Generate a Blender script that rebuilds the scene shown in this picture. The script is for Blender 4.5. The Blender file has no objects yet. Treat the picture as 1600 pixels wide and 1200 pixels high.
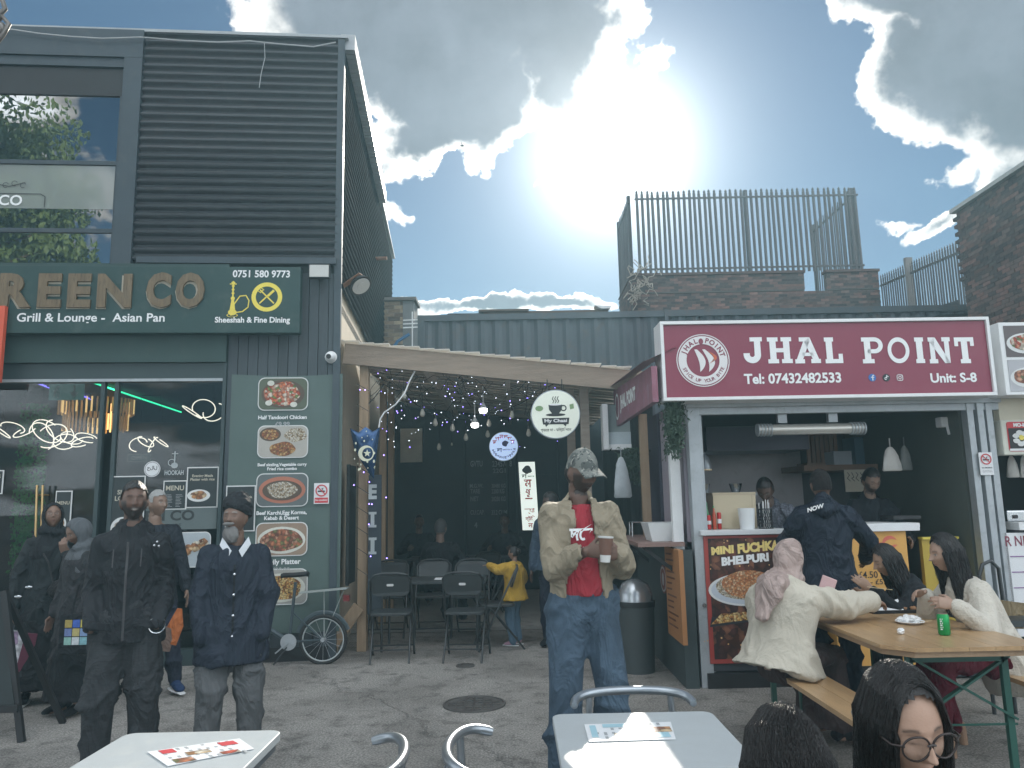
import bpy, math, random
import numpy as np
from mathutils import Vector, Matrix, Euler, noise
rnd = random.Random(7)
# ------------------------------------------------------------------ camera, sky, sun, exposure
FPX, CH = 1190.0, 1.55
PITCH, ROLL = math.atan(185/FPX), math.radians(1.15)
fw = Vector((0, math.cos(PITCH), math.sin(PITCH)))
_u = Vector((0, -math.sin(PITCH), math.cos(PITCH))); _r = Vector((1, 0, 0))
rt = _r*math.cos(ROLL) - _u*math.sin(ROLL)
up = _u*math.cos(ROLL) + _r*math.sin(ROLL)
def ray(px, py): return (fw*FPX + rt*(px-800) + up*(600-py)).normalized()
def at(px, py, D):
    d = ray(px, py); return Vector((0, 0, CH)) + d*(D/d.y)
def atz(px, py, z):
    d = ray(px, py); return Vector((0, 0, CH)) + d*((z-CH)/d.z)
SC = bpy.context.scene
cd = bpy.data.cameras.new('camera'); cam = bpy.data.objects.new('camera', cd); SC.collection.objects.link(cam)
cd.sensor_width = 36; cd.lens = 36*FPX/1600; cd.clip_start = 0.05; cd.clip_end = 4000
cam.matrix_world = Matrix(((rt.x, up.x, -fw.x, 0), (rt.y, up.y, -fw.y, 0), (rt.z, up.z, -fw.z, CH), (0, 0, 0, 1)))
SC.camera = cam
SC.view_settings.view_transform = 'Standard'; SC.view_settings.look = 'None'
SC.view_settings.exposure = 1.02; SC.view_settings.gamma = 1; SC.view_settings.use_curve_mapping = False
SUN = ray(958, 238)
S_EL, S_AZ = math.asin(SUN.z), math.atan2(SUN.x, SUN.y)
ld = bpy.data.lights.new('sun', 'SUN'); ld.energy = 2.6; ld.angle = math.radians(0.5); ld.color = (1, .93, .82)
lo = bpy.data.objects.new('sun', ld); SC.collection.objects.link(lo)
lo.rotation_euler = (-SUN).to_track_quat('-Z', 'Y').to_euler(); lo.location = (0, 0, 30)
W = bpy.data.worlds.new('World'); SC.world = W; W.use_nodes = True
class NT:
    """tiny node helper"""
    def __init__(s, nt): s.nt = nt; s.nt.nodes.clear()
    def n(s, t, **k):
        x = s.nt.nodes.new(t)
        for a, b in k.items():
            if a == 'op': x.operation = b
            elif a.startswith('i_'): x.inputs[int(a[2:])].default_value = b
            else: setattr(x, a, b)
        return x
    def l(s, a, b): s.nt.links.new(a, b)
    def m(s, op, a, b=None, c=None, clamp=False):
        x = s.nt.nodes.new('ShaderNodeMath'); x.operation = op; x.use_clamp = clamp
        for i, v in enumerate((a, b, c)):
            if v is None: continue
            if isinstance(v, (int, float)): x.inputs[i].default_value = v
            else: s.l(v, x.inputs[i])
        return x.outputs[0]
    def v(s, op, a, b=None, sc=None):
        x = s.nt.nodes.new('ShaderNodeVectorMath'); x.operation = op
        for i, q in enumerate((a, b)):
            if q is None: continue
            if isinstance(q, (tuple, list, Vector)): x.inputs[i].default_value = tuple(q)
            else: s.l(q, x.inputs[i])
        if sc is not None:
            if isinstance(sc, (int, float)): x.inputs['Scale'].default_value = sc
            else: s.l(sc, x.inputs['Scale'])
        return x
    def ss(s, v, lo, hi, a=0., b=1.):
        x = s.nt.nodes.new('ShaderNodeMapRange'); x.interpolation_type = 'SMOOTHSTEP'
        s.l(v, x.inputs[0])
        for i, q in zip((1, 2, 3, 4), (lo, hi, a, b)): x.inputs[i].default_value = q
        return x.outputs[0]
    def mix(s, f, a, b, mode='MIX'):
        x = s.nt.nodes.new('ShaderNodeMix'); x.data_type = 'RGBA'; x.blend_type = mode
        for soc, q in ((x.inputs[0], f), (x.inputs[6], a), (x.inputs[7], b)):
            if isinstance(q, (int, float)): soc.default_value = q
            elif isinstance(q, (tuple, list)): soc.default_value = tuple(q)[:3] + (1,)
            else: s.l(q, soc)
        return x.outputs[2]
    def noise(s, vec, scale, detail=4, rough=.5, out=0, dist=0.):
        x = s.nt.nodes.new('ShaderNodeTexNoise')
        x.inputs['Scale'].default_value = scale; x.inputs['Detail'].default_value = detail
        x.inputs['Roughness'].default_value = rough; x.inputs['Distortion'].default_value = dist
        if vec is not None: s.l(vec, x.inputs['Vector'])
        return x.outputs[out]
def azel(px, py):
    d = ray(px, py); return math.atan2(d.x, d.y), math.asin(d.z)
def build_sky():
    t = NT(W.node_tree)
    tc = t.n('ShaderNodeTexCoord'); d = tc.outputs['Generated']
    sky = t.n('ShaderNodeTexSky', sky_type='NISHITA', sun_disc=False, sun_elevation=S_EL, sun_rotation=S_AZ, air_density=1.0, dust_density=.12, ozone_density=3.2)
    sky.altitude = 50
    col = sky.outputs[0]
    # exposure-friendly compression of the bright horizon glare, then the aureole round the sun
    hsv = t.n('ShaderNodeHueSaturation'); hsv.inputs['Saturation'].default_value = 1.12; t.l(col, hsv.inputs['Color']); col = hsv.outputs[0]
    sk = t.v('SCALE', col, sc=.42).outputs[0]
    sep = t.n('ShaderNodeSeparateXYZ'); t.l(d, sep.inputs[0])
    az = t.m('ARCTAN2', sep.outputs[0], sep.outputs[1]); el = t.m('ARCSINE', sep.outputs[2])
    nz = t.n('ShaderNodeTexNoise'); nz.inputs['Scale'].default_value = 5; nz.inputs['Detail'].default_value = 9; nz.inputs['Roughness'].default_value = .58; t.l(d, nz.inputs['Vector'])
    sp = t.n('ShaderNodeSeparateColor'); t.l(nz.outputs['Color'], sp.inputs[0])
    fn_ = t.n('ShaderNodeTexNoise'); fn_.inputs['Scale'].default_value = 17; fn_.inputs['Detail'].default_value = 9; fn_.inputs['Roughness'].default_value = .62; t.l(d, fn_.inputs['Vector'])
    sf_ = t.n('ShaderNodeSeparateColor'); t.l(fn_.outputs['Color'], sf_.inputs[0])
    az0, el0 = az, el; az = t.m('MULTIPLY_ADD', t.m('SUBTRACT', sf_.outputs[0], .5), .085, az); el = t.m('MULTIPLY_ADD', t.m('SUBTRACT', sf_.outputs[1], .5), .05, el)
    azd = t.m('ADD', az, t.m('MULTIPLY', t.m('SUBTRACT', sp.outputs[0], .5), .22))
    eld = t.m('ADD', el, t.m('MULTIPLY', t.m('SUBTRACT', sp.outputs[1], .5), .22))
    blobs = [  # centre px, py, half width px, half height px, tilt (degrees)
        (640, 20, 290, 160, 0), (720, 160, 190, 120, -8), (880, 60, 150, 130, -25), (680, -120, 330, 170, 0), (640, 240, 110, 50, 0),
        (1450, -60, 175, 100, 12), (1560, 40, 185, 115, 25), (1600, 150, 95, 72, 20), (1700, 40, 200, 200, 0),
        (1490, 272, 38, 26, 20), (1580, 280, 60, 36, 30), (1460, 356, 55, 14, 10), (1385, 357, 26, 7, 0), (1030, 90, 24, 44, -20),
        (595, 338, 40, 24, 10), (628, 345, 24, 12, -15), (750, 482, 120, 15, 0), (860, 478, 110, 14, 0), (640, 490, 50, 12, 0), (1470, 205, 20, 12, 0), (590, 268, 50, 26, 0), (850, 298, 16, 5, 0)]
    F = None
    for (px, py, w, h, tilt) in blobs:
        a0, e0 = azel(px, py); sa, se = w/FPX, h/FPX
        c, s_ = math.cos(math.radians(tilt)), math.sin(math.radians(tilt))
        da, de = t.m('SUBTRACT', azd if w > 70 else t.m('MULTIPLY_ADD', t.m('SUBTRACT', sp.outputs[0], .5), .1, az), a0), t.m('SUBTRACT', eld if w > 70 and h > 20 else t.m('MULTIPLY_ADD', t.m('SUBTRACT', sp.outputs[1], .5), .06, el), e0)
        u = t.m('ADD', t.m('MULTIPLY', da, c/sa), t.m('MULTIPLY', de, s_/sa))
        v = t.m('ADD', t.m('MULTIPLY', de, c/se), t.m('MULTIPLY', da, -s_/se))
        r = t.m('SQRT', t.m('ADD', t.m('MULTIPLY', u, u), t.m('MULTIPLY', v, v)))
        f = t.m('MULTIPLY', t.m('SUBTRACT', 1, r), min(1, max(sa, se)*6))
        F = f if F is None else t.m('SMOOTH_MAX', F, f, .06)
    # clouds over the rest of the sky (same sky continues outside the frame)
    zz = t.m('ADD', t.m('MAXIMUM', sep.outputs[2], 0), .25)
    pv = t.n('ShaderNodeCombineXYZ')
    t.l(t.m('DIVIDE', sep.outputs[0], zz), pv.inputs[0]); t.l(t.m('DIVIDE', sep.outputs[1], zz), pv.inputs[1])
    g = t.m('MULTIPLY', t.m('SUBTRACT', t.noise(pv.outputs[0], 1.1, 8, .55), .44), 3.2)
    far = t.m('MAXIMUM', t.ss(t.m('ABSOLUTE', az), .72, .95), t.ss(el, .78, .98))
    g = t.m('SUBTRACT', g, t.m('MULTIPLY', t.m('SUBTRACT', 1, far), 4))
    F = t.m('MAXIMUM', F, g)
    fine = t.noise(d, 22, 8, .6)
    F = t.m('ADD', F, t.m('MULTIPLY', t.m('SUBTRACT', fine, .5), .26))
    dens = t.ss(F, 0.0, .075); thick = t.ss(F, .05, .34)
    dt = t.v('DOT_PRODUCT', d, SUN).outputs['Value']
    away = t.ss(dt, .75, -.2)
    ang = t.m('ARCCOSINE', t.m('MINIMUM', dt, 1))
    near = t.m('EXPONENT', t.m('MULTIPLY', ang, -3.2))
    rim = t.v('SCALE', (1.0, .975, .93), sc=t.m('MULTIPLY_ADD', near, 1.4, .36)).outputs[0]
    mott = t.ss(t.noise(d, 9, 6, .6), .3, .7, .8, 1.2)
    core = t.mix(away, (.115,.13,.155), (1.45,1.55,1.65))
    core = t.v('SCALE', core, sc=mott).outputs[0]
    ccol = t.mix(thick, rim, core)
    skc = t.v('SCALE', sk, sc=.068).outputs[0]
    gl = t.m('ADD', t.m('MULTIPLY', t.m('EXPONENT', t.m('MULTIPLY', ang, -1/.043)), 3.2), t.m('MULTIPLY', t.m('EXPONENT', t.m('MULTIPLY', ang, -1/.20)), .20))
    glow = t.v('SCALE', (.93, .985, 1), sc=gl).outputs[0]
    skc = t.v('ADD', skc, glow).outputs[0]
    ccol = t.v('ADD', ccol, t.v('SCALE', glow, sc=.55).outputs[0]).outputs[0]
    out = t.mix(dens, skc, ccol)
    bg = t.n('ShaderNodeBackground'); bg.inputs['Strength'].default_value = .1
    t.l(t.v('SCALE', out, sc=10.).outputs[0], bg.inputs['Color'])
    o = t.n('ShaderNodeOutputWorld'); t.l(bg.outputs[0], o.inputs[0])
build_sky()
W.cycles.sampling_method = 'MANUAL'; W.cycles.sample_map_resolution = 1024
# ------------------------------------------------------------------ helpers
TMP = bpy.data.scenes.new('tmp'); TVL = TMP.view_layers[0]
def evalmesh(o):
    TMP.collection.objects.link(o); TVL.update()
    m = bpy.data.meshes.new_from_object(o.evaluated_get(TVL.depsgraph)); d = o.data
    bpy.data.objects.remove(o); (bpy.data.meshes if isinstance(d, bpy.types.Mesh) else bpy.data.curves).remove(d)
    return m
class MB:
    def __init__(s): s.v = []; s.f = []; s.mi = []
    def add(s, vs, fs, mi=0):
        b = len(s.v); s.v += [tuple(p) for p in vs]; s.f += [tuple(i+b for i in f) for f in fs]; s.mi += [mi]*len(fs); return s
    def join(s, o, M=None, mi=None):
        b = len(s.v); s.v += [tuple(M @ Vector(p)) if M else p for p in o.v]
        s.f += [tuple(i+b for i in f) for f in o.f]; s.mi += (o.mi if mi is None else [mi]*len(o.f)); return s
    def box(s, x0, x1, y0, y1, z0, z1, mi=0):
        if x0 > x1: x0, x1 = x1, x0
        if y0 > y1: y0, y1 = y1, y0
        if z0 > z1: z0, z1 = z1, z0
        return s.add([(x0,y0,z0),(x1,y0,z0),(x1,y1,z0),(x0,y1,z0),(x0,y0,z1),(x1,y0,z1),(x1,y1,z1),(x0,y1,z1)],
                     [(0,3,2,1),(4,5,6,7),(0,1,5,4),(1,2,6,5),(2,3,7,6),(3,0,4,7)], mi)
    def beam(s, p0, p1, w, h, upv=(0,0,1), mi=0):
        p0, p1 = Vector(p0), Vector(p1); d = (p1-p0).normalized(); sd = d.cross(Vector(upv))
        if sd.length < 1e-4: sd = d.cross(Vector((1,0,0)))
        sd.normalize(); u = sd.cross(d)
        vs = [p + sd*a*w/2 + u*b*h/2 for p in (p0, p1) for a, b in ((-1,-1),(1,-1),(1,1),(-1,1))]
        return s.add(vs, [(0,1,2,3),(7,6,5,4),(0,4,5,1),(1,5,6,2),(2,6,7,3),(3,7,4,0)], mi)
    def loft(s, rings, mi=0, cap=True, closed=True):
        n = len(rings[0]); vs = [p for r in rings for p in r]; fs = []
        for i in range(len(rings)-1):
            for j in range(n if closed else n-1):
                a, b = i*n+j, i*n+(j+1) % n; fs.append((a, b, b+n, a+n))
        if cap and closed: fs += [tuple(range(n))[::-1], tuple(range((len(rings)-1)*n, len(rings)*n))]
        return s.add(vs, fs, mi)
    def tube(s, pts, r, n=8, mi=0, cap=True, side=None, sq=1.0):
        pts = [Vector(p) for p in pts]; rings = []; prev = None
        for i, p in enumerate(pts):
            d = (pts[min(i+1, len(pts)-1)] - pts[max(i-1, 0)]).normalized()
            a = prev if prev is not None else (Vector(side) if side is not None else (Vector((0,0,1)) if abs(d.z) < .9 else Vector((1,0,0))))
            if side is not None: a = Vector(side)
            a = (a - d*a.dot(d)); a = a.normalized() if a.length > 1e-5 else d.orthogonal().normalized()
            prev = a; b = d.cross(a)
            ri = r[i] if isinstance(r, (list, tuple)) else r
            ra, rb = ri if isinstance(ri, (list, tuple)) else (ri, ri*sq)
            rings.append([p + a*ra*math.cos(2*math.pi*k/n) + b*rb*math.sin(2*math.pi*k/n) for k in range(n)])
        return s.loft(rings, mi, cap)
    def cyl(s, p0, p1, r0, r1=None, n=12, mi=0): return s.tube([p0, p1], [r0, r0 if r1 is None else r1], n, mi)
    def lathe(s, c, prof, n=16, mi=0, axis='z'):
        rings = []
        for (r, h) in prof:
            rg = []
            for k in range(n):
                a = 2*math.pi*k/n; x, y = max(r, 1e-4)*math.cos(a), max(r, 1e-4)*math.sin(a)
                p = (x, y, h) if axis == 'z' else ((x, h, y) if axis == 'y' else (h, x, y))
                rg.append((c[0]+p[0], c[1]+p[1], c[2]+p[2]))
            rings.append(rg)
        return s.loft(rings, mi)
    def ell(s, c, r, n=12, m=8, mi=0, R=None):
        rings = []
        for i in range(m+1):
            t = -math.pi/2 + math.pi*min(max(i/m, .02), .98)
            rg = []
            for k in range(n):
                a = 2*math.pi*k/n; p = Vector((r[0]*math.cos(t)*math.cos(a), r[1]*math.cos(t)*math.sin(a), r[2]*math.sin(t)))
                if R: p = R @ p
                rg.append(Vector(c)+p)
            rings.append(rg)
        return s.loft(rings, mi)
    def caps(s, p0, p1, r0, r1, n=14, m=4, sq=1.0, side=None, mi=0):
        """round cone"""
        p0, p1 = Vector(p0), Vector(p1); d = (p1-p0); L = d.length; d = d.normalized() if L > 1e-6 else Vector((0,0,1))
        pts, rs = [], []
        for i in range(m+1):
            t = math.pi/2*i/m*.97+.03; pts.append(p0 - d*r0*math.cos(t)); rs.append(r0*math.sin(t))
        for i in range(m+1):
            t = math.pi/2*(1-i/m)*.97+.03; pts.append(p1 + d*r1*math.cos(t)); rs.append(r1*math.sin(t))
        return s.tube(pts, [(r, r*sq) for r in rs], n, mi, side=side)
    def poly(s, pts2, f, thick, mi=0):
        """extrude a 2D polygon; f maps (a, b, t) to a point"""
        n = len(pts2)
        vs = [f(a, b, 0) for a, b in pts2] + [f(a, b, thick) for a, b in pts2]
        return s.add(vs, [tuple(range(n)), tuple(range(n, 2*n))[::-1]] + [(i, i+n, (i+1) % n+n, (i+1) % n) for i in range(n)], mi)
    def bounds(s):
        a = np.array(s.v); return a.min(0), a.max(0)
    def mesh(s, name, mats, off=(0,0,0), smooth=False):
        m = bpy.data.meshes.new(name); o = off
        m.from_pydata([(p[0]-o[0], p[1]-o[1], p[2]-o[2]) for p in s.v], [], s.f)
        mats = mats if isinstance(mats, (list, tuple)) else [mats]
        for q in mats: m.materials.append(q)
        if len(mats) > 1: m.polygons.foreach_set('material_index', s.mi)
        fixn(m)
        if smooth: m.polygons.foreach_set('use_smooth', [True]*len(m.polygons)); m.set_sharp_from_angle(angle=math.radians(smooth if smooth is not True else 40))
        return m
import bmesh
def fixn(m):
    b = bmesh.new(); b.from_mesh(m); bmesh.ops.recalc_face_normals(b, faces=b.faces); b.to_mesh(m); b.free()
class Frame:
    def __init__(s, o=(0,0,0), a=0): s.M = Matrix.Translation(Vector(o)) @ Matrix.Rotation(a, 4, 'Z'); s.a = a; s.I = s.M.inverted()
    def hit(s, px, py, v=0.0):
        """pixel to (u, z) on the plane local y = v"""
        o = s.I @ Vector((0,0,CH)); d = s.I.to_3x3() @ ray(px, py); t = (v-o.y)/d.y; p = o+d*t; return p.x, p.z
    def rect(s, x0, y0, x1, y1, v=0.0):
        a = s.hit(x0, y0, v); b = s.hit(x1, y1, v); return a[0], b[0], b[1], a[1]     # u0,u1,z0,z1
WF = Frame()
CUR = {}
def tag(o, label=None, cat=None, group=None, kind=None):
    if label: o['label'] = label
    if cat: o['category'] = cat
    if group: o['group'] = group
    if kind: o['kind'] = kind
    return o
def thing(name, label, cat, c=(0,0,0), fr=WF, group=None, kind=None):
    o = bpy.data.objects.new(name, None); SC.collection.objects.link(o); o.empty_display_size = .1
    o.matrix_world = fr.M @ Matrix.Translation(Vector(c)); tag(o, label, cat, group, kind); CUR[o] = tuple(c); return o
def obj(name, mb, mats, parent=None, smooth=False, bevel=0, label=None):
    """link geometry (given in the frame of its thing) as a child mesh object"""
    root = parent
    while root is not None and root not in CUR: root = root.parent
    c = CUR[root] if root is not None else (0,0,0)
    m = mb.mesh(name, mats, c, smooth) if isinstance(mb, MB) else mb
    o = bpy.data.objects.new(name, m); SC.collection.objects.link(o)
    if parent: o.parent = parent
    if bevel:
        b = o.modifiers.new('b', 'BEVEL'); b.width = bevel; b.segments = 2; b.limit_method = 'ANGLE'
    if label: o['label'] = label
    return o
def solo(name, label, cat, mb, mats, fr=WF, group=None, kind=None, smooth=False, bevel=0):
    """a thing that is one mesh"""
    lo_, hi = mb.bounds(); c = ((lo_[0]+hi[0])/2, (lo_[1]+hi[1])/2, lo_[2])
    o = bpy.data.objects.new(name, mb.mesh(name, mats, c, smooth)); SC.collection.objects.link(o)
    o.matrix_world = fr.M @ Matrix.Translation(Vector(c)); CUR[o] = c
    if bevel:
        b = o.modifiers.new('b', 'BEVEL'); b.width = bevel; b.segments = 2; b.limit_method = 'ANGLE'
    return tag(o, label, cat, group, kind)
def dup(o, parent=None):
    c = o.copy(); SC.collection.objects.link(c)
    if parent: c.parent = parent
    for ch in list(o.children): dup(ch, c)
    return c
# ------------------------------------------------------------------ materials
MC = {}
def mat(name, col, rough=.65, metal=0, var=.18, vs=3., bump=.25, bs=60., spec=.5, dirt=0, dcol=(.05,.05,.045), stretch=None, coat=0, hue=0, trans=0, sub=0, attr=None, fold=0):
    if name in MC: return MC[name]
    m = bpy.data.materials.new(name); m.use_nodes = True; t = NT(m.node_tree); MC[name] = m
    tc = t.n('ShaderNodeTexCoord'); vec = tc.outputs['Object']
    if stretch:
        mp = t.n('ShaderNodeMapping'); mp.inputs['Scale'].default_value = stretch; t.l(vec, mp.inputs[0]); vec = mp.outputs[0]
    p = t.n('ShaderNodeBsdfPrincipled'); o = t.n('ShaderNodeOutputMaterial'); t.l(p.outputs[0], o.inputs[0])
    p.inputs['Roughness'].default_value = rough; p.inputs['Metallic'].default_value = metal
    p.inputs['Specular IOR Level'].default_value = spec; p.inputs['Coat Weight'].default_value = coat
    if sub: p.inputs['Subsurface Weight'].default_value = sub; p.inputs['Subsurface Scale'].default_value = .01
    if attr:
        a = t.n('ShaderNodeVertexColor', layer_name=attr); base = a.outputs[0]
    else: base = tuple(col)
    n1 = t.noise(vec, vs, 6, .6)
    oi = t.n('ShaderNodeObjectInfo')
    k = t.m('MULTIPLY_ADD', t.m('SUBTRACT', n1, .5), var*2.4, 1.0)
    if hue: k = t.m('MULTIPLY', k, t.m('MULTIPLY_ADD', t.m('SUBTRACT', oi.outputs['Random'], .5), hue, 1.0))
    sc = t.n('ShaderNodeVectorMath', op='SCALE')
    if attr: t.l(base, sc.inputs[0])
    else: sc.inputs[0].default_value = base
    t.l(k, sc.inputs['Scale']); c = sc.outputs[0]
    if dirt:
        dn = t.ss(t.noise(vec, vs*2.3, 8, .65, dist=.4), .5, .72)
        c = t.mix(t.m('MULTIPLY', dn, dirt), c, dcol)
        t.l(t.m('MULTIPLY_ADD', dn, .25*dirt, rough, clamp=True), p.inputs['Roughness'])
    t.l(c, p.inputs['Base Color'])
    if bump:
        b = t.n('ShaderNodeBump'); b.inputs['Strength'].default_value = bump; b.inputs['Distance'].default_value = .01
        t.l(t.noise(vec, bs, 4, .6), b.inputs['Height']); t.l(b.outputs[0], p.inputs['Normal'])
        if fold:
            mp2 = t.n('ShaderNodeMapping'); mp2.inputs['Scale'].default_value = (1, 1, .6); mp2.inputs['Rotation'].default_value = (.4, .5, .2); t.l(tc.outputs['Object'], mp2.inputs[0])
            rid = t.m('ABSOLUTE', t.m('SUBTRACT', t.noise(mp2.outputs[0], 7, 3, .5, dist=.9), .5)); b2 = t.n('ShaderNodeBump'); b2.inputs['Strength'].default_value = fold; b2.inputs['Distance'].default_value = .09
            t.l(t.m('POWER', t.m('SUBTRACT', 1, t.m('MULTIPLY', rid, 2.4, clamp=True)), 2.2), b2.inputs['Height']); t.l(b2.outputs[0], b.inputs['Normal'])
    return m
def emat(name, col, e):
    if name in MC: return MC[name]
    m = mat(name, col, .5, bump=0); p = [n for n in m.node_tree.nodes if n.type == 'BSDF_PRINCIPLED'][0]
    p.inputs['Emission Color'].default_value = (*col, 1); p.inputs['Emission Strength'].default_value = e; return m
def glass(name, tint=(.8,.85,.85), rough=.0, refl=1.0):
    if name in MC: return MC[name]
    m = bpy.data.materials.new(name); m.use_nodes = True; t = NT(m.node_tree); MC[name] = m
    tr = t.n('ShaderNodeBsdfTransparent'); tr.inputs[0].default_value = (*tint, 1)
    gl = t.n('ShaderNodeBsdfGlossy'); gl.inputs['Roughness'].default_value = rough
    fr = t.n('ShaderNodeLayerWeight'); fr.inputs[0].default_value = .5; ff = t.m('MULTIPLY_ADD', t.m('POWER', fr.outputs['Facing'], 5), .95, .045)
    mx = t.n('ShaderNodeMixShader'); t.l(t.m('MULTIPLY', ff, refl, clamp=True), mx.inputs[0])
    t.l(tr.outputs[0], mx.inputs[1]); t.l(gl.outputs[0], mx.inputs[2])
    o = t.n('ShaderNodeOutputMaterial'); t.l(mx.outputs[0], o.inputs[0]); return m
def food(name, cols, scale=30, rough=.5):
    """flat print of food: clumps of the given colours"""
    if name in MC: return MC[name]
    m = bpy.data.materials.new(name); m.use_nodes = True; t = NT(m.node_tree); MC[name] = m
    tc = t.n('ShaderNodeTexCoord')
    nzv = t.v('ADD', tc.outputs['Object'], t.v('SCALE', t.noise(tc.outputs['Object'], scale*.7, 3, .6, out=1), sc=.6/scale*2).outputs[0]).outputs[0]
    vo = t.n('ShaderNodeTexVoronoi'); vo.inputs['Scale'].default_value = scale; t.l(nzv, vo.inputs['Vector'])
    sp = t.n('ShaderNodeSeparateColor'); t.l(vo.outputs['Color'], sp.inputs[0])
    r = t.n('ShaderNodeValToRGB'); t.l(sp.outputs[0], r.inputs[0]); r.color_ramp.interpolation = 'CONSTANT'
    e = r.color_ramp.elements; e[0].position = 0; e[0].color = (*cols[0], 1); e[1].position = 1/len(cols); e[1].color = (*cols[1], 1)
    for i in range(2, len(cols)): q = e.new(i/len(cols)); q.color = (*cols[i], 1)
    c = t.mix(t.ss(vo.outputs['Distance'], .1, .75), r.outputs[0], t.v('SCALE', r.outputs[0], sc=.45).outputs[0])
    p = t.n('ShaderNodeBsdfPrincipled'); p.inputs['Roughness'].default_value = rough; t.l(c, p.inputs['Base Color'])
    o = t.n('ShaderNodeOutputMaterial'); t.l(p.outputs[0], o.inputs[0]); return m
# ------------------------------------------------------------------ text and flat prints
_tx = {}
def glyphs(s, bold=0.0, space=1.0, line=1.0):
    k = (s, bold, space)
    if k not in _tx:
        c = bpy.data.curves.new('t', 'FONT'); c.body = s; c.size = 1; c.offset = bold; c.space_character = space; c.resolution_u = 3; c.space_line = line; c.align_x = 'CENTER'
        m = evalmesh(bpy.data.objects.new('t', c)); mb = MB()
        mb.add([v.co.copy() for v in m.vertices], [tuple(p.vertices) for p in m.polygons]); bpy.data.meshes.remove(m)
        a = np.array(mb.v) if mb.v else np.zeros((1,3)); _tx[k] = (mb, a.min(0), a.max(0))
    return _tx[k]
def text(mb, s, u0, u1, z0, z1, v, bold=0.0, space=1.0, mi=0, fit=False, f=None, line=1.0, th=.0):
    """lettering fitted in the rectangle (u0..u1, z0..z1) at depth v facing -y; f(u, z) may remap"""
    g, lo_, hi = glyphs(s, bold, space, line); w, h = hi[0]-lo_[0], hi[1]-lo_[1]
    sx = (u1-u0)/w; sz = (z1-z0)/h
    if not fit: sx = sz = min(sx, sz)
    cx, cz = (u0+u1)/2, (z0+z1)/2
    vs = []
    for p in g.v:
        a = cx + (p[0]-(lo_[0]+hi[0])/2)*sx; b = cz + (p[1]-(lo_[1]+hi[1])/2)*sz
        vs.append(f(a, b) if f else (a, v, b))
    mb.add(vs, g.f, mi); return mb
def rrect(u0, u1, z0, z1, r, n=5):
    pts = []
    for cx, cz, a0 in ((u1-r, z1-r, 0), (u0+r, z1-r, 90), (u0+r, z0+r, 180), (u1-r, z0+r, 270)):
        for k in range(n+1):
            a = math.radians(a0+90*k/n); pts.append((cx+r*math.cos(a), cz+r*math.sin(a)))
    return pts
def oval(cx, cz, rx, rz, n=28, w=0, seed=0):
    q = random.Random(seed); ph = [q.random()*6.28 for _ in range(4)]
    out = []
    for k in range(n):
        a = 2*math.pi*k/n; m = 1+w*sum(math.sin((j+2)*a+ph[j]) for j in range(4))/3
        out.append((cx+rx*m*math.cos(a), cz+rz*m*math.sin(a)))
    return out
def flat(mb, pts, v, th=.0015, mi=0): return mb.poly(pts, lambda a, b, t: (a, v-t, b), th, mi)
def ring(mb, cx, cz, r0, r1, v, mi=0, n=40, rz=1.0, a0=0, a1=360):
    vs = []; k_ = n
    for k in range(n+1):
        a = math.radians(a0+(a1-a0)*k/n)
        vs += [(cx+r0*math.cos(a), v, cz+r0*rz*math.sin(a)), (cx+r1*math.cos(a), v, cz+r1*rz*math.sin(a))]
    mb.add(vs, [(2*k, 2*k+1, 2*k+3, 2*k+2) for k in range(n)], mi); return mb
def line(mb, pts, w, v, mi=0):
    for (a, b), (c, d) in zip(pts, pts[1:]):
        L = math.hypot(c-a, d-b) or 1e-6; nx, nz = -(d-b)/L*w/2, (c-a)/L*w/2; ex, ez = (c-a)/L*w*.3, (d-b)/L*w*.3
        mb.add([(a-ex+nx, v, b-ez+nz), (c+ex+nx, v, d+ez+nz), (c+ex-nx, v, d+ez-nz), (a-ex-nx, v, b-ez-nz)], [(0,1,2,3)], mi)
    return mb
def no_smoking(mb, cx, cz, r, v, red, dark):
    line(mb, [(cx-r*.55, cz-r*.12), (cx+r*.5, cz-r*.12)], r*.22, v-.001, dark)
    line(mb, [(cx+r*.2, cz+r*.1), (cx+r*.05, cz+r*.3), (cx+r*.3, cz+r*.4)], r*.1, v-.001, dark)
    ring(mb, cx, cz, r*.8, r, v-.002, red, 28); line(mb, [(cx-r*.62, cz+r*.62), (cx+r*.62, cz-r*.62)], r*.17, v-.003, red)
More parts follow.
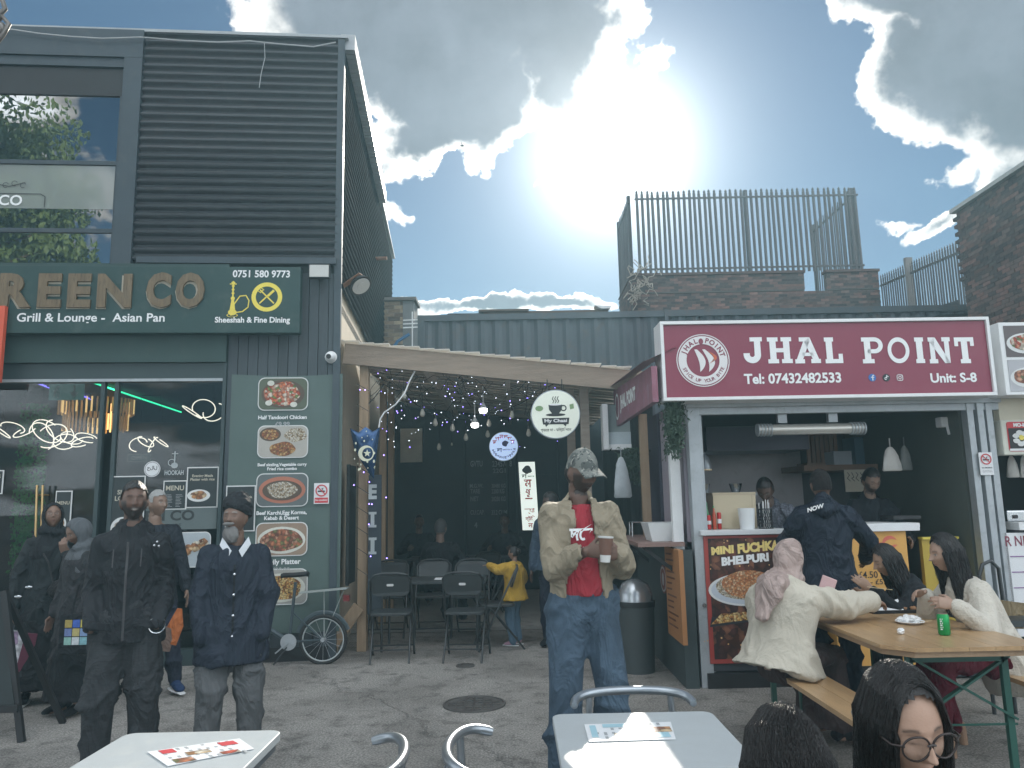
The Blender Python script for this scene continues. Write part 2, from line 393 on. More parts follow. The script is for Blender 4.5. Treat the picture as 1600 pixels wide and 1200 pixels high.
# ------------------------------------------------------------------ palette
asph = mat('asphalt', (.20,.188,.172), .9, var=.35, vs=.7, bump=.8, bs=42, dirt=.5, dcol=(.085,.08,.075))
def ground_material():
    m = asph; t = NT(m.node_tree); tc = t.n('ShaderNodeTexCoord'); v = tc.outputs['Object']
    big = t.noise(v, .55, 7, .62, dist=.6); spk = t.noise(v, 70, 4, .75); mid = t.noise(v, 5, 8, .7)
    c = t.mix(t.ss(big, .38, .62), (.21,.197,.18), (.31,.293,.27))
    vo = t.n('ShaderNodeTexVoronoi', feature='DISTANCE_TO_EDGE'); vo.inputs['Scale'].default_value = .16
    dv = t.v('ADD', v, t.v('SCALE', t.noise(v, 2.2, 6, .7, out=1), sc=.7).outputs[0]).outputs[0]; t.l(dv, vo.inputs['Vector'])
    crack = t.ss(vo.outputs['Distance'], .0, .003, 1, 0)
    c = t.mix(t.m('MULTIPLY', t.ss(mid, .48, .66), .7), c, (.105,.098,.09))
    c = t.mix(t.ss(spk, .38, .64), t.v('SCALE', c, sc=.58).outputs[0], t.v('SCALE', c, sc=1.38).outputs[0])
    c = t.mix(t.m('MULTIPLY', crack, .2), c, (.05,.048,.045))
    st = t.n('ShaderNodeTexVoronoi'); st.inputs['Scale'].default_value = 1.7; st.inputs['Randomness'].default_value = 1; t.l(v, st.inputs['Vector'])
    c = t.mix(t.m('MULTIPLY', t.ss(st.outputs['Distance'], .05, .09, 1, 0), .6), c, (.07,.065,.06))
    p = t.n('ShaderNodeBsdfPrincipled'); t.l(c, p.inputs['Base Color']); p.inputs['Roughness'].default_value = .88; p.inputs['Specular IOR Level'].default_value = .35
    b = t.n('ShaderNodeBump'); b.inputs['Strength'].default_value = .9; b.inputs['Distance'].default_value = .008
    hh = t.m('ADD', t.m('MULTIPLY', spk, .6), t.m('SUBTRACT', t.m('MULTIPLY', mid, .8), crack)); t.l(hh, b.inputs['Height']); t.l(b.outputs[0], p.inputs['Normal'])
    o = t.n('ShaderNodeOutputMaterial'); t.l(p.outputs[0], o.inputs[0])
ground_material()
slate = mat('slate_blue_paint', (.045,.062,.075), .45, var=.15, bump=.1, dirt=.35, dcol=(.09,.10,.10))
cladm = mat('dark_steel_cladding', (.030,.034,.040), .42, metal=.0, var=.25, bump=.15, bs=30, dirt=.35, dcol=(.075,.075,.075), spec=.6)
greenp = mat('dark_green_board', (.030,.062,.058), .6, var=.2, bump=.12, dirt=.4, dcol=(.06,.085,.08))
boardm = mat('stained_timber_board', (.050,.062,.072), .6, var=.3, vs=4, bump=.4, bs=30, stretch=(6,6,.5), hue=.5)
black = mat('black_paint', (.018,.019,.021), .5, var=.2, bump=.1)
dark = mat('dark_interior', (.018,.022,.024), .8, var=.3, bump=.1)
white = mat('white_paint', (.75,.76,.76), .5, var=.06, bump=.05, dirt=.12, dcol=(.4,.4,.38))
cream = mat('cream_panel', (.62,.57,.45), .55, var=.08, bump=.05, dirt=.2, dcol=(.4,.36,.3))
galv = mat('galvanised_steel', (.40,.43,.45), .42, metal=.35, var=.2, vs=5, bump=.12, dirt=.35, dcol=(.22,.23,.22))
chrome = mat('polished_aluminium', (.62,.64,.66), .22, metal=1, var=.06, bump=.03)
timber = mat('new_timber', (.25,.195,.15), .75, var=.3, vs=3, bump=.5, bs=25, stretch=(1,8,8), hue=.35)
timberv = mat('new_timber_upright', (.36,.26,.17), .75, var=.3, vs=3, bump=.5, bs=25, stretch=(8,8,1), hue=.25)
paletim = mat('pale_timber_lining', (.55,.47,.36), .75, var=.2, vs=3, bump=.3, stretch=(5,5,.7))
contb = mat('weathered_blue_steel', (.08,.095,.108), .55, var=.25, vs=2, bump=.2, dirt=.55, dcol=(.13,.10,.08))
bricks = [mat('red_brick', (.165,.098,.082), .9, var=.35, vs=12, bump=.6, bs=90, hue=.7), mat('brown_brick', (.125,.088,.076), .9, var=.35, vs=12, bump=.6, bs=90, hue=.7), mat('sooty_brick', (.075,.06,.055), .9, var=.35, vs=12, bump=.6, bs=90, hue=.6)]
ybr = [mat('yellow_stock_brick', (.30,.24,.165), .9, var=.35, vs=12, bump=.6, bs=90, hue=.7), mat('tan_stock_brick', (.25,.19,.135), .9, var=.35, vs=12, bump=.6, bs=90, hue=.7), mat('dark_stock_brick', (.13,.10,.08), .9, var=.35, vs=12, bump=.6, bs=90, hue=.6)]
mortar = mat('lime_mortar', (.24,.225,.20), .95, var=.2, bump=.5)
mortd = mat('sooty_mortar', (.11,.10,.09), .95, var=.2, bump=.5)
steel = mat('galvanised_fence_steel', (.085,.08,.082), .55, metal=.2, var=.25, vs=6, bump=.15, dirt=.4, dcol=(.11,.075,.055), hue=.2)
inkw = mat('white_lettering', (.80,.81,.81), .5, var=.03, bump=0)
inkg = mat('grey_lettering', (.34,.36,.37), .6, var=.1, bump=0)
inkk = mat('black_lettering', (.02,.02,.022), .5, var=.05, bump=0)
inkr = mat('red_print', (.55,.05,.06), .5, var=.05, bump=0)
inky = mat('yellow_print', (.80,.66,.10), .5, var=.12, vs=9, bump=0)
paperm = mat('white_paper', (.72,.73,.74), .6, var=.05, bump=.02)
foods = [food('tandoori_print', [(.55,.10,.05),(.62,.18,.07),(.40,.06,.03),(.72,.62,.50),(.16,.22,.06),(.6,.25,.15)], 34),
         food('curry_print', [(.45,.22,.07),(.35,.12,.05),(.55,.35,.15),(.25,.10,.05)], 50),
         food('rice_print', [(.62,.55,.42),(.70,.66,.58),(.45,.36,.24),(.30,.2,.1),(.66,.6,.5)], 80),
         food('stew_print', [(.52,.20,.10),(.62,.34,.22),(.40,.14,.08),(.25,.10,.06),(.2,.2,.08)], 30),
         food('kebab_print', [(.68,.50,.30),(.50,.25,.10),(.24,.10,.05),(.75,.68,.55),(.40,.18,.08)], 26),
         food('fries_print', [(.72,.48,.16),(.60,.32,.09),(.80,.60,.28),(.42,.18,.05),(.2,.08,.03)], 55)]
# ------------------------------------------------------------------ ground
g = MB(); xs = [-400,-60,-20,-12,-8,-6,-4,-2,0,2,4,6,8,12,20,60,400]; ys = [-400,-60,-20,-6,0,2,4,6,8,10,12,14,20,60,400]
for j, y in enumerate(ys):
    for i, x in enumerate(xs): g.v.append((x, y, 0))
nx_ = len(xs)
g.f = [(j*nx_+i, j*nx_+i+1, (j+1)*nx_+i+1, (j+1)*nx_+i) for j in range(len(ys)-1) for i in range(nx_-1)]; g.mi = [0]*len(g.f)
o = obj('ground', g, asph); tag(o, kind='structure')
def manhole(px, py, r, label, nm='manhole_cover'):
    p = atz(px, py, 0); T = thing(nm, label, 'manhole cover' if r > .12 else 'drain', (p.x, p.y, 0))
    mm = mat('cast_iron', (.10,.095,.09), .6, metal=.3, var=.3, bump=.5, bs=50, dirt=.5, dcol=(.14,.13,.115))
    a = MB(); a.lathe((p.x, p.y, 0), [(r, -.02), (r, .012), (r*.93, .014), (r*.92, .006), (0, .006)], 32); obj('frame', a, mm, T)
    s = MB(); k = max(3, int(r/.035)); st = r*1.7/k
    for i in range(k):
        for j in range(k):
            x, y = (i-(k-1)/2)*st, (j-(k-1)/2)*st
            if math.hypot(x, y) < r*.82: s.box(p.x+x-st*.38, p.x+x+st*.38, p.y+y-st*.3, p.y+y+st*.3, .006, .014)
    tag(obj('tread', s, mm, T), kind='stuff')
manhole(741, 1101, .245, 'round cast iron manhole cover with a grid of raised studs in the asphalt')
manhole(727, 1041, .09, 'small round drain lid in the ground beyond the manhole cover', 'drain_lid')
pl = MB(); pl.box(-2.6, 1.2, 9.7, 14, 0, .05); o = obj('concrete_slab', pl, mat('concrete', (.30,.29,.27), .85, var=.2, vs=2, bump=.4, dirt=.4), bevel=.008); tag(o, kind='structure')
# ------------------------------------------------------------------ brick work
def brick_meshes(mats, L=.215, H=.065, D=.1):
    out = []
    for i, m in enumerate(mats*2):
        b = MB(); b.box(0, L, 0, D, 0, H); q = random.Random(i)
        b.v = [(x+q.uniform(-.003,.003), y+q.uniform(-.004,.004), z+q.uniform(-.002,.002)) for x, y, z in b.v]
        out.append(b.mesh('brick', m))
    return out
def brick_wall(T, fr, u0, u1, z0, z1, v, meshes, mort, keep=None, cap=300, flip=1, depth=.22, build_backing=True, mats=None):
    """individual bricks on the plane local y = v; beyond the cap the rest go in one mesh"""
    c = CUR[T]
    if build_backing:
        b = MB(); b.box(u0+.004, u1-.004, v+.008, v+depth, 0 if z0 < 2 else z0-2, z1-.006); obj('wall', b, mort, T)
    rest = MB(); n = 0; row = 0; z = z1-.075
    while z > z0-.001:
        u = u0 - (.1125 if row % 2 else 0)
        while u < u1-.03:
            a, e = max(u, u0), min(u+.215, u1)
            if e-a > .04 and (keep is None or keep((a+e)/2, z)):
                if n < cap and e-a > .2:
                    o = bpy.data.objects.new('brick', meshes[rnd.randrange(len(meshes))]); SC.collection.objects.link(o)
                    o.parent = T; o.location = (a-c[0], v-c[1]+rnd.uniform(-.004,.004), z-c[2]); n += 1
                else: rest.box(a, e, v+rnd.uniform(-.003,.003), v+.09, z, z+.065, rnd.randrange(3))
            u += .225
        z -= .075; row += 1
    if rest.v: tag(obj('remaining_bricks', rest, mats, T), kind='stuff')
# ------------------------------------------------------------------ left building
LF = Frame((-1.875, 8.12, 0), math.radians(5))
T = thing('restaurant_building', 'dark two storey corrugated restaurant building with glass shop front on the left', 'building', (-3, 0, 0), LF)
ZT = LF.hit(400, 57)[1]; ZM = LF.hit(300, 413)[1]; UL = -6.2
u218 = LF.hit(218, 250)[0]
def corrug(mb, u0, u1, z0, z1, v, pitch=.098, amp=.02, axis='z', seg=6, fr=None, wav=0):
    n = int((z1-z0)/pitch*seg); rings = []
    us = [u0, u1] if not wav else [u0+(u1-u0)*k/14 for k in range(15)]
    q = random.Random(3)
    for i in range(n+1):
        z = z0+(z1-z0)*i/n; ph = (z-z0)/pitch*2*math.pi
        w = max(-1, min(1, math.sin(ph)*1.35))*amp
        rings.append([(u, v-w, z + (wav*math.sin(u*3+i*.21)+wav*.6*math.sin(u*7.7+z*5) if wav else 0)) for u in us])
    mb.loft(rings, cap=False, closed=False); return mb
a = MB(); corrug(a, u218, -.03, ZM+.03, ZT-.02, -.03); obj('front_cladding', a, cladm, T, smooth=50)
# body: walls, floor, ceiling, roof (a hollow shop with an upper floor)
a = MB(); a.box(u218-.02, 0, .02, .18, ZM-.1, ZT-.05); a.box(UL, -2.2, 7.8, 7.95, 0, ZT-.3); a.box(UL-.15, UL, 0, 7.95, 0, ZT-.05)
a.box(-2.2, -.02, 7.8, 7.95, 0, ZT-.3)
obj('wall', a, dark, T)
a = MB(); a.box(UL-.2, .06, -.06, 8.0, ZT-.02, ZT+.015); obj('roof', a, mat('roof_flashing', (.36,.38,.39), .4, metal=.3, var=.2, bump=.1), T)
a = MB(); a.box(UL, -.03, .2, 7.8, ZM-.45, ZM-.35); obj('upper_floor', a, dark, T)
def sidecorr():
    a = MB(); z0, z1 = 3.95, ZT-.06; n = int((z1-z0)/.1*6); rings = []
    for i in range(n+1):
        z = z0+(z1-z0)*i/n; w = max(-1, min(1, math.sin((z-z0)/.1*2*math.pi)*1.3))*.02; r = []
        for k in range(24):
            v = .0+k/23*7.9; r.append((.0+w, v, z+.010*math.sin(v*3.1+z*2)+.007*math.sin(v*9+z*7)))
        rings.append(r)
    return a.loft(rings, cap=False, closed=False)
obj('side_cladding', sidecorr(), mat('dark_side_cladding', (.015,.016,.019), .95, var=.25, bump=.15, spec=.03), T, smooth=50)  # cladding copied darker and matt, shade put into colour against grazing sun
a = MB(); a.box(-.06, -.03, .03, 7.8, 0, 4.1); obj('side_lining', a, paletim, T)
a = MB()
for k in range(46): a.box(-.03, .13, .0+k*.1, .085+k*.1, ZT-.13, ZT+.062 + (.012 if k % 2 else 0))
obj('roof_edge_strip', a, mat('ribbed_translucent_sheet', (.40,.42,.44), .35, var=.12, bump=.1), T)
a = MB(); a.box(-.055, .02, -.05, .03, 0, ZT-.03); obj('corner_trim', a, slate, T)
a = MB(); pts = [(-.03 - u218*0, -.0, 0)]
# upper window bay
uw = LF.hit(188, 260)[0]; zt, zh, z1, z2, z3 = (LF.hit(120, y)[1] for y in (92, 150, 255, 361, 413))
a = MB(); a.box(UL, u218-.004, -.07, .15, zt, ZT-.01); a.box(uw, u218-.004, -.07, .15, ZM-.02, zt-.003); obj('window_surround', a, slate, T)
a = MB(); a.box(uw-.005, uw+.0, -.03, .1, ZM-.02, zt-.003)
a.box(UL, uw-.003, -.02, .06, zh, zt-.12); obj('header_recess', a, black, T)  # black box puts the dark of the recessed window header into paint
a = MB(); a.box(UL, uw-.003, -.045, .02, zt-.11, zt-.003)
for z in (z1, z2): a.box(UL, uw-.003, -.02, .05, z-.022, z+.022)
a.box(uw-.04, uw-.006, -.021, .05, ZM, zh-.002); win = obj('window_frame', a, slate, T)
wg = glass('upper_window_glass', (.10,.14,.17), 0.0, 11)
for za, zb in ((z1+.022, zh), (z2+.022, z1-.022), (ZM, z2-.022)):
    a = MB(); a.box(UL, uw-.04, .0, .008, za, zb); obj('pane', a, wg, win)
# frosted film with the room's lettering on the middle pane
a = MB(); zl = LF.hit(60, 326)[1]; flat(a, [(UL, zl), (uw-.05, zl), (uw-.05, z1-.03), (UL, z1-.03)], -.002)
fm0 = glass('frosted_film', (.5,.52,.52), .05, 8); _n = fm0.node_tree; _d = _n.nodes.new('ShaderNodeBsdfDiffuse'); _d.inputs[0].default_value = (.5,.54,.52,1); _x = _n.nodes.new('ShaderNodeMixShader'); _x.inputs[0].default_value = .38; _q = [n for n in _n.nodes if n.type == 'MIX_SHADER' and n != _x][0]; _o = [n for n in _n.nodes if n.type == 'OUTPUT_MATERIAL'][0]; _n.links.new(_q.outputs[0], _x.inputs[1]); _n.links.new(_d.outputs[0], _x.inputs[2]); _n.links.new(_x.outputs[0], _o.inputs[0]); obj('frosted_film', a, fm0, win)
a = MB(); r = LF.rect(-60, 304, 44, 322); text(a, 'EEN CO', r[0], r[1], r[2], r[3], -.012, .02); obj('window_lettering', a, inkw, win)
a = MB(); r = LF.rect(-60, 302, 70, 324)
line(a, [(r[0], r[3]), (r[1]-.05, r[3]), (r[1], r[3]-.03), (r[1], r[2])], .008, -.012); cx, cz = LF.hit(28, 290)
for k in range(3): ring(a, cx-.12+k*.09, cz+.02*(k % 2), .025, .031, -.012, 0, 18, a0=20, a1=300)
line(a, [LF.hit(-20, 285), LF.hit(15, 292), LF.hit(40, 286)], .008, -.012); obj('window_scroll', a, inkk, win)
# middle band: soffit panel, shop front frame
zs0, zs1 = LF.hit(200, 568)[1], LF.hit(200, 597)[1]; u355 = LF.hit(357, 545)[0]; u342 = LF.hit(342, 800)[0]
a = MB(); a.box(UL, u355, -.08, .1, zs0, ZM-.02); obj('fascia_board', a, greenp, T)
a = MB(); a.box(UL, u342, -.03, .1, zs1, zs0-.003); a.box(u342, u355, -.05, .1, .0, zs0-.003); a.box(UL, u342-.003, -.05, .08, 0, .16)
for px in (150, 172): 
    uu = LF.hit(px, 800)[0]; a.box(uu-.02, uu+.02, -.02, .04, .16, zs1)
obj('shop_front_frame', a, mat('green_grey_aluminium', (.035,.055,.058), .4, var=.1, bump=.05), T)
a = MB(); a.box(UL, u342, -.04, -.03, zs1+.0, zs1+.03); obj('drip_rail', a, galv, T)
sg = glass('shop_glass', (.66,.70,.72), 0.0, .9)
um = LF.hit(161, 800)[0]
for ua, ub in ((UL, um-.06), (um+.06, u342)):
    a = MB(); a.box(ua, ub, .005, .013, .165, zs1-.003); obj('pane', a, sg, T)
# timber boarding between the shop front and the corner
u0 = u355+.003; k = 0
while u0 < -.06:
    w = .105; e = min(u0+w, -.058); a = MB(); a.box(u0+.003, e-.003, -.02-rnd.random()*.006, .02, .14, ZM-.1); obj('board', a, boardm, T, bevel=.002); u0 = e; k += 1
a = MB(); a.box(u355, -.06, .02, .12, 0, ZM-.1); a.box(u355, -.06, -.025, .02, 0, .14); obj('boarding_frame', a, black, T)
a = MB(); r = LF.rect(218, 404, 527, 416); a.box(r[0], r[1], -.09, .0, r[2], r[3]); obj('ledge', a, slate, T)
# interior
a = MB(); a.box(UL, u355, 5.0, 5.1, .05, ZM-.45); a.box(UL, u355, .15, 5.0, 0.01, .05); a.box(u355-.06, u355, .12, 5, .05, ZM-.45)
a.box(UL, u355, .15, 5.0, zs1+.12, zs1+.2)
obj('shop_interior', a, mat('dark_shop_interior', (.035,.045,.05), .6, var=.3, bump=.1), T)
# ---- hanging things inside the shop
neon = emat('warm_tube_light', (1, .88, .70), 1.2); neonc = emat('cool_tube_light', (.75, .95, 1), 1.5)
def ringlight(x0, y0, x1, y1, n, v, label, seed, mt=neon):
    r = LF.rect(x0, y0, x1, y1, v); q = random.Random(seed); R = (r[3]-r[2])/2*.92; step = (r[1]-r[0]-2*R)/max(1, n-1)
    T = thing('ring_pendant_light', label, 'pendant light', ((r[0]+r[1])/2, v, r[3]+.6), LF, group='lit ring pendant lights inside the shop')
    for k in range(n):
        c = Vector((r[0]+R+step*k, v+q.uniform(-.05,.05), (r[2]+r[3])/2 + (R*.25 if k % 2 else -R*.1))); a1, a2 = q.uniform(0,6.28), q.uniform(.35,1.1)
        M_ = Matrix.Rotation(a1, 3, 'Z') @ Matrix.Rotation(a2, 3, 'X'); span = q.uniform(4.0, 5.9); s0 = q.random()*6
        pts = [c + M_ @ Vector((R*math.cos(s0+span*i/22), 0, R*math.sin(s0+span*i/22))) for i in range(23)]
        a = MB(); a.tube(pts, .0062, 6); obj('ring', a, mt, T)
    a = MB()
    for k in (0, n-1): a.cyl((r[0]+R+step*k, v, r[3]-.02), (r[0]+R+step*k, v, zs1+.15), .002, n=5)
    a.cyl((r[0]+R, v, zs1+.13), (r[1]-R, v, zs1+.13), .02, n=8); obj('suspension', a, black, T)
ringlight(-12, 655, 52, 690, 3, 1.2, 'ring pendant light cut by the left edge of the photo above the shop floor', 1)
ringlight(40, 655, 112, 703, 4, 1.0, 'long warm ring pendant light in front of the green leaf wall', 2)
ringlight(88, 672, 152, 705, 4, 1.6, 'warm ring pendant light just below the gold chandelier', 3)
ringlight(205, 680, 262, 707, 4, 1.8, 'small ring pendant light above the OPEN sign in the window', 4)
ringlight(283, 624, 350, 660, 3, .9, 'ring pendant light at the end of the green light strip', 5)
r = LF.rect(96, 624, 205, 672, 2.2); cx = (r[0]+r[1])/2
T = thing('chandelier', 'two tier gold glass rod chandelier hanging inside the shop', 'chandelier', (cx, 2.2, r[3]), LF)
gold = mat('gold_glass_rods', (.72,.42,.14), .25, metal=.6, var=.4, vs=8, bump=0, hue=.8); 
p_ = [n for n in gold.node_tree.nodes if n.type == 'BSDF_PRINCIPLED'][0]; p_.inputs['Emission Color'].default_value = (.9,.5,.2,1); p_.inputs['Emission Strength'].default_value = .12
gold2 = emat('lit_gold_rods', (1, .62, .24), .8)
for (R, zc0, zc1, n) in (((r[1]-r[0])/2, (r[2]+r[3])/2, r[3], 46), ((r[1]-r[0])/2*.86, r[2], (r[2]+r[3])/2, 44)):
    for k in range(n):
        a = MB(); t_ = 2*math.pi*k/n; x, y = cx+R*math.cos(t_), 2.2+R*.8*math.sin(t_); jit = rnd.uniform(-.015,.015)
        a.cyl((x, y, zc0+jit), (x, y, zc1+jit), .012, n=6); obj('rod', a, gold2 if rnd.random() < .16 else gold, T)
a = MB(); a.cyl((cx, 2.2, r[3]), (cx, 2.2, zs1+.12), .01, n=6); ring(a, cx, 0, 0, .001, 0); a.lathe((cx, 2.2, r[3]), [(.4,0),(.4,.02),(0,.02)], 20); obj('frame', a, MC['polished_aluminium'], T)
for (p, q, v0, v1, col, nm, lb) in (((143, 597), (283, 644), .6, 3.2, (.05,1,.45), 'green', 'thin green light strip running across the shop ceiling'), ((57, 598), (80, 607), .6, 1.2, (.25,.2,1), 'blue', 'short blue light strip by the exit sign at the ceiling'), ((130, 619), (150, 627), 1.6, 2.6, (.25,.2,1), 'bluer', 'blue light strip section left of the chandelier')):
    A = LF.hit(*p, v0); B = LF.hit(*q, v1); a = MB(); a.beam((A[0], v0, A[1]), (B[0], v1, B[1]), .016, .016)
    solo('light_strip', lb, 'light strip', a, emat(nm+'_light_strip', col, 1.3), LF)
# leaf wall
lf = mat('glowing_artificial_leaves', (.03,.30,.06), .5, var=.5, vs=8, bump=0, hue=.5)
p_ = [n for n in lf.node_tree.nodes if n.type == 'BSDF_PRINCIPLED'][0]; p_.inputs['Emission Color'].default_value = (.02,.4,.08,1); p_.inputs['Emission Strength'].default_value = .03  # leaves glow slightly, standing in for the green light on them
r = LF.rect(38, 640, 62, 900, 2.6); a = MB()
for k in range(1500):
    c = Vector((rnd.uniform(r[0], r[1]), 2.6-rnd.random()*.12, rnd.uniform(r[2], r[3]+.3))); e = Euler((rnd.uniform(-1,1), rnd.uniform(-3,3), rnd.uniform(-1,1))).to_matrix()
    a.add([c+e@Vector(p) for p in ((-.03,0,0),(0,.004,-.018),(.035,0,0),(0,.004,.018))], [(0,1,2,3)])
solo('leaf_wall', 'narrow wall strip of green artificial leaves with an added glow inside the shop', 'leaf wall', a, lf, LF, kind='thing')
a = MB()
for px in (58, 67):
    A = LF.hit(px, 758, -.12); B = LF.hit(px, 812, -.12)
    a.cyl((A[0], -.12, A[1]), (B[0], -.12, B[1]-.25), .011, n=8); a.cyl((A[0], -.12, A[1]-.1), (A[0], .0, A[1]-.1), .01, n=6)
solo('door_handles', 'pair of tall brass bar handles on the glass shop door', 'door handle', a, mat('brass_tube', (.6,.42,.2), .3, metal=.9, var=.1, bump=0), LF)
# dim back-lit counter things: stools with a long table
for k in range(4):
    u = LF.hit(90+70*k, 900, 2.0)[0]; a = MB(); a.cyl((u, 2.0, .05), (u, 2.0, .62), .03, n=8); a.lathe((u, 2.0, .62), [(.0,0),(.19,0),(.2,.06),(.17,.1),(0,.1)], 16); a.lathe((u, 2.0, .05), [(.2,0),(.2,.02),(0,.03)], 16)
    a.box(u-.19, u+.19, 2.16, 2.2, .7, 1.05)
    solo('shop_chair', 'dark round seated chair behind the shop glass, '+('farthest left','second from the left','third from the left','nearest the menu banner')[k], 'chair', a, black, LF, group='chairs inside the dark shop', smooth=30)
# ------------------------------------------------------------------ left building: signs
r = LF.rect(-200, 413, 470, 520, -.2); ur = LF.hit(470, 413, -.2)[0]
T = thing('restaurant_sign', 'wide dark green restaurant sign with worn brass letters GREEN CO', 'sign', (-3, -.2, r[2]), LF)
signm = mat('dark_green_sign', (.020,.055,.052), .5, var=.15, bump=.08, dirt=.45, dcol=(.07,.10,.095), vs=2)
a = MB(); a.box(UL, ur, -.2, -.085, r[2], r[3]); obj('sign_board', a, signm, T, bevel=.004)
worn = mat('worn_brass_letter', (.17,.125,.075), .5, metal=.25, var=.45, vs=3, bump=.3, dirt=.65, dcol=(.03,.035,.03), stretch=(9,9,1.2))
edge = mat('faded_letter_edge', (.42,.38,.30), .6, var=.2, bump=0)
def extr(mb, s, u0, u1, z0, z1, v, th, **k):
    b = MB(); text(b, s, u0, u1, z0, z1, v, **k); 
    mb.join(b)
    # raised: side skirt from boundary edges
    ec = {}
    for f in b.f:
        for i in range(len(f)):
            e = (f[i], f[(i+1) % len(f)]); ke = tuple(sorted(e)); ec[ke] = ec.get(ke, 0)+1
    for (i, j), n in ec.items():
        if n == 1:
            p, q = b.v[i], b.v[j]; mb.add([p, q, (q[0], v+th, q[2]), (p[0], v+th, p[2])], [(0,1,2,3)])
r1, r2 = LF.rect(-62, 427, 205, 481, -.21), LF.rect(231, 426, 319, 481, -.21)
for word, rr in (('GREEN', r1), ('CO', r2)):
    n = len(word); gl = [glyphs(ch, .045) for ch in word]; ws = [q[2][0]-q[1][0] for q in gl]; gap = .13
    tot = sum(ws)+gap*(n-1); u = rr[0]
    for ch, w in zip(word, ws):
        s = (rr[1]-rr[0])/tot
        b = MB(); extr(b, ch, u, u+w*s, rr[2], rr[3], -.228, .025, bold=.045, fit=True); L_ = obj('letter', b, worn, T)
        b = MB(); text(b, ch, u-.012, u+w*s-.012, rr[2]-.012, rr[3]-.012, -.2025, .065, fit=True); obj('letter_edge', b, edge, L_)
        u += (w+gap)*s
a = MB(); rr = LF.rect(27, 489, 257, 507, -.202); text(a, 'Grill & Lounge -  Asian Pan', *rr, -.2035, .018, fit=True)
rr = LF.rect(364, 422, 453, 434, -.202); text(a, '0751 580 9773', *rr, -.2035, .025, fit=True)
rr = LF.rect(336, 495, 453, 507, -.202); text(a, 'Sheeshah & Fine Dining', *rr, -.2035, .028, fit=True); obj('lettering', a, inkw, T)
a = MB(); cx, cz = LF.hit(417, 464, -.203); R = LF.hit(441, 464, -.203)[0]-cx; ring(a, cx, cz, R*.72, R, -.2035); 
for s in (-1, 1): line(a, [(cx-s*R*.42, cz+R*.45), (cx+s*R*.45, cz-R*.42)], R*.09, -.2045)
line(a, [(cx+R*.42, cz+R*.42), (cx+R*.1, cz+R*.1)], R*.16, -.2048)
for k in (-1, 0, 1): line(a, [(cx-R*.30+k*R*.1, cz+R*.38+k*R*.1), (cx-R*.46+k*R*.1, cz+R*.5+k*R*.1)], R*.05, -.2048)
line(a, [(cx-R*.42, cz+R*.3), (cx-R*.24, cz+R*.48)], R*.05, -.2048)
cx, cz = LF.hit(363, 488, -.203); z_ = R
flat(a, oval(cx, cz, R*.28, R*.2), -.203, .002); flat(a, [(cx-R*.2, cz), (cx+R*.2, cz), (cx+R*.07, cz+R*.95), (cx-R*.07, cz+R*.95)], -.203, .002)
flat(a, oval(cx, cz+R*.95, R*.13, R*.13), -.203, .0025); line(a, [(cx, cz+R*.9), (cx, cz+R*2.1)], R*.1, -.205)
for k, w in ((1.3,.1),(1.55,.1),(1.8,.1),(2.02,.13)): flat(a, oval(cx, cz+R*k, R*w, R*.07, 10), -.203, .003)
line(a, [(cx-R*.2, cz+R*1.93), (cx+R*.2, cz+R*1.93)], R*.07, -.206); ring(a, cx, cz-R*.2, R*.3, R*.36, -.2046, rz=.35)
hp = [(cx+R*.1, cz+R*.55), (cx+R*.45, cz+R*1.1), (cx+R*.85, cz+R*1.15), (cx+R*1.05, cz+R*.8), (cx+R*1.0, cz+R*.35), (cx+R*.65, cz+R*.05), (cx+R*.3, cz+R*.0), (cx-R*.1, cz-R*.2)]
line(a, hp, R*.07, -.2047); obj('emblem', a, inky, T)
r = LF.rect(-40, 478, -1, 597, -.26); a = MB(); a.box(r[0], r[1], -.27, -.215, r[2], r[3]); solo('orange_banner', 'red orange banner edge at the far left under the sign', 'banner', a, mat('orange_vinyl', (.62,.10,.05), .5, bump=.02), LF)
# floodlights, camera, cable
r = LF.rect(482, 412, 515, 434, -.18)
T = thing('floodlight', 'square white faced floodlight on the ledge right of the green sign', 'floodlight', ((r[0]+r[1])/2, -.15, r[2]), LF)
a = MB(); a.box(r[0], r[1], -.17, -.12, r[2], r[3]); obj('housing', a, black, T, bevel=.006)
a = MB(); a.box(r[0]+.012, r[1]-.012, -.178, -.171, r[2]+.012, r[3]-.012); obj('lens', a, mat('frosted_lens', (.55,.55,.52), .3, var=.08, bump=.05), T)
a = MB(); a.box((r[0]+r[1])/2-.03, (r[0]+r[1])/2+.03, -.12, -.0, r[2]+.02, r[2]+.05); obj('bracket', a, black, T)
p = Vector(LF.M @ Vector((LF.hit(548, 442, 0)[0], .1, LF.hit(548, 442)[1]))); T = thing('round_floodlight', 'round disc floodlight tilted on a bracket at the building corner', 'floodlight', p, WF)
dr = Vector((.55, -.1, -.35)).normalized(); a = MB(); a.beam(p+Vector((-.12,.05,.0)), p+Vector((.1,0,.13)), .09, .012); obj('bracket', a, mat('rusty_bracket', (.25,.13,.08), .8), T)
a = MB(); c_ = p+Vector((.08,0,.02)); nrm = Vector((.45,-.35,-.6)).normalized(); a.cyl(c_, c_+nrm*.05, .11, .13, 24); obj('housing', a, black, T, smooth=30)
a = MB(); a.cyl(c_+nrm*.051, c_+nrm*.056, .105, n=24); a.cyl(c_+nrm*.056, c_+nrm*.06, .05, n=20); obj('lens', a, MC['frosted_lens'], T)
r = LF.rect(507, 547, 525, 566, -.1); cx, cz = (r[0]+r[1])/2, (r[2]+r[3])/2
T = thing('security_camera', 'white dome security camera on the boarding below the ledge', 'security camera', (cx, -.08, cz), LF)
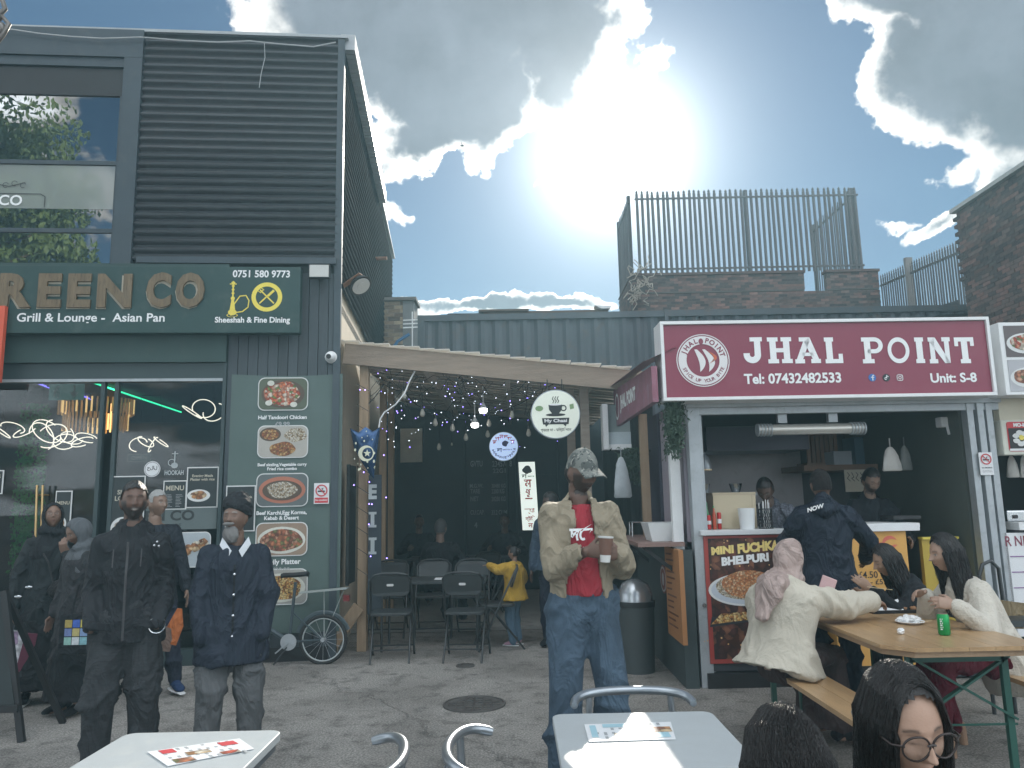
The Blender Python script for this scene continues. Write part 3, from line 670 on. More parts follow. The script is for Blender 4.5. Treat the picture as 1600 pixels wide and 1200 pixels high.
a = MB(); a.lathe((cx, -.02, cz), [(.0,0),(.065,0),(.065,-.03),(.045,-.06),(0,-.06)], 20, axis='y'); obj('base', a, white, T, smooth=30)
a = MB(); a.ell((cx, -.1, cz-.005), (.05,.05,.05), 16, 10); obj('ball', a, white, T, smooth=60)
a = MB(); a.cyl((cx-.01, -.14, cz-.01), (cx-.01, -.155, cz-.012), .026, n=16); obj('lens', a, black, T)
a = MB(); pts = []
for px, py in ((-30,44),(20,46),(60,52),(110,57),(160,60),(220,58),(280,63),(340,66),(390,64),(440,69),(490,73),(525,66)):
    u, z = LF.hit(px, py, -.11); pts.append((u, -.11, z))
a.tube(pts, .008, 6); solo('roof_cable', 'thin grey cable drooping along the roof edge of the corrugated building', 'cable', a, mat('grey_cable', (.42,.43,.44), .6, bump=0), LF)
a = MB(); pts = [(*[LF.hit(px, py, -.07)[0]], -.07, LF.hit(px, py, -.07)[1]) for px, py in ((413,66),(414,90),(408,115),(405,137))]; a.tube(pts, .004, 5)
solo('loose_wire', 'short loose wire hanging down the corrugated cladding', 'wire', a, MC['grey_cable'], LF)
a = MB(); pts = [LF.M @ Vector((.02, v, 0)) for v in (3.4, 3.4)]; q = at(583, 404, 12.2); a.cyl(q-Vector((.3,0,0)), q+Vector((.23,0,0)), .03, n=10); solo('overflow_pipe', 'stub of rusty overflow pipe sticking out of the side wall', 'pipe', a, MC['rusty_bracket'])
# menu banner
v = -.035; r = LF.rect(362, 585, 533, 1000, v)
T = thing('menu_banner', 'tall dark green menu banner with four dish photos and prices', 'banner', ((r[0]+r[1])/2, v, .25), LF)
a = MB(); nu, nz = 8, 22; rings = []
for j in range(nz+1):
    z = .28+(r[3]-.28)*j/nz; rings.append([(r[0]+(r[1]-r[0]-.02)*i/nu, v+.006*math.sin(i*1.9+j*.4)+.004*math.sin(j*1.3+i), z-.02*math.sin(i/nu*3.1)*(j == nz)) for i in range(nu+1)])
a.loft(rings, cap=False, closed=False); obj('vinyl_sheet', a, mat('grey_green_vinyl', (.085,.125,.115), .45, var=.15, bump=.15, bs=6), T, smooth=60)
dishes = [((404,590,481,641), 'Half Tandoori Chicken', '£9.99', 0), ((403,665,481,715), 'Beef sizzling,Vegetable curry\nFried rice combo', '£8.99', 1), ((401,740,481,791), 'Beef Karchi,Egg Korma,\nKebab & Desert', '£12.00', 2), ((400,817,480,868), 'Family Platter', '£20.00', 3), ((395,890,480,944), '', '', 5)]
whp = mat('white_print', (.66,.67,.66), .55, var=.1, vs=10, bump=0)
for (bx, name_, pr, fi) in dishes:
    q = LF.rect(*bx, v-.012); a = MB(); flat(a, rrect(q[0], q[1], q[2], q[3], .07), v-.010, .002, 0)
    a2 = rrect(q[0]+.01, q[1]-.01, q[2]+.01, q[3]-.01, .062); flat(a, a2, v-.012, .002, 1)
    cx, cz = (q[0]+q[1])/2, (q[2]+q[3])/2; w, h = (q[1]-q[0])/2, (q[3]-q[2])/2
    if fi == 0: flat(a, oval(cx, cz, w*.86, h*.85), v-.014, .001, 2); flat(a, oval(cx-.01, cz, w*.74, h*.7, 28, .1), v-.016, .001, 3); [flat(a, oval(cx+sx*w*.62, cz+sz*h*.68, w*.14, h*.16), v-.018, .001, 5) for sx, sz in ((-.8,.95),(.7,-.95),(-.9,-.8))]
    elif fi == 1: flat(a, oval(cx-w*.5, cz+h*.45, w*.42, h*.42), v-.014, .001, 2); flat(a, oval(cx-w*.5, cz+h*.45, w*.34, h*.32), v-.016, .001, 3); flat(a, oval(cx+w*.5, cz+h*.4, w*.42, h*.44, 28, .12, 3), v-.014, .001, 4); flat(a, oval(cx, cz-h*.45, w*.52, h*.42, 28, .08), v-.0165, .001, 3)
    elif fi == 2: flat(a, oval(cx, cz, w*.9, h*.8), v-.014, .001, 6); flat(a, oval(cx, cz-.005, w*.76, h*.6), v-.016, .001, 2); flat(a, oval(cx, cz, w*.55, h*.5, 28, .1, 4), v-.018, .001, 3)
    else: flat(a, oval(cx, cz-.01, w*.92, h*.8), v-.014, .001, 5); flat(a, oval(cx, cz-.01, w*.8, h*.66, 28, .06, fi), v-.016, .001, 3)
    fm = [foods[0], foods[1], foods[2], foods[3], foods[4], foods[5]][fi]
    obj('dish_photo', a, [whp, mat('photo_ground_%s' % 'abcdef'[fi], [(.10,.12,.08),(.42,.40,.36),(.12,.14,.14),(.30,.22,.16),(.2,.2,.2),(.34,.33,.30)][fi], .5, bump=0), mat('dark_plate_print', (.10,.07,.05), .5, bump=0), fm, foods[2], mat('pale_print', (.62,.62,.55), .5, var=.2, vs=20, bump=0), mat('copper_plate_print', (.42,.16,.10), .5, bump=0)], T)
    if name_:
        cx0, cz0 = LF.hit((bx[0]+bx[2])/2-1, bx[3]+11, v-.013); hh = .035 if '\n' not in name_ else .065; a = MB()
        if '\n' in name_: cz0 -= .02
        text(a, name_, q[0]+.01, q[1]-.01, cz0-hh, cz0+hh, v-.012, .03); obj('dish_name', a, inkw, T)
        a = MB(); text(a, pr, cx0-.09, cx0+.09, cz0-hh-.065, cz0-hh-.012, v-.012, .03); obj('dish_price', a, inkg, T)
# small signs
def plate(name, label, cat, fr, px, v, mt, build, group=None, th=.006):
    r = fr.rect(*px, v); T = thing(name, label, cat, ((r[0]+r[1])/2, v, r[2]), fr, group)
    a = MB(); a.box(r[0], r[1], v-th, v, r[2], r[3]); obj('board', a, mt, T); build(T, r, v-th-.002); return T
def nosmoke(T, r, v):
    w, h = r[1]-r[0], r[3]-r[2]; a = MB(); no_smoking(a, (r[0]+r[1])/2, r[3]-w*.5, w*.4, v, 0, 1); a.box(r[0]+w*.06, r[1]-w*.06, v-.0005, v, r[2]+h*.05, r[2]+h*.3, 0) if h > 1.2*w and T['label'].startswith('small') else None
    obj('symbol', a, [inkr, inkk], T); a = MB()
    if T['label'].startswith('small'): text(a, 'No smoking', r[0]+w*.1, r[1]-w*.1, r[2]+h*.1, r[2]+h*.24, v-.002, .02); obj('lettering', a, inkw, T)
    else: text(a, 'NO SMOKING', r[0]+w*.12, r[1]-w*.12, r[2]+h*.28, r[2]+h*.36, v-.001, .03); text(a, 'It is against the law to\nsmoke in these premises', r[0]+w*.12, r[1]-w*.12, r[2]+h*.08, r[2]+h*.24, v-.001); obj('lettering', a, inkk, T)
plate('no_smoking_sign', 'small no smoking sign with red band beside the menu banner photos', 'sign', LF, (491,755,514,787), -.062, paperm, nosmoke)
def poster(px, fr, v, label, fi, title, plate_=True, name='menu_poster'):
    def b(T, r, v):
        w, h = r[1]-r[0], r[3]-r[2]; a = MB(); a.box(r[0]+.012, r[1]-.012, v-.001, v, r[2]+.012, r[3]-.012); obj('print_ground', a, mat('dark_poster_print', (.022,.03,.032), .35, bump=0), T)
        a = MB(); text(a, title, r[0]+w*.12, r[1]-w*.12, r[3]-h*.42, r[3]-h*.1, v-.003, .02); obj('lettering', a, mat('tan_lettering', (.5,.47,.38), .5, bump=0), T)
        if plate_:
            a = MB(); flat(a, oval((r[0]+r[1])/2-w*.1, r[2]+h*.3, w*.36, h*.15), v-.003, .001, 0); flat(a, oval((r[0]+r[1])/2-w*.1, r[2]+h*.31, w*.26, h*.1, 24, .08), v-.005, .001, 1); obj('dish_photo', a, [whp, foods[fi]], T)
        else:
            a = MB(); q = random.Random(fi)
            for c in range(2):
                for k in range(9): u = r[0]+w*(.1+.45*c); z = r[3]-h*(.5+.05*k); a.box(u, u+w*q.uniform(.15,.32), v-.003, v-.002, z, z+h*.014)
            obj('menu_lines', a, inkg, T)
    return plate(name, label, 'poster', fr, px, v, whp, b)
v = -.0
poster((176,744,222,860), LF, -.004, 'white edged poster in the window behind the smiling man', 4, 'SHISHA\nLOUNGE')
poster((256,751,291,796), LF, -.004, 'small menu sheet in the window, with columns of tiny text', 5, 'MENU', False)
poster((293,730,340,793), LF, -.004, 'Evening meals poster with a plate photo in the shop window', 4, 'Evening Meals\nPlatter with rice')
poster((354,759,398,830), LF, -.06, 'dark poster on the boarding behind the turbaned man', 3, 'Tandoor Specials')
poster((88,767,109,840), LF, -.004, 'narrow poster with food photo on the door beside the hijab woman', 4, 'MENU')
poster((-30,735,4,772), LF, -.004, 'white edged poster cut by the left edge of the picture', 4, 'OFFERS')
def opn(T, r, v): a = MB(); text(a, 'OPEN', r[0]+.03, r[1]-.03, r[2]+.025, r[3]-.025, v-.001, .01, space=1.15); ring; line(a, [(r[0]+.01,r[2]+.01),(r[1]-.01,r[2]+.01),(r[1]-.01,r[3]-.01),(r[0]+.01,r[3]-.01),(r[0]+.01,r[2]+.01)], .004, v-.001); obj('lettering', a, mat('faded_lettering', (.28,.27,.23), .6, bump=0), T)
plate('open_sign', 'small dark OPEN sign hanging in the shop window', 'sign', LF, (199,709,237,722), .1, signm, opn)
def exitb(T, r, v):
    w, h = r[1]-r[0], r[3]-r[2]; a = MB(); s = h*.9
    u = r[0]+w*.22; z = r[2]+h*.5; flat(a, oval(u+s*.1, z+s*.33, s*.08, s*.08, 10), v, .001)
    line(a, [(u, z+s*.2), (u-.02, z-s*.05), (u+s*.15, z-s*.15), (u+s*.1, z-s*.4)], s*.1, v-.001); line(a, [(u-.02, z-s*.05), (u-s*.15, z-s*.3)], s*.1, v-.001); line(a, [(u-s*.2, z+s*.05), (u, z+s*.17), (u+s*.2, z)], s*.07, v-.001)
    u = r[0]+w*.72; line(a, [(u, z+s*.38), (u, z-s*.2)], s*.12, v-.001); flat(a, [(u-s*.3, z-s*.02), (u+s*.3, z-s*.02), (u, z-s*.42)], v-.001, .001); obj('symbol', a, mat('pale_sign_print', (.45,.55,.5), .5, bump=0), T)
plate('exit_sign', 'green exit sign with running figure and down arrow near the shop ceiling', 'sign', LF, (78,600,131,625), .45, emat('exit_green', (.10,.22,.19), .25), exitb)
cx, cz = LF.hit(238, 733, -.0); a = MB(); flat(a, oval(cx, cz, .082, .082), -.002, .002, 0); ring(a, cx, cz, .07, .074, -.0055, 1, 28); text(a, 'حلال', cx-.05, cx+.05, cz-.02, cz+.035, -.0055, .03, mi=1)
solo('halal_sticker', 'round white halal sticker on the shop window', 'sticker', a, [paperm, inkk], LF)
r = LF.rect(259, 706, 287, 742, 0); a = MB(); text(a, 'HOOKAH', r[0], r[1], r[2], r[2]+.05, -.004, .03, fit=True); cx = (r[0]+r[1])/2
line(a, [(cx,r[2]+.09),(cx,r[3])], .012, -.004); flat(a, oval(cx, r[2]+.1, .035, .03, 14), -.002, .002); ring(a, cx-.03, r[2]+.13, .03, .037, -.004, a0=40, a1=280); line(a, [(cx-.03,r[3]-.02),(cx+.03,r[3]-.02)], .008, -.004)
solo('hookah_decal', 'hookah decal with the word HOOKAH in the shop window', 'decal', a, mat('pale_decal', (.42,.46,.47), .5, bump=0), LF)
r = LF.rect(228, 795, 338, 826, 0); T = thing('window_film', 'grey window film band lettered GREEN CO LOUNGE behind the men', 'window film', ((r[0]+r[1])/2, 0, r[2]), LF)
a = MB(); a.box(r[0], r[1], -.003, -.001, r[2], r[3]); obj('film', a, mat('grey_window_film', (.12,.15,.15), .5, bump=0), T)
a = MB(); text(a, 'GREEN CO', LF.hit(180,805)[0], LF.hit(304,805)[0], r[2]+.09, r[3]-.02, -.005, .03, fit=True); text(a, 'LOUNGE', LF.hit(238,800)[0], LF.hit(292,800)[0], r[2]+.015, r[2]+.06, -.005, .01); obj('lettering', a, mat('dark_film_lettering', (.03,.035,.035), .5, bump=0), T)
r = LF.rect(262, 832, 328, 886, -.004); T = thing('kebab_sticker', 'large kebab photo sticker lettered Malai on the glass between the two men', 'sticker', ((r[0]+r[1])/2, 0, r[2]), LF)
a = MB(); flat(a, rrect(r[0], r[1], r[2], r[3], .06), -.004, .002, 0); flat(a, rrect(r[0]+.01, r[1]-.01, r[2]+.01, r[3]-.01, .05), -.006, .001, 1)
for k in range(5): flat(a, oval(r[0]+.06+k*.075, r[2]+.12+k*.03, .05, .055, 14, .15, k), -.008-.001*k, .001, 2)
obj('dish_photo', a, [whp, mat('pale_blue_print', (.42,.47,.50), .5, bump=0), foods[4]], T); a = MB(); q = LF.rect(268, 888, 293, 899, -.006); text(a, 'Malai', q[0]-.04, q[1], q[2], q[3], -.006, .03); obj('lettering', a, inkw, T)
# ------------------------------------------------------------------ tree and sky line behind the photographer (mirrored in the upper windows)
def tree(name, label, x, y, h, R, seed, n=5200):
    q = random.Random(seed); T = thing(name, label, 'tree', (x, y, 0))
    bark = mat('tree_bark', (.12,.09,.065), .95, bump=.6); leafm = mat('tree_leaves', (.13,.20,.06), .6, var=.5, vs=.8, bump=0, hue=0)
    a = MB(); a.tube([(x,y,0),(x+.1,y,h*.2),(x-.1,y+.1,h*.42),(x+.1,y,h*.7)], [.42,.3,.24,.1], 10)
    tips = []
    for k in range(16):
        z = h*(.32+.4*k/16); an = q.random()*6.28; L = R*q.uniform(.6,1); e = Vector((x+L*math.cos(an), y+L*math.sin(an), z+L*.55)); m_ = Vector((x,y,z)).lerp(e, .5)+Vector((0,0,.3))
        a.tube([(x,y,z), m_, e], [.13,.08,.03], 6); tips.append(e); tips.append(m_)
    obj('trunk', a, bark, T); b = MB(); cl = [(t_+Vector((q.gauss(0,.5), q.gauss(0,.5), q.gauss(.6,.6))), q.uniform(.7,1.5)) for t_ in tips for _ in range(3)]
    cl += [(Vector((x+q.gauss(0,R*.35), y+q.gauss(0,R*.35), h*.62+q.gauss(0,h*.16))), q.uniform(.8,1.5)) for _ in range(40)]
    for k in range(n):
        c, r_ = cl[q.randrange(len(cl))]; d = Vector((q.gauss(0,1), q.gauss(0,1), q.gauss(0,.7))).normalized()*r_*q.random()**.4; p = c+d
        e = Euler((q.uniform(0,6), q.uniform(0,6), q.uniform(0,6))).to_matrix(); s = q.uniform(.09,.19)
        b.add([p+e@Vector(w_)*s for w_ in ((-1,0,0),(0,.1,-.5),(1,0,0),(0,.1,.5))], [(0,1,2,3)])
    obj('crown', b, leafm, T)
tree('plane_tree', 'leafy green tree behind the photographer, mirrored in the upper window', -17.6, -12, 20.5, 5.2, 3, 46000)
# ------------------------------------------------------------------ pergola
PY = 8.45
PF = Frame((0, PY, 0), 0)
bl, br_ = PF.hit(538, 537), PF.hit(985, 579); bl2, br2 = PF.hit(575, 574), PF.hit(985, 611)
slope = (br_[1]-bl[1])/(br_[0]-bl[0]); hb = br_[1]-br2[1]
T = thing('pergola', 'timber lean-to pergola with boarded roof between the two food places', 'pergola', (-.2, 3, 0), PF)
def zr(x): return bl[1] + slope*(x-bl[0])
a = MB(); a.beam((bl[0], 0, zr(bl[0])-hb/2), (br_[0]+.12, 0, zr(br_[0]+.12)-hb/2), .045, hb); obj('front_beam', a, timber, T, bevel=.003)
ra = mat('milky_roof_sheet', (.66,.66,.64), .4, var=.1, bump=.1); _p = [n for n in ra.node_tree.nodes if n.type == 'BSDF_PRINCIPLED'][0]; _t = ra.node_tree.nodes.new('ShaderNodeBsdfTranslucent'); _t.inputs[0].default_value = (.8,.76,.7,1); _m = ra.node_tree.nodes.new('ShaderNodeMixShader'); _m.inputs[0].default_value = .55; _o = [n for n in ra.node_tree.nodes if n.type == 'OUTPUT_MATERIAL'][0]; ra.node_tree.links.new(_p.outputs[0], _m.inputs[1]); ra.node_tree.links.new(_t.outputs[0], _m.inputs[2]); ra.node_tree.links.new(_m.outputs[0], _o.inputs[0])
a = MB()
for k in range(20):
    x0 = bl[0]-.08+k*.17; a.beam((x0, -.06, zr(x0)+.02+(.008 if k % 2 else 0)), (x0, 6.6, zr(x0)+.02+(.008 if k % 2 else 0)), .168, .012)
obj('roof_sheet', a, ra, T)
bm_ = mat('grey_brown_roof_board', (.50,.42,.35), .75, var=.3, vs=3, bump=.5, bs=25, stretch=(1,8,8), hue=.6)
for k in range(30):
    y = .14+k*.215; a = MB(); dz = rnd.uniform(-.012, .012)
    a.beam((bl[0]+.02, y, zr(bl[0])-.075+dz), (br_[0]+.1, y, zr(br_[0]+.1)-.075-dz), .155, .022); obj('roof_board', a, bm_, T)
for x in (-1.0, -.05, .9):
    a = MB(); a.beam((x, .03, zr(x)-.15), (x, 6.5, zr(x)-.15), .05, .12); obj('rafter', a, bm_, T)
for px, y, w in ((568, .10, .10), (598, 1.6, .085), (611, 2.9, .085)):
    D = PY+y; x = at(px, 800, D).x; a = MB(); a.box(x-w/2, x+w/2, y-w/2, y+w/2, 0, zr(x)-.10); obj('post', a, timberv, T, bevel=.004)
for px, y in ((893, 1.2), (915, .35)):
    D = PY+y; x = at(px, 700, D).x; a = MB(); a.box(x-.05, x+.05, y-.05, y+.05, 0, zr(x)-.10); obj('post', a, bm_, T, bevel=.004)
a = MB(); x = at(568, 800, PY+.1).x; a.beam((x-.02, .0, .48), (x-.32, .02, .06), .02, .13); obj('brace_board', a, timberv, T)
# back wall of the pergola: a container end with stencilled doors
BW = Frame((0, 13.6, 0), 0)
T = thing('container_doors', 'dark container end with stencilled door panels closing the back of the pergola', 'container', (0, 0, 0), BW)
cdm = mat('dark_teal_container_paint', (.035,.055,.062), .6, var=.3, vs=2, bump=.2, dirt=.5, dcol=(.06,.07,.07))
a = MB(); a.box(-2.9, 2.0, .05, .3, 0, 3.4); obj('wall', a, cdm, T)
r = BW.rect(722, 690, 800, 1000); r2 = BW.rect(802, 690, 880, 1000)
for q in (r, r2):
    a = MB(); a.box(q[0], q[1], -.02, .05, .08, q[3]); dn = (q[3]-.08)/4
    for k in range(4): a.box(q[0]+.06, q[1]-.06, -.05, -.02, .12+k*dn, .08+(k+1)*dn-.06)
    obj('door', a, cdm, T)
for px in (728, 794, 808, 874):
    u = BW.hit(px, 800)[0]; a = MB(); a.cyl((u, -.09, .1), (u, -.09, r[3]-.03), .022, n=8); obj('lock_bar', a, cdm, T)
a = MB(); sten = mat('worn_stencil', (.30,.33,.34), .7, var=.5, vs=30, bump=0)
for s_, b in (('GVTU', (735,720,754,729)), ('234576 8', (769,720,800,729)), ('22G1', (770,732,790,739)), ('M.G.W.', (734,756,755,762)), ('TARE', (735,764,750,771)), ('NET', (735,776,748,783)), ('30480 KG', (768,756,790,762)), ('2200 KG', (768,764,788,771)), ('28280 KG', (768,776,790,783)), ('CU.CAP.', (735,797,757,804)), ('33.2 CU.M', (768,797,792,804)), ('4', (741,816,746,825))):
    q = BW.rect(*b, -.056); text(a, s_, q[0], q[1], q[2], q[3], -.0565, .02, fit=True)
obj('stencil', a, sten, T)
q = BW.rect(626, 670, 660, 722, -.02); a = MB(); a.box(q[0], q[1], -.05, 0, q[2], q[3]); solo('light_opening', 'pale translucent sheet let into the back wall of the pergola', 'window', a, mat('pale_translucent_sheet', (.62,.58,.48), .5, var=.25, vs=4, bump=.1), BW)
IR = Frame((1.62, 8.6, 0), math.radians(90))
T = thing('pergola_side_wall', 'dark timber side wall along the right of the pergola', 'wall', (2.5, 0, 0), IR)
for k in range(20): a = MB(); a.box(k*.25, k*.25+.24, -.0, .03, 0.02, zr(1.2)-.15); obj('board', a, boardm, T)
a = MB(); a.box(-2.9, -2.85, 9.6, 13.9, 0, 3.3)
# ------------------------------------------------------------------ background
BF = Frame((0, 14.6, 0), 0)
zc = BF.hit(820, 490)[1]; uL = BF.hit(651, 500)[0]; uR = BF.hit(1700, 500)[0]
T = thing('shipping_container', 'long blue grey corrugated shipping container behind the pergola roof', 'container', ((uL+uR)/2, 1.2, 0), BF)
a = MB(); n = 0; P_ = .278; u = uL+.15; rings = [[], []]
pts = []
while u < uR:
    pts += [(u, 0), (u+.07, 0), (u+.10+.04, -.036*-1), (u+.10+.04+.07, .036)]; u += .278
for z in (2.0, zc-.12): rings[0 if z == 2.0 else 1] = [(p, y, z) for p, y in pts]
a.loft(rings, cap=False, closed=False); obj('side_panel', a, contb, T)
a = MB(); a.box(uL, uR, -.03, .12, zc-.12, zc); a.box(uL, uL+.15, -.04, .12, 0, zc-.001); obj('frame', a, contb, T)
a = MB(); a.box(uL+.02, uR, .1, 2.4, 0.1, zc-.02); obj('body', a, contb, T)
u1040 = BF.hit(1042, 500)[0]; a = MB(); a.box(u1040-.05, u1040+.02, -.06, -.031, 2, zc+.01); obj('joint_post', a, contb, T)
q = BF.rect(734, 486, 768, 492); 
rub = mat('grey_debris', (.10,.10,.105), .8, var=.4, bump=.4)
T = thing('roof_debris', 'broken grey boards lying on top of the container', 'debris', ((q[0]+q[1])/2, .3, zc), BF)
for k in range(9):
    x = BF.hit(700+rnd.random()*60, 490)[0]; a = MB(); a.beam((x-.3, .1+rnd.random()*.5, zc+.015+rnd.random()*.05), (x+.35, .1+rnd.random()*.6, zc+.03+rnd.random()*.08), .12, .02, upv=(rnd.uniform(-.3,.3),0,1)); obj('board', a, rub, T)
q = BF.rect(755, 484, 953, 493); a = MB(); a.box(q[0], q[1], .2, .9, zc+.002, zc+.10); a.box(q[0]-.1, q[0]+.9, .15, .85, zc+.10, zc+.14); solo('roof_felt_roll', 'low brown roof felt strip lying on the container top', 'roof felt', a, mat('brown_felt', (.12,.085,.065), .9, bump=.4), BF)
q = BF.rect(940, 476, 957, 487); a = MB(); a.poly([(q[0],zc+.1),(q[1]-.05,zc+.1),(q[1],q[3]),(q[0]-.12,q[3]+.02)], lambda a_, b_, t: (a_, .1+t, b_), .3); solo('white_offcut', 'small white offcut lying at the end of the felt strip', 'offcut', a, white, BF)
# brick pier left
CF = Frame((0, 13.9, 0), 0); q = CF.rect(584, 466, 649, 600)
T = thing('brick_pier', 'brick pier with slab cap behind the pergola roof on the left', 'pier', ((q[0]+q[1])/2, .2, 0), CF)
q2 = CF.rect(586, 471, 629, 600); mb_ = brick_meshes(ybr); brick_wall(T, CF, q[0]+.05, q2[1], 2.9, q2[3], 0, mb_, mortar, mats=ybr, depth=.5)
a = MB(); a.box(q2[1]+.003, q[1]-.03, -.01, .6, 0, q2[3]); obj('render_strip', a, mat('grey_render', (.20,.21,.21), .9, bump=.4), T)
a = MB(); a.box(q[0], q[1]+.02, -.06, .6, q2[3]+.002, q[3]); obj('coping', a, mat('concrete_coping', (.17,.165,.155), .9, bump=.4), T)
p = at(640, 512, 13.6); T = thing('aerial_bracket', 'small white aerial bracket with blue strap by the brick pier', 'aerial', p)
a = MB(); 
for dx, dz in ((0,.0),(.0,.07),(0,.14)): a.beam(p+Vector((-.12,0,dz)), p+Vector((.14,.05,dz+.02)), .015, .02)
a.beam(p+Vector((.05,0,-.4)), p+Vector((.05,0,.3)), .02, .02); obj('bars', a, white, T)
a = MB(); a.tube([p+Vector((-.35,0,-.45)), p+Vector((-.22,0,-.25)), p+Vector((.0,0,-.12))], (.03), 6); obj('strap', a, mat('blue_strap', (.05,.16,.32), .5, bump=0), T)
# brick parapet with palisade
HD = 20.0; HF = Frame((0, HD, 0), 0)
u0, zt_ = HF.hit(988, 429); u1, _ = HF.hit(1256, 429); un = HF.hit(1291, 429)[0]; u2 = HF.hit(1372, 425)[0]; zb = HF.hit(1100, 492)[1]; zn = HF.hit(1270, 453)[1]
T = thing('brick_parapet', 'red brick parapet wall carrying the tall spiked fence', 'wall', ((u0+u2)/2, 0, 0), HF)
rb = brick_meshes(bricks)
brick_wall(T, HF, u0, u2, zb, zn-.02, 0, rb, mortd, cap=200, mats=bricks, depth=.22)
for ua, ub in ((u0, u1), (un, u2)):
    brick_wall(T, HF, ua, ub, zn+.01, zt_-.05, 0, rb, mortd, cap=70, mats=bricks, build_backing=False)
    a = MB(); a.box(ua+.01, ub-.01, .008, .22, zn-.01, zt_-.055); obj('wall', a, mortd, T)
    a = MB(); a.box(ua-.03, ub+.03, -.04, .26, zt_-.05, zt_+.02); obj('coping', a, mat('dark_brick_coping', (.10,.065,.055), .9, var=.3, bump=.5), T)
LFr = Frame((u0, HD+.25, 0), math.radians(-90)); # left return, faces -x; u runs towards the camera
brick_wall(T, WF, 0, 0, 0, 0, 0, rb, mortd, build_backing=False)
a = MB(); a.box(u0+.0, u0+.22, .23, 2.6, 3, zt_+.0); obj('return_wall', a, mortd, T)
rest = MB(); z = zb-.3; row = 0
while z < zt_-.08:
    y = .24 + (.11 if row % 2 else 0)
    while y < 2.5: rest.box(u0-.008, u0+.05, y, y+.215, z, z+.065, rnd.randrange(3)); y += .225
    z += .075; row += 1
tag(obj('return_bricks', rest, bricks, T), kind='stuff')
a = MB(); a.box(u0-.03, u0+.25, .26, 2.65, zt_+.003, zt_+.03); obj('coping', a, MC['dark_brick_coping'], T)
def palisade(name, label, A, B, za, zb_, n, th_, posts, rails=(.1, .9), group=None):
    """pales from A to B (world points on the ground line), tops at za, feet at zb_"""
    A, B = Vector(A), Vector(B); T = thing(name, label, 'fence', ((A.x+B.x)/2, (A.y+B.y)/2, zb_), WF, group)
    d = (B-A); L = d.length; d.normalize(); nrm = Vector((-d.y, d.x, 0)); h = za-zb_; ang = math.atan2(d.y, d.x)
    w = .082; p = MB(); s = w/2
    prof = [(-s, 0), (-s*.45, -.012), (0, -.02), (s*.45, -.012), (s, 0)]
    rg = lambda z, k=1: [(x*k, y*k, z) for x, y in prof] + [(x*k, y*k+.004, z) for x, y in prof[::-1]]
    p.loft([rg(0), rg(h-.11), rg(h-.10, .62), rg(h-.06, .95), rg(h, .08)]); m = p.mesh('pale', steel)
    c = CUR[T]
    for k in range(n):
        q = A+d*(L*(k+.5)/n); o = bpy.data.objects.new('pale', m); SC.collection.objects.link(o); o.parent = T
        o.location = (q.x-c[0], q.y-c[1], q.z+ rnd.uniform(-.015,.015)); o.rotation_euler = (rnd.uniform(-.006,.006), rnd.uniform(-.008,.008), ang)
    dz = B.z-A.z
    for f in rails:
        a = MB(); z = zb_+h*f; a.beam((A.x, A.y, A.z*0+z+nrm.z), (B.x, B.y, z+dz), .045, .045); obj('rail', a, steel, T)
    for f in posts:
        q = A+d*L*f; a = MB(); a.box(q.x-.05, q.x+.05, q.y+.03, q.y+.13, zb_-.9, za-.02+dz*f); obj('post', a, steel, T)
    return T
zf = HF.hit(1200, 292)[1]; fa = HF.hit(1002, 400)[0]; fb = HF.hit(1352, 400)[0]; zfb = zt_-.0
def pal2(name, label, A, B, za, zb_, n, posts, rails=(.1,.93)):
    A = Vector((A[0], A[1], 0)); B = Vector((B[0], B[1], 0)); T = palisade(name, label, A, B, za, zb_, n, .06, posts, rails)
    for o in T.children:
        if o.name.startswith('pale'): o.location.z += zb_-CUR[T][2]+0
    return T
pal2('palisade_fence', 'long front run of spiked steel palisade fence above the brick parapet', (fa-.1, HD+.1), (fb, HD+.1), zf, zfb+.02, 43, (.5, .975), (.06, .90))
pal2('palisade_fence', 'left return of the spiked palisade fence nearest the sun', (u0+.05, HD+.3), (u0+.05, HD+2.4), zf, zfb-.5, 14, (0.02, .98), (.2, .92))
pal2('palisade_fence', 'right return of the spiked palisade fence running back behind the front pales', (fb-.12, HD+.3), (fb-.12, HD+3.0), zf, zfb-.7, 18, (.0, .98), (.25, .92))
# right brick building and the fence beside it
RX = 8.25; y_far = 8.25/((1493-800)/1190); 
pr = at(1493, 328, 14.1); RX = pr.x; RF = Frame((RX, 14.1, 0), math.radians(-90))   # u = -y, visible face local y = 0
T = thing('brick_building', 'tall dark brick building at the right edge of the photo', 'building', (3, 0, 0), RF)
zrt = pr.z
bb = brick_meshes([bricks[1], bricks[2], bricks[0]])
a = MB(); a.box(0, 8.5, .008, 6, 0, zrt-.06); obj('wall', a, mortd, T)
cbk = CUR[T]; n = 0; rest = MB(); z = zrt-.13; row = 0
while z > zrt-4.0:
    u = -.1125 if row % 2 else 0
    while u < 3.4:
        a0, e0 = max(u, 0), u+.215
        if n < 300 and row < 24: 
            o = bpy.data.objects.new('brick', bb[rnd.randrange(6)]); SC.collection.objects.link(o); o.parent = T; o.location = (u-cbk[0], rnd.uniform(-.006,.006), z); n += 1
        else: rest.box(a0, e0, rnd.uniform(-.005,.005), .09, z, z+.065, rnd.randrange(3))
        u += .225
    z -= .075; row += 1
tag(obj('remaining_bricks', rest, [bricks[1], bricks[2], bricks[0]], T), kind='stuff')
a = MB(); a.box(-.08, 8.6, -.08, .3, zrt-.055, zrt+.02); obj('roof_edge', a, white if False else mat('pale_roof_edge', (.42,.42,.40), .6, var=.2, bump=.1), T)
pa, pb = at(1374, 430, 20.0), at(1500, 372, 17.0); pc, pd = at(1374, 487, 20.0), at(1500, 487, 17)
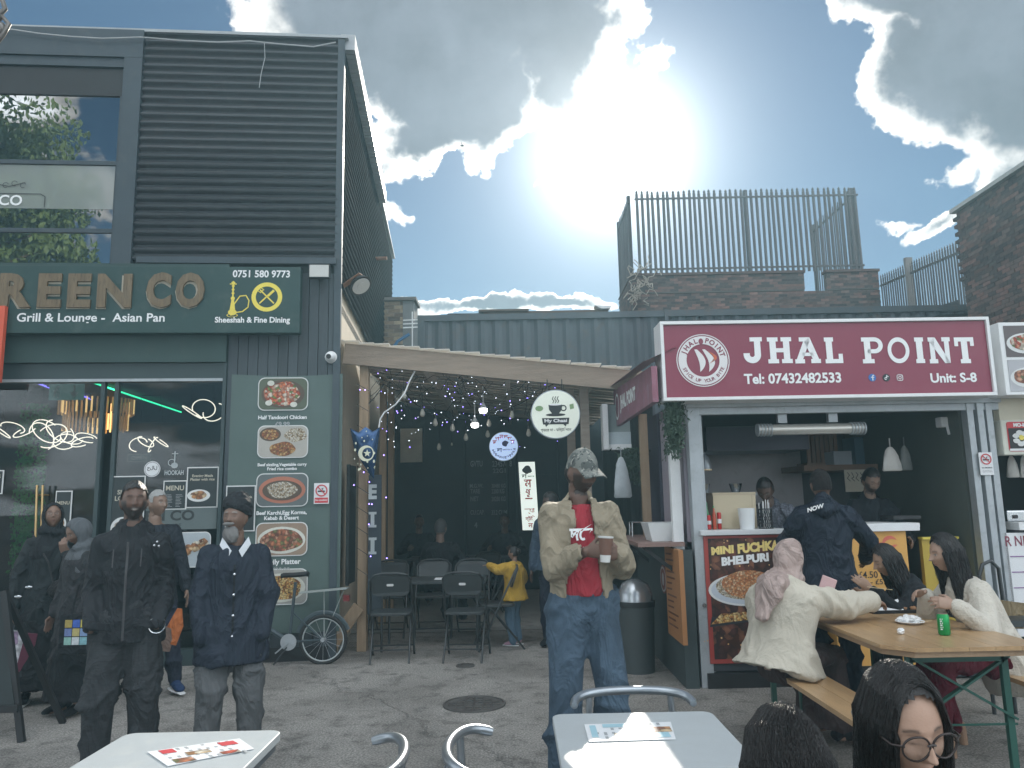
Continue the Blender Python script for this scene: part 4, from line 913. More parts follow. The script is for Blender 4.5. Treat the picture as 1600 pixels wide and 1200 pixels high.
T = thing('palisade_fence', 'spiked palisade fence rising towards the brick building on the right', 'fence', ((pa.x+pb.x)/2, 18.5, 3.5), WF)
A, B = Vector((pa.x, 20, 0)), Vector((pb.x+.05, 17, 0)); n = 34; h = 3.6; ang = math.atan2(B.y-A.y, B.x-A.x); p = MB(); s = .031
prof = [(-s, 0), (-s*.45, -.012), (0, -.02), (s*.45, -.012), (s, 0)]
rg = lambda z, k=1: [(x*k, y*k, z) for x, y in prof] + [(x*k, y*k+.004, z) for x, y in prof[::-1]]
p.loft([rg(-h), rg(-.11), rg(-.10, .62), rg(-.06, .95), rg(0, .08)]); m_ = p.mesh('pale', steel)
for k in range(n):
    q = A.lerp(B, (k+.5)/n); o = bpy.data.objects.new('pale', m_); SC.collection.objects.link(o); o.parent = T; zt2 = pa.z+(pb.z-pa.z)*(k+.5)/n
    o.location = (q.x-CUR[T][0], q.y-CUR[T][1], zt2-3.5); o.rotation_euler = (0, rnd.uniform(-.01,.01), ang)
a = MB(); a.beam((A.x, A.y, pa.z-.3), (B.x, B.y, pb.z-.3), .045, .05); obj('rail', a, steel, T)
a = MB(); q = A.lerp(B, .37); a.box(q.x-.09, q.x+.09, q.y-.1, q.y+.0, 3, pa.z+.1); obj('post', a, mat('grey_concrete_post', (.22,.21,.20), .9, bump=.3), T)
q1, q2_, q3 = at(1400, 500, 17.2), at(1494, 470, 15.0), at(1494, 505, 15.0)
T = thing('low_roof', 'dark sloping roof edge low in front of the right hand fence', 'roof', (q2_.x-1, 15.6, 3.0))
a = MB(); a.add([at(1400,500,16), at(1498,468,16), at(1498,520,16), at(1400,520,16)] + [p_+Vector((0,.4,0)) for p_ in (at(1400,500,16), at(1498,468,16), at(1498,520,16), at(1400,520,16))], [(0,1,2,3),(7,6,5,4),(0,4,5,1),(1,5,6,2),(2,6,7,3),(3,7,4,0)]); obj('slope', a, cladm, T)
q = BF.rect(1482, 484, 1530, 503, -.6); T = thing('brick_stub', 'low stub of sooty brickwork on the container by the right building', 'wall', ((q[0]+q[1])/2, -.6, q[2]), BF)
brick_wall(T, BF, q[0], q[1]+.5, zc-.2, q[3], -.3, rb, mortd, mats=bricks, build_backing=False, cap=30); a = MB(); a.box(q[0]+.01, q[1]+.49, -.292, 0, zc-.25, q[3]-.01); obj('core', a, mortd, T)
# climbing twigs on the parapet corner
T = thing('dry_climber', 'dry pale climbing twigs on the left corner of the brick parapet', 'climber', at(1000, 440, 19.8))
for k in range(26):
    p0 = at(rnd.uniform(985, 1012), rnd.uniform(420, 470), 19.75); pts = [p0]
    for i in range(5): pts.append(pts[-1]+Vector((rnd.uniform(-.16,.16), rnd.uniform(-.05,.05), rnd.uniform(-.18,.2))))
    a = MB(); a.tube(pts, .014, 4); obj('twig', a, mat('pale_twig', (.35,.31,.26), .8, bump=0), T)
# ------------------------------------------------------------------ red food stall
JF = Frame((0, 6.6, 0), math.radians(1.3))
jr = lambda x0, y0, x1, y1, v=0.: JF.rect(x0, y0, x1, y1, v)
uA, uB = JF.hit(1095, 900)[0], JF.hit(1520, 760)[0]; zO = JF.hit(1300, 645)[1]; zS = JF.hit(1300, 622)[1]; DEP = 2.35
T = thing('food_stall', 'red signed container food stall with open serving front and steel posts', 'food stall', ((uA+uB)/2, 1, 0), JF)
stall_d = mat('stall_dark_panel', (.045,.05,.058), .5, var=.2, bump=.1)
lav = mat('stall_pale_panel', (.60,.57,.58), .5, var=.12, bump=.05, dirt=.25, dcol=(.25,.23,.22))
a = MB(); a.box(uA-.02, uB+.02, DEP, DEP+.06, .0, zS); obj('back_wall', a, mat('stall_grey_back_wall', (.13,.135,.145), .6, var=.15), T)
um2 = JF.hit(1340, 700, DEP)[0]
a = MB(); a.box(uA, JF.hit(1248, 700, DEP)[0], DEP-.03, DEP-.002, 1.0, JF.hit(1150, 700, DEP)[1]); obj('pale_lining', a, lav, T)
a = MB(); a.box(uA-.09, uA-.03, .1, DEP, 0, 1.12); obj('side_panel', a, mat('dark_green_panel', (.03,.055,.055), .6, bump=.1), T)
a = MB(); a.box(uB+.0, uB+.05, .1, DEP, 0, zS); obj('side_wall', a, mat('olive_grey_panel', (.10,.115,.10), .6, bump=.1, var=.15), T)
a = MB(); a.box(uA-.02, uB+.02, -.04, DEP, zO+.12, zO+.17); obj('ceiling', a, stall_d, T); a = MB(); a.box(uA, uB, .08, DEP, 0.02, .12); obj('floor', a, stall_d, T)
a = MB(); a.box(uA-.06, uB+.3, -.02, .04, zO, zS-.003); obj('lintel', a, galv, T, bevel=.004)
a = MB(); a.box(uA-.06, uB+.3, -.06, -.021, zS-.07, zS-.03); obj('shutter_guide', a, galv, T, bevel=.004)
r = jr(1072, 640, 1098, 1075); a = MB(); a.box(r[0], r[0]+.105, -.03, .07, 0, zS-.003); a.box(r[0]+.105, r[0]+.13, .0, .05, 0, zO); obj('post', a, galv, T, bevel=.004)
a = MB(); a.lathe((r[0]+.055, -.03, JF.hit(1093, 945)[1]), [(0,-.012),(.018,-.012),(.02,0),(0,0)], 12, axis='y'); obj('lock', a, chrome, T)
for k in range(3):
    a = MB(); a.box(uB+k*.085+.003, uB+.06+k*.085, -.03-.012*(k % 2), .06, 0, zS-.003); a.box(uB+.06+k*.085, uB+.085+k*.085, .015, .05, 0, zS-.003); obj('post', a, galv, T, bevel=.003)
# sign
v = -.28; r = jr(1030, 503, 1557, 618, v)
T = thing('stall_sign', 'long red sign with white frame lettered JHAL POINT above the stall', 'sign', ((r[0]+r[1])/2, v, r[2]), JF)
redm = mat('maroon_sign_vinyl', (.235,.040,.072), .4, var=.08, vs=1.5, bump=.03, dirt=.15, dcol=(.3,.12,.14))
a = MB(); a.box(r[0]+.03, r[1]-.03, v+.0, v+.25, r[2]+.03, r[3]-.03); obj('sign_board', a, redm, T)
a = MB(); w = .028
a.box(r[0], r[1], v-.02, v+.24, r[3]-w, r[3]); a.box(r[0], r[1], v-.02, v+.24, r[2], r[2]+w); a.box(r[0], r[0]+w, v-.021, v+.241, r[2]+w, r[3]-w); a.box(r[1]-w, r[1], v-.021, v+.241, r[2]+w, r[3]-w); obj('frame', a, white, T, bevel=.003)
SV = v-.004
def slab(mb, ch, u, z, w, h, v, st=.24, sf=.16):
    """slab serif capital in the box u..u+w, z..z+h; stroke st*h*.8"""
    s = st*h; f = sf*h
    def bx(a0, a1, b0, b1): mb.add([(u+a0, v, z+b0), (u+a1, v, z+b0), (u+a1, v, z+b1), (u+a0, v, z+b1)], [(0,1,2,3)])
    def qd(pts): mb.add([(u+x, v, z+y) for x, y in pts], [tuple(range(len(pts)))])
    def arc(cx, cz, R, r_, a0, a1, sx=1., n=20):
        vs = []
        for k in range(n+1):
            t = math.radians(a0+(a1-a0)*k/n); vs += [(u+cx+r_*math.cos(t)*sx, v, z+cz+r_*math.sin(t)), (u+cx+R*math.cos(t)*sx, v, z+cz+R*math.sin(t))]
        mb.add(vs, [(2*k, 2*k+1, 2*k+3, 2*k+2) for k in range(n)])
    if ch == 'I': bx(0, w, 0, f); bx(0, w, h-f, h); bx(w/2-s/2, w/2+s/2, f, h-f)
    elif ch == 'H':
        for c in (w*.22, w*.78): bx(c-w*.22, c+w*.22, 0, f); bx(c-w*.22, c+w*.22, h-f, h); bx(c-s/2, c+s/2, f, h-f)
        bx(w*.22+s/2, w*.78-s/2, h/2-f/2, h/2+f/2)
    elif ch == 'J': bx(w*.36, w, h-f, h); c = w*.74; R = (c+s/2)/2; bx(c-s/2, c+s/2, R, h-f); arc(R, R, R, R-s, 180, 360); bx(0, s, R, R+f*.35)
    elif ch == 'A':
        for c in (w*.17, w*.83): bx(c-w*.2, c+w*.2, 0, f)
        bx(w*.18, w*.5+s*.4, h-f, h)
        qd([(w*.17-s*.5, f), (w*.17+s*.5, f), (w*.5+s*.45, h-f), (w*.5-s*.55, h-f)]); qd([(w*.83-s*.5, f), (w*.83+s*.5, f), (w*.5+s*.5, h), (w*.5-s*.45, h-f)]); bx(w*.28, w*.74, h*.28, h*.28+f*.8)
    elif ch == 'L': bx(0, w*.52, h-f, h); bx(w*.26-s/2, w*.26+s/2, f, h-f); bx(0, w, 0, f); bx(w-f, w, f, h*.36)
    elif ch == 'P': bx(0, w*.55, 0, f); bx(0, w*.6, h-f, h); bx(w*.26-s/2, w*.26+s/2, f, h-f); R = h*.31; arc(w*.6, h-R, R, R-f, -90, 90, (w*.4)/R); bx(w*.26, w*.6, h-2*R, h-2*R+f)
    elif ch == 'O': arc(w/2, h/2, h/2, h/2-f*1.05, 0, 360, (w/2)/(h/2), 40)
    elif ch == 'N':
        bx(0, w*.3, h-f, h); bx(w*.62, w, h-f, h); bx(0, w*.38, 0, f); bx(w*.17-s*.38, w*.17+s*.38, f, h-f); bx(w*.83-s*.38, w*.83+s*.38, 0, h-f); qd([(w*.17-s*.38, h-f), (w*.17+s*.55, h), (w*.83+s*.38, 0), (w*.83-s*.5, 0)])
    elif ch == 'T': bx(0, w, h-f, h); bx(0, f*.9, h*.66, h-f); bx(w-f*.9, w, h*.66, h-f); bx(w/2-s/2, w/2+s/2, f, h-f); bx(w*.24, w*.76, 0, f)
for ch, x0, x1 in (('J',1160,1193),('H',1198,1239),('A',1241,1282),('L',1287,1318),('P',1345,1382),('O',1385,1423),('I',1428,1446),('N',1449,1488),('T',1490,1525)):
    q = jr(x0, 528, x1, 568, SV); a = MB(); slab(a, ch, q[0], q[2]+.004, q[1]-q[0], q[3]-q[2], SV); obj('letter', a, inkw, T)
a = MB(); q = jr(1162, 584, 1315, 598, SV); text(a, 'Tel: 07432482533', *q, SV, .03, fit=True); q = jr(1453, 583, 1527, 597, SV); text(a, 'Unit: S-8', *q, SV, .03, fit=True); obj('lettering', a, inkw, T)
cx, cz = JF.hit(1098.5, 563, SV); R = JF.hit(1140, 563, SV)[0]-cx
wp = mat('white_sign_print', (.72,.70,.70), .45, var=.03, bump=0); mar = redm
a = MB(); ring(a, cx, cz, R*.965, R, SV, 0, 48); ring(a, cx, cz, R*.62, R*.925, SV, 0, 48)
for si in range(2):
    pts = []
    for k in range(13):
        t = k/12; z = R*(.42-.86*t); pts.append((cx + R*(-.26+.30*si) + R*.28*math.sin(t*2.6)*(1 if si else .8) + R*.02*t, cz+z, R*.15*math.sin(math.pi*min(1, t*.9+.1))**.8))
    vs = []; [vs.extend([(x-w_/1.2, SV, z), (x+w_/1.2, SV, z)]) for x, z, w_ in pts]; a.add(vs, [(2*k, 2*k+1, 2*k+3, 2*k+2) for k in range(12)], 0)
vs = []
for k in range(11): t = k/10; vs += [(cx+R*(.18+.22*math.sin(t*3)), SV, cz+R*(.36-.5*t)), (cx+R*(.18+.22*math.sin(t*3)+.13*math.sin(t*3.1)), SV, cz+R*(.36-.5*t))]
a.add(vs, [(2*k, 2*k+1, 2*k+3, 2*k+2) for k in range(10)], 1)
flat(a, oval(cx-.01, cz+R*.72, R*.09, R*.12, 12), SV-.001, .001, 2)
def arct(mb, s, R0, h, a_mid, span, flip=1, mi=0, bold=.03):
    n = len(s)
    for i, ch in enumerate(s):
        if ch == ' ': continue
        t = (i+.5)/n-.5; an = math.radians(a_mid - flip*span*t); g_, l_, h_ = glyphs(ch, bold); sc = h/.72
        ex = Vector((math.sin(an), -math.cos(an)))*flip; ez = Vector((math.cos(an), math.sin(an)))*flip
        w_ = (l_[0]+h_[0])/2; vs = [(cx+math.cos(an)*R0+((p[0]-w_)*ex.x+(p[1]-.36)*ez.x)*sc, SV-.002, cz+math.sin(an)*R0+((p[0]-w_)*ex.y+(p[1]-.36)*ez.y)*sc) for p in g_.v]
        mb.add(vs, g_.f, mi)
arct(a, 'JHAL', R*.775, R*.19, 133, 66, 1, 2); arct(a, 'POINT', R*.775, R*.19, 46, 74, 1, 2); arct(a, 'SPICE UP YOUR BITE', R*.775, R*.13, 270, 140, -1, 2, .02)
obj('emblem', a, [wp, mat('orange_red_print', (.55,.13,.06), .45, bump=0), mar], T)
for px, col, fn in ((1363, (.03,.14,.42), 'f'), (1385, (.02,.03,.035), 't'), (1406, (.35,.04,.12), 'i')):
    c0, c1 = JF.hit(px, 590, SV); rr_ = .032; a = MB()
    if fn != 'i': flat(a, oval(c0, c1, rr_, rr_, 24), SV+.002, .002, 0)
    w0 = SV-.002
    if fn == 'f': line(a, [(c0+.013, c1+.019), (c0+.004, c1+.018), (c0+.002, c1+.01), (c0+.002, c1-.022)], .008, w0, 1); line(a, [(c0-.01, c1+.002), (c0+.013, c1+.002)], .007, w0, 1)
    elif fn == 't': line(a, [(c0+.002, c1+.02), (c0+.002, c1-.006)], .007, w0, 1); ring(a, c0-.006, c1-.008, .006, .012, w0, 1, 16, a0=0, a1=300); line(a, [(c0+.002, c1+.02), (c0+.008, c1+.011), (c0+.017, c1+.008)], .006, w0, 1)
    else: line(a, rrect(c0-.024, c0+.024, c1-.024, c1+.024, .012)+[(c0+.024, c1+.012)], .006, w0, 1); ring(a, c0, c1, .009, .014, w0, 1, 18); flat(a, oval(c0+.014, c1+.014, .003, .003, 8), w0, .001, 1)
    obj('social_icon', a, [mat('icon_ground_'+'fti'['fti'.index(fn)], col, .45, bump=0), inkw], T)
# ------------------------------------------------------------------ stall: counters and what stands in it
def facade_box(mb, x0, y0, x1, y1, v0, v1, fr=JF, zmin=None):
    r = fr.rect(x0, y0, x1, y1, v0); mb.box(r[0], r[1], v0, v1, r[2] if zmin is None else zmin, r[3]); return r
r = jr(1097, 838, 1237, 1036, -.04)
T = thing('serving_counter', 'left serving counter of the red stall with the fuchka and bhelpuri poster', 'counter', ((r[0]+r[1])/2, .2, 0), JF)
zt = jr(1097, 829, 1237, 840, -.06)
a = MB(); a.box(r[0], r[1]+.02, -.02, .5, .13, zt[3]-.045); obj('body', a, stall_d, T)
a = MB(); a.box(r[0]-.02, r[1]+.04, -.08, .56, zt[3]-.042, zt[3]); obj('worktop', a, mat('laminate_worktop', (.55,.56,.57), .35, var=.06, bump=.03), T, bevel=.004)
a = MB(); a.box(r[0]-.02, r[1]+.03, -.05, .5, 0, .12); obj('plinth', a, black, T)
TP = T
pm = food('ember_print', [(.10,.035,.02),(.16,.05,.03),(.07,.025,.02),(.22,.09,.05),(.05,.02,.018)], 16)
a = MB(); a.box(r[0]+.01, r[1]-.0, -.043, -.021, r[2]+.01, r[3]); obj('poster_board', a, mat('poster_red', (.33,.05,.04), .4, bump=0), T)
a = MB(); a.box(r[0]+.045, r[1]-.03, -.0455, -.0435, r[2]+.045, r[3]-.02); obj('poster_ground', a, pm, T)
def jl(s, x0, y0, x1, y1, v, m, T, bold=.04, fit=True, fr=JF, sk=0):
    q = fr.rect(x0, y0, x1, y1, v); a = MB(); text(a, s, *q, v, bold, fit=fit)
    if sk: a.v = [(x, y, z+(x-q[0])*sk) for x, y, z in a.v]
    obj('lettering', a, m, T)
gl_ = mat('gold_print', (.78,.62,.22), .4, var=.25, vs=20, bump=0)
jl('MINI', 1111, 855, 1147, 867, -.047, gl_, T, .06, sk=.08); jl('FUCHKA', 1152, 850, 1219, 864, -.047, gl_, T, .06, sk=.08); jl('BHELPURI', 1127, 871, 1202, 883, -.047, inkw, T, .06, sk=.08)
def plateprint(T, cx, cy, rx, ry, fi, v, fr=JF, rim=True, tray=False):
    c = fr.hit(cx, cy, v); e = fr.hit(cx+rx, cy-ry, v); R, Z = e[0]-c[0], e[1]-c[1]; a = MB()
    if tray: flat(a, [(c[0]-R, c[1]-Z*.5), (c[0]+R, c[1]+Z*.1), (c[0]+R, c[1]+Z), (c[0]-R*.9, c[1]+Z*.6)], v, .001, 3); flat(a, [(c[0]-R*.95, c[1]-Z*.2), (c[0]+R*.95, c[1]+Z*.3), (c[0]+R*.92, c[1]+Z*1.15), (c[0]-R*.5, c[1]+Z*.95)], v-.002, .001, 2)
    else: flat(a, oval(c[0], c[1], R, Z, 36), v, .001, 0); flat(a, oval(c[0], c[1], R*.93, Z*.88, 36), v-.0015, .001, 1); flat(a, oval(c[0]-R*.05, c[1]+Z*.2, R*.75, Z*.8, 30, .06, fi), v-.003, .001, 2)
    obj('dish_photo', a, [whp, mat('plate_blue_print', (.50,.54,.60), .4, bump=0), foods[fi], mat('black_tray_print', (.03,.03,.035), .4, bump=0)], T)
plateprint(T, 1166, 921, 57, 27, 2, -.048); bits = food('orange_rice_print', [(.70,.35,.16),(.62,.26,.10),(.75,.50,.30),(.5,.18,.07)], 60)
c = JF.hit(1170, 913, -.05); a = MB(); flat(a, oval(c[0], c[1], .23, .115, 30, .05, 5), -.0525, .001); obj('dish_photo', a, bits, T)
plateprint(T, 1146, 972, 36, 15, 5, -.048, tray=True)
a = MB(); q = random.Random(4)
for k in range(26):
    c = JF.hit(q.uniform(1100, 1232), q.choice([q.uniform(842, 860), q.uniform(880, 890), q.uniform(990, 1030)]), -.047); s = q.uniform(.003, .008); flat(a, oval(c[0], c[1], s, s, 8), -.0465, .0006)
obj('spark_print', a, mat('spark_print', (.75,.45,.18), .5, bump=0), T)
# right counter
r = jr(1346, 829, 1436, 1048, .0)
T = thing('serving_counter', 'right serving counter with yellow price panel and pink chilli drawing', 'counter', ((r[0]+r[1])/2, .2, 0), JF)
yel = mat('orange_yellow_panel', (.66,.36,.09), .5, var=.1, vs=3, bump=.05, dirt=.2, dcol=(.5,.25,.08))
uu0 = JF.hit(1300, 900, 0)[0]
a = MB(); a.box(uu0, r[1], .0, .5, .14, r[3]); obj('panel', a, yel, T); 
for k, (y0, y1) in enumerate(((819, 823.5), (824.5, 829))):
    q = jr(1330, y0, 1436, y1, -.03); a = MB(); a.box(q[0]-.2, q[1]+.01, -.03, .52, q[2], q[3]); obj('worktop', a, white, T, bevel=.003)
a = MB(); a.box(uu0, r[1], .02, .5, 0, .137); obj('plinth', a, black, T)
cx, cz = JF.hit(1386, 862, -.003); a = MB()
for dx, dz, R, t0, t1 in ((-.055, .0, .065, 20, 150), (.04, .05, .07, 40, 190), (.10, -.02, .075, 90, 200)): 
    for k in range(10):
        f0, f1 = k/10, (k+1)/10; w0, w1 = .016*math.sin(math.pi*f0), .016*math.sin(math.pi*f1); A0, A1 = math.radians(t0+(t1-t0)*f0), math.radians(t0+(t1-t0)*f1)
        a.add([(cx+dx+(R-w0)*math.cos(A0), -.003, cz+dz+(R-w0)*math.sin(A0)), (cx+dx+(R+w0)*math.cos(A0), -.003, cz+dz+(R+w0)*math.sin(A0)), (cx+dx+(R+w1)*math.cos(A1), -.003, cz+dz+(R+w1)*math.sin(A1)), (cx+dx+(R-w1)*math.cos(A1), -.003, cz+dz+(R-w1)*math.sin(A1))], [(0,1,2,3)])
obj('chilli_drawing', a, mat('coral_print', (.62,.14,.09), .5, bump=0), T)
jl('£4.50', 1341, 893, 1372, 903, -.003, inkk, T, .01); jl('(6 pcs) - £5.00', 1322, 906, 1396, 915, -.003, inkk, T, .01); jl('£6.00', 1352, 921, 1378, 930, -.003, inkk, T, .01)
r = jr(1440, 843, 1519, 1050, .22); T = thing('yellow_side_panel', 'brighter yellow panel right of the price counter behind the seated women', 'panel', ((r[0]+r[1])/2, .25, 0), JF)
a = MB(); a.box(r[0], r[1], .22, .27, .12, r[3]); obj('board', a, mat('bright_yellow_panel', (.52,.38,.06), .5, var=.1, bump=.04), T); a = MB(); a.box(r[0], r[1], .2, .28, r[3]+.001, r[3]+.02); obj('edge_strip', a, inky, T)
# dark glass-fronted section behind
r = jr(1425, 655, 1519, 840, .9); a = MB(); a.box(r[0], r[1], .9, .93, 1.1, r[3]); solo('partition', 'olive grey partition wall behind the right counter of the stall', 'partition', a, mat('olive_partition', (.10,.115,.105), .4, var=.12, bump=.05), JF)
# things on the left counter
def onc(name, label, cat, px, v, build, group=None, ztop=None):
    r = jr(*px, v); c = ((r[0]+r[1])/2, v, (zt[3] if ztop is None else ztop)+.001); T = thing(name, label, cat, c, JF, group); build(T, c, r[1]-r[0], r[3]-r[2]); return T
def tub(T, c, w, h): a = MB(); a.lathe(c, [(0,0),(w*.42,0),(w*.5,h),(w*.5,h),(w*.48,h),(w*.41,.01),(0,.01)], 24); obj('body', a, mat('white_plastic', (.70,.72,.72), .4, var=.05, bump=0), T, smooth=30)
onc('plastic_tub', 'white plastic tub standing on the left serving counter', 'tub', (1153,797,1181,829), .05, tub)
def cup(T, c, w, h):
    a = MB(); R = w*.46
    for k in range(20):
        t = 2*math.pi*k/20
        for s in (1, -1): a.cyl((c[0]+R*math.cos(t), c[1]+R*math.sin(t), c[2]), (c[0]+R*math.cos(t+s*.9), c[1]+R*math.sin(t+s*.9), c[2]+h*.72), .0022, n=4)
    for z in (0, h*.72): ring3 = [(c[0]+R*math.cos(2*math.pi*k/20), c[1]+R*math.sin(2*math.pi*k/20), c[2]+z) for k in range(21)]; a.tube(ring3, .004, 5)
    a.lathe(c, [(0,0),(R,0),(R,.004),(0,.004)], 16); obj('wire_cup', a, black, T)
    for k in range(12):
        x, y = c[0]+rnd.uniform(-R,R)*.75, c[1]+rnd.uniform(-R,R)*.6; b = MB(); L = h*rnd.uniform(.85,1.08); b.beam((x, y, c[2]+.005), (x+rnd.uniform(-.01,.01), y, c[2]+L), .012, .004); obj('paper_straw', b, paperm, T)
onc('cutlery_cup', 'black wire cup full of white wrapped cutlery beside the white tub', 'cutlery holder', (1183,787,1209,829), .07, cup)
def cbox(T, c, w, h):
    a = MB(); a.box(c[0]-w/2, c[0]+w/2, c[1]-.12, c[1]+.14, c[2], c[2]+h); obj('box', a, mat('manila_board', (.55,.47,.33), .7, var=.08, bump=.05), T, bevel=.003)
    a = MB(); a.box(c[0]+w*.40, c[0]+w*.42, c[1]-.122, c[1]-.121, c[2], c[2]+h); a.box(c[0]-w/2-.003, c[0]+w/2+.003, c[1]-.123, c[1]+.143, c[2]+h-.02, c[2]+h+.002); obj('lid', a, mat('manila_lid', (.48,.40,.28), .7, bump=.05), T)
onc('cardboard_box', 'pale manila box behind the sauces on the left counter', 'box', (1108,775,1177,829), .30, cbox)
def can(col): 
    def f(T, c, w, h):
        a = MB(); R = w*.5; a.lathe(c, [(0,0),(R*.85,.0),(R,h*.05),(R,h*.93),(R*.85,h),(0,h)], 18); obj('can', a, mat('can_%s' % col[0], col[1], .3, metal=.3, bump=0), T, smooth=30)
        a = MB(); a.lathe(c, [(R+.001,h*.35),(R+.0015,h*.36),(R+.0015,h*.6),(R+.001,h*.61)], 18); obj('label_band', a, paperm if col[0] == 'r' else inkw, T)
    return f
onc('drink_can', 'red drink can at the left end of the stall counter', 'can', (1101,790,1111,812), .12, can(('r', (.5,.03,.03))), ztop=zt[3])
onc('drink_can', 'second red can right of the sauce bottle on the stall counter', 'can', (1119,786,1127,812), .12, can(('r', (.5,.03,.03))), ztop=zt[3])
def bottle(col, cap_):
    def f(T, c, w, h):
        R = w*.5; a = MB(); a.lathe(c, [(0,0),(R,0),(R,h*.6),(R*.45,h*.78),(R*.4,h*.9),(0,h*.9)], 16); obj('body', a, mat('bottle_%s' % cap_[0], col, .25, bump=0), T, smooth=30)
        a = MB(); a.lathe(c, [(0,h*.9),(R*.5,h*.9),(R*.3,h*1.0),(0,h)], 12); obj('cap', a, mat('cap_%s' % cap_[0], cap_[1], .4, bump=0), T)
    return f
onc('sauce_bottle', 'red sauce bottle with green cap between the two red cans', 'bottle', (1111,775,1119,812), .10, bottle((.45,.07,.03), ('green', (.08,.32,.12))))
onc('sauce_bottle', 'green topped bottle standing behind the leftmost red can', 'bottle', (1100,770,1108,812), .20, bottle((.10,.30,.14), ('dark_green', (.05,.22,.1))))
def bowl(T, c, w, h): a = MB(); R = w*.5; a.lathe(c, [(0,0),(R*.6,0),(R,h),(R*.96,h),(R*.55,.01),(0,.01)], 20); obj('bowl', a, chrome, T, smooth=30)
shz = JF.hit(1150, 770, .5)[1]
a = MB(); r = jr(1094, 771, 1180, 774, .5); a.box(r[0], r[1], .42, .7, r[2], r[3]); solo('steel_shelf', 'thin steel shelf behind the manila box on the stall counter', 'shelf', a, galv, JF)
for px, lb in (((1094,757,1110,771), 'small steel bowl at the left end of the stall shelf'), ((1139,757,1160,771), 'larger steel bowl on the stall shelf beside the bending worker')):
    onc('steel_bowl', lb, 'bowl', px, .55, bowl, group='steel bowls on the stall shelf', ztop=r[3])
r = jr(1088, 700, 1112, 733, .35); c = ((r[0]+r[1])/2, .35, r[2]); T = thing('heat_lamp', 'grey dome heat lamp hanging at the left end of the serving opening', 'lamp', c, JF)
a = MB(); R = (r[1]-r[0])/2; a.lathe(c, [(R,0),(R*.98,.03),(R*.7,.10),(R*.25,.14),(.02,.15),(0,.15)], 20); obj('shade', a, mat('grey_enamel', (.22,.24,.26), .3, metal=.4, bump=0), T, smooth=40)
a = MB(); a.lathe(c, [(0,-.012),(R*1.0,-.012),(R*1.02,0),(0,0)], 20); obj('rim', a, mat('warm_rim', (.7,.55,.35), .4, bump=0), T); a = MB(); a.cyl((c[0],c[1],c[2]+.14), (c[0],c[1],zO+.12), .006, n=6); obj('cord', a, black, T)
# tube light, pir lamp
r = jr(1178, 662, 1355, 679, .06); T = thing('strip_light', 'long silver strip light hanging across the stall opening', 'strip light', ((r[0]+r[1])/2, .06, r[2]), JF); zc_ = (r[2]+r[3])/2; R = (r[3]-r[2])/2
a = MB(); a.cyl((r[0]+.04, .06, zc_), (r[1]-.04, .06, zc_), R*.85, n=18); obj('diffuser', a, mat('brushed_diffuser', (.62,.60,.55), .25, metal=.5, var=.05, bump=0), T, smooth=50)
for e in (0, 1):
    for k in range(5):
        x = r[0]+.03+k*.028 if e == 0 else r[1]-.03-k*.028; b = MB(); b.cyl((x-.006, .06, zc_), (x+.006, .06, zc_), R, n=18); obj('end_ring', b, galv, T, smooth=50)
    x = r[0]+.25 if e == 0 else r[1]-.3; b = MB(); b.box(x-.04, x+.04, .04, .09, r[3], zO+.12); obj('bracket', b, galv, T)
r = jr(1466, 652, 1490, 676, .3); c = ((r[0]+r[1])/2, .3, r[2]); T = thing('sensor_light', 'small white sensor light under the stall ceiling at the right', 'light', c, JF)
a = MB(); a.box(r[0], r[1]-.01, .26, .36, r[2]+.05, r[3]); obj('housing', a, white, T, bevel=.01); a = MB(); a.box(r[1]-.03, r[1]+.05, .3, .34, r[3]-.02, r[3]+.03); obj('arm', a, white, T); a = MB(); a.cyl((r[0]+.055, .27, r[2]+.06), (r[0]+.055, .25, r[2]-.02), .012, n=8); obj('sensor', a, white, T)
# inside: canopy hood, crate, box, papers, bags
r = jr(1103, 668, 1265, 702, 1.2); a = MB(); a.box(r[0], r[1], 1.2, 1.9, r[2], r[3]); solo('extractor_hood', 'dark extractor hood across the left half of the stall', 'extractor hood', a, mat('dark_hood', (.05,.05,.07), .4, metal=.3, bump=.05), JF)
r = jr(1258, 678, 1312, 728, 1.7); T = thing('wicker_crate', 'brown slatted crate on the high shelf in the stall', 'crate', ((r[0]+r[1])/2, 1.8, r[2]), JF)
for k in range(7): b = MB(); u = r[0]+(r[1]-r[0])*k/7; b.box(u+.006, u+(r[1]-r[0])/7-.006, 1.7, 1.72, r[2]+.04, r[3]); obj('slat', b, mat('brown_wood', (.22,.14,.10), .8, hue=.4), T)
b = MB(); b.box(r[0], r[1], 1.71, 2.0, r[2], r[2]+.04); obj('base', b, MC['brown_wood'], T)
def inbox(name, label, cat, px, v, th, m, group=None): r = jr(*px, v); a = MB(); a.box(r[0], r[1], v, v+th, r[2], r[3]); return solo(name, label, cat, a, m, JF, group, bevel=.004)
inbox('grey_box', 'pale grey square box above the customer in the stall', 'box', (1302,705,1333,733), 1.5, .25, mat('pale_grey_box', (.38,.42,.46), .6, bump=.03))
inbox('blue_crate', 'blue plastic crate on the back shelf above the dark haired worker', 'crate', (1334,683,1367,727), 1.9, .3, mat('blue_crate_plastic', (.08,.17,.24), .5, bump=.1))
r = jr(1256, 727, 1372, 731, 1.45); a = MB(); a.box(r[0], r[1], 1.45, 2.1, r[2]-.02, r[3]); solo('high_shelf', 'dark high shelf holding crates at the back of the stall', 'shelf', a, MC['brown_wood'], JF)
r = jr(1319, 734, 1356, 768, 1.35); T = thing('handwritten_note', 'cream handwritten note pinned behind the workers', 'note', ((r[0]+r[1])/2, 1.35, r[2]), JF)
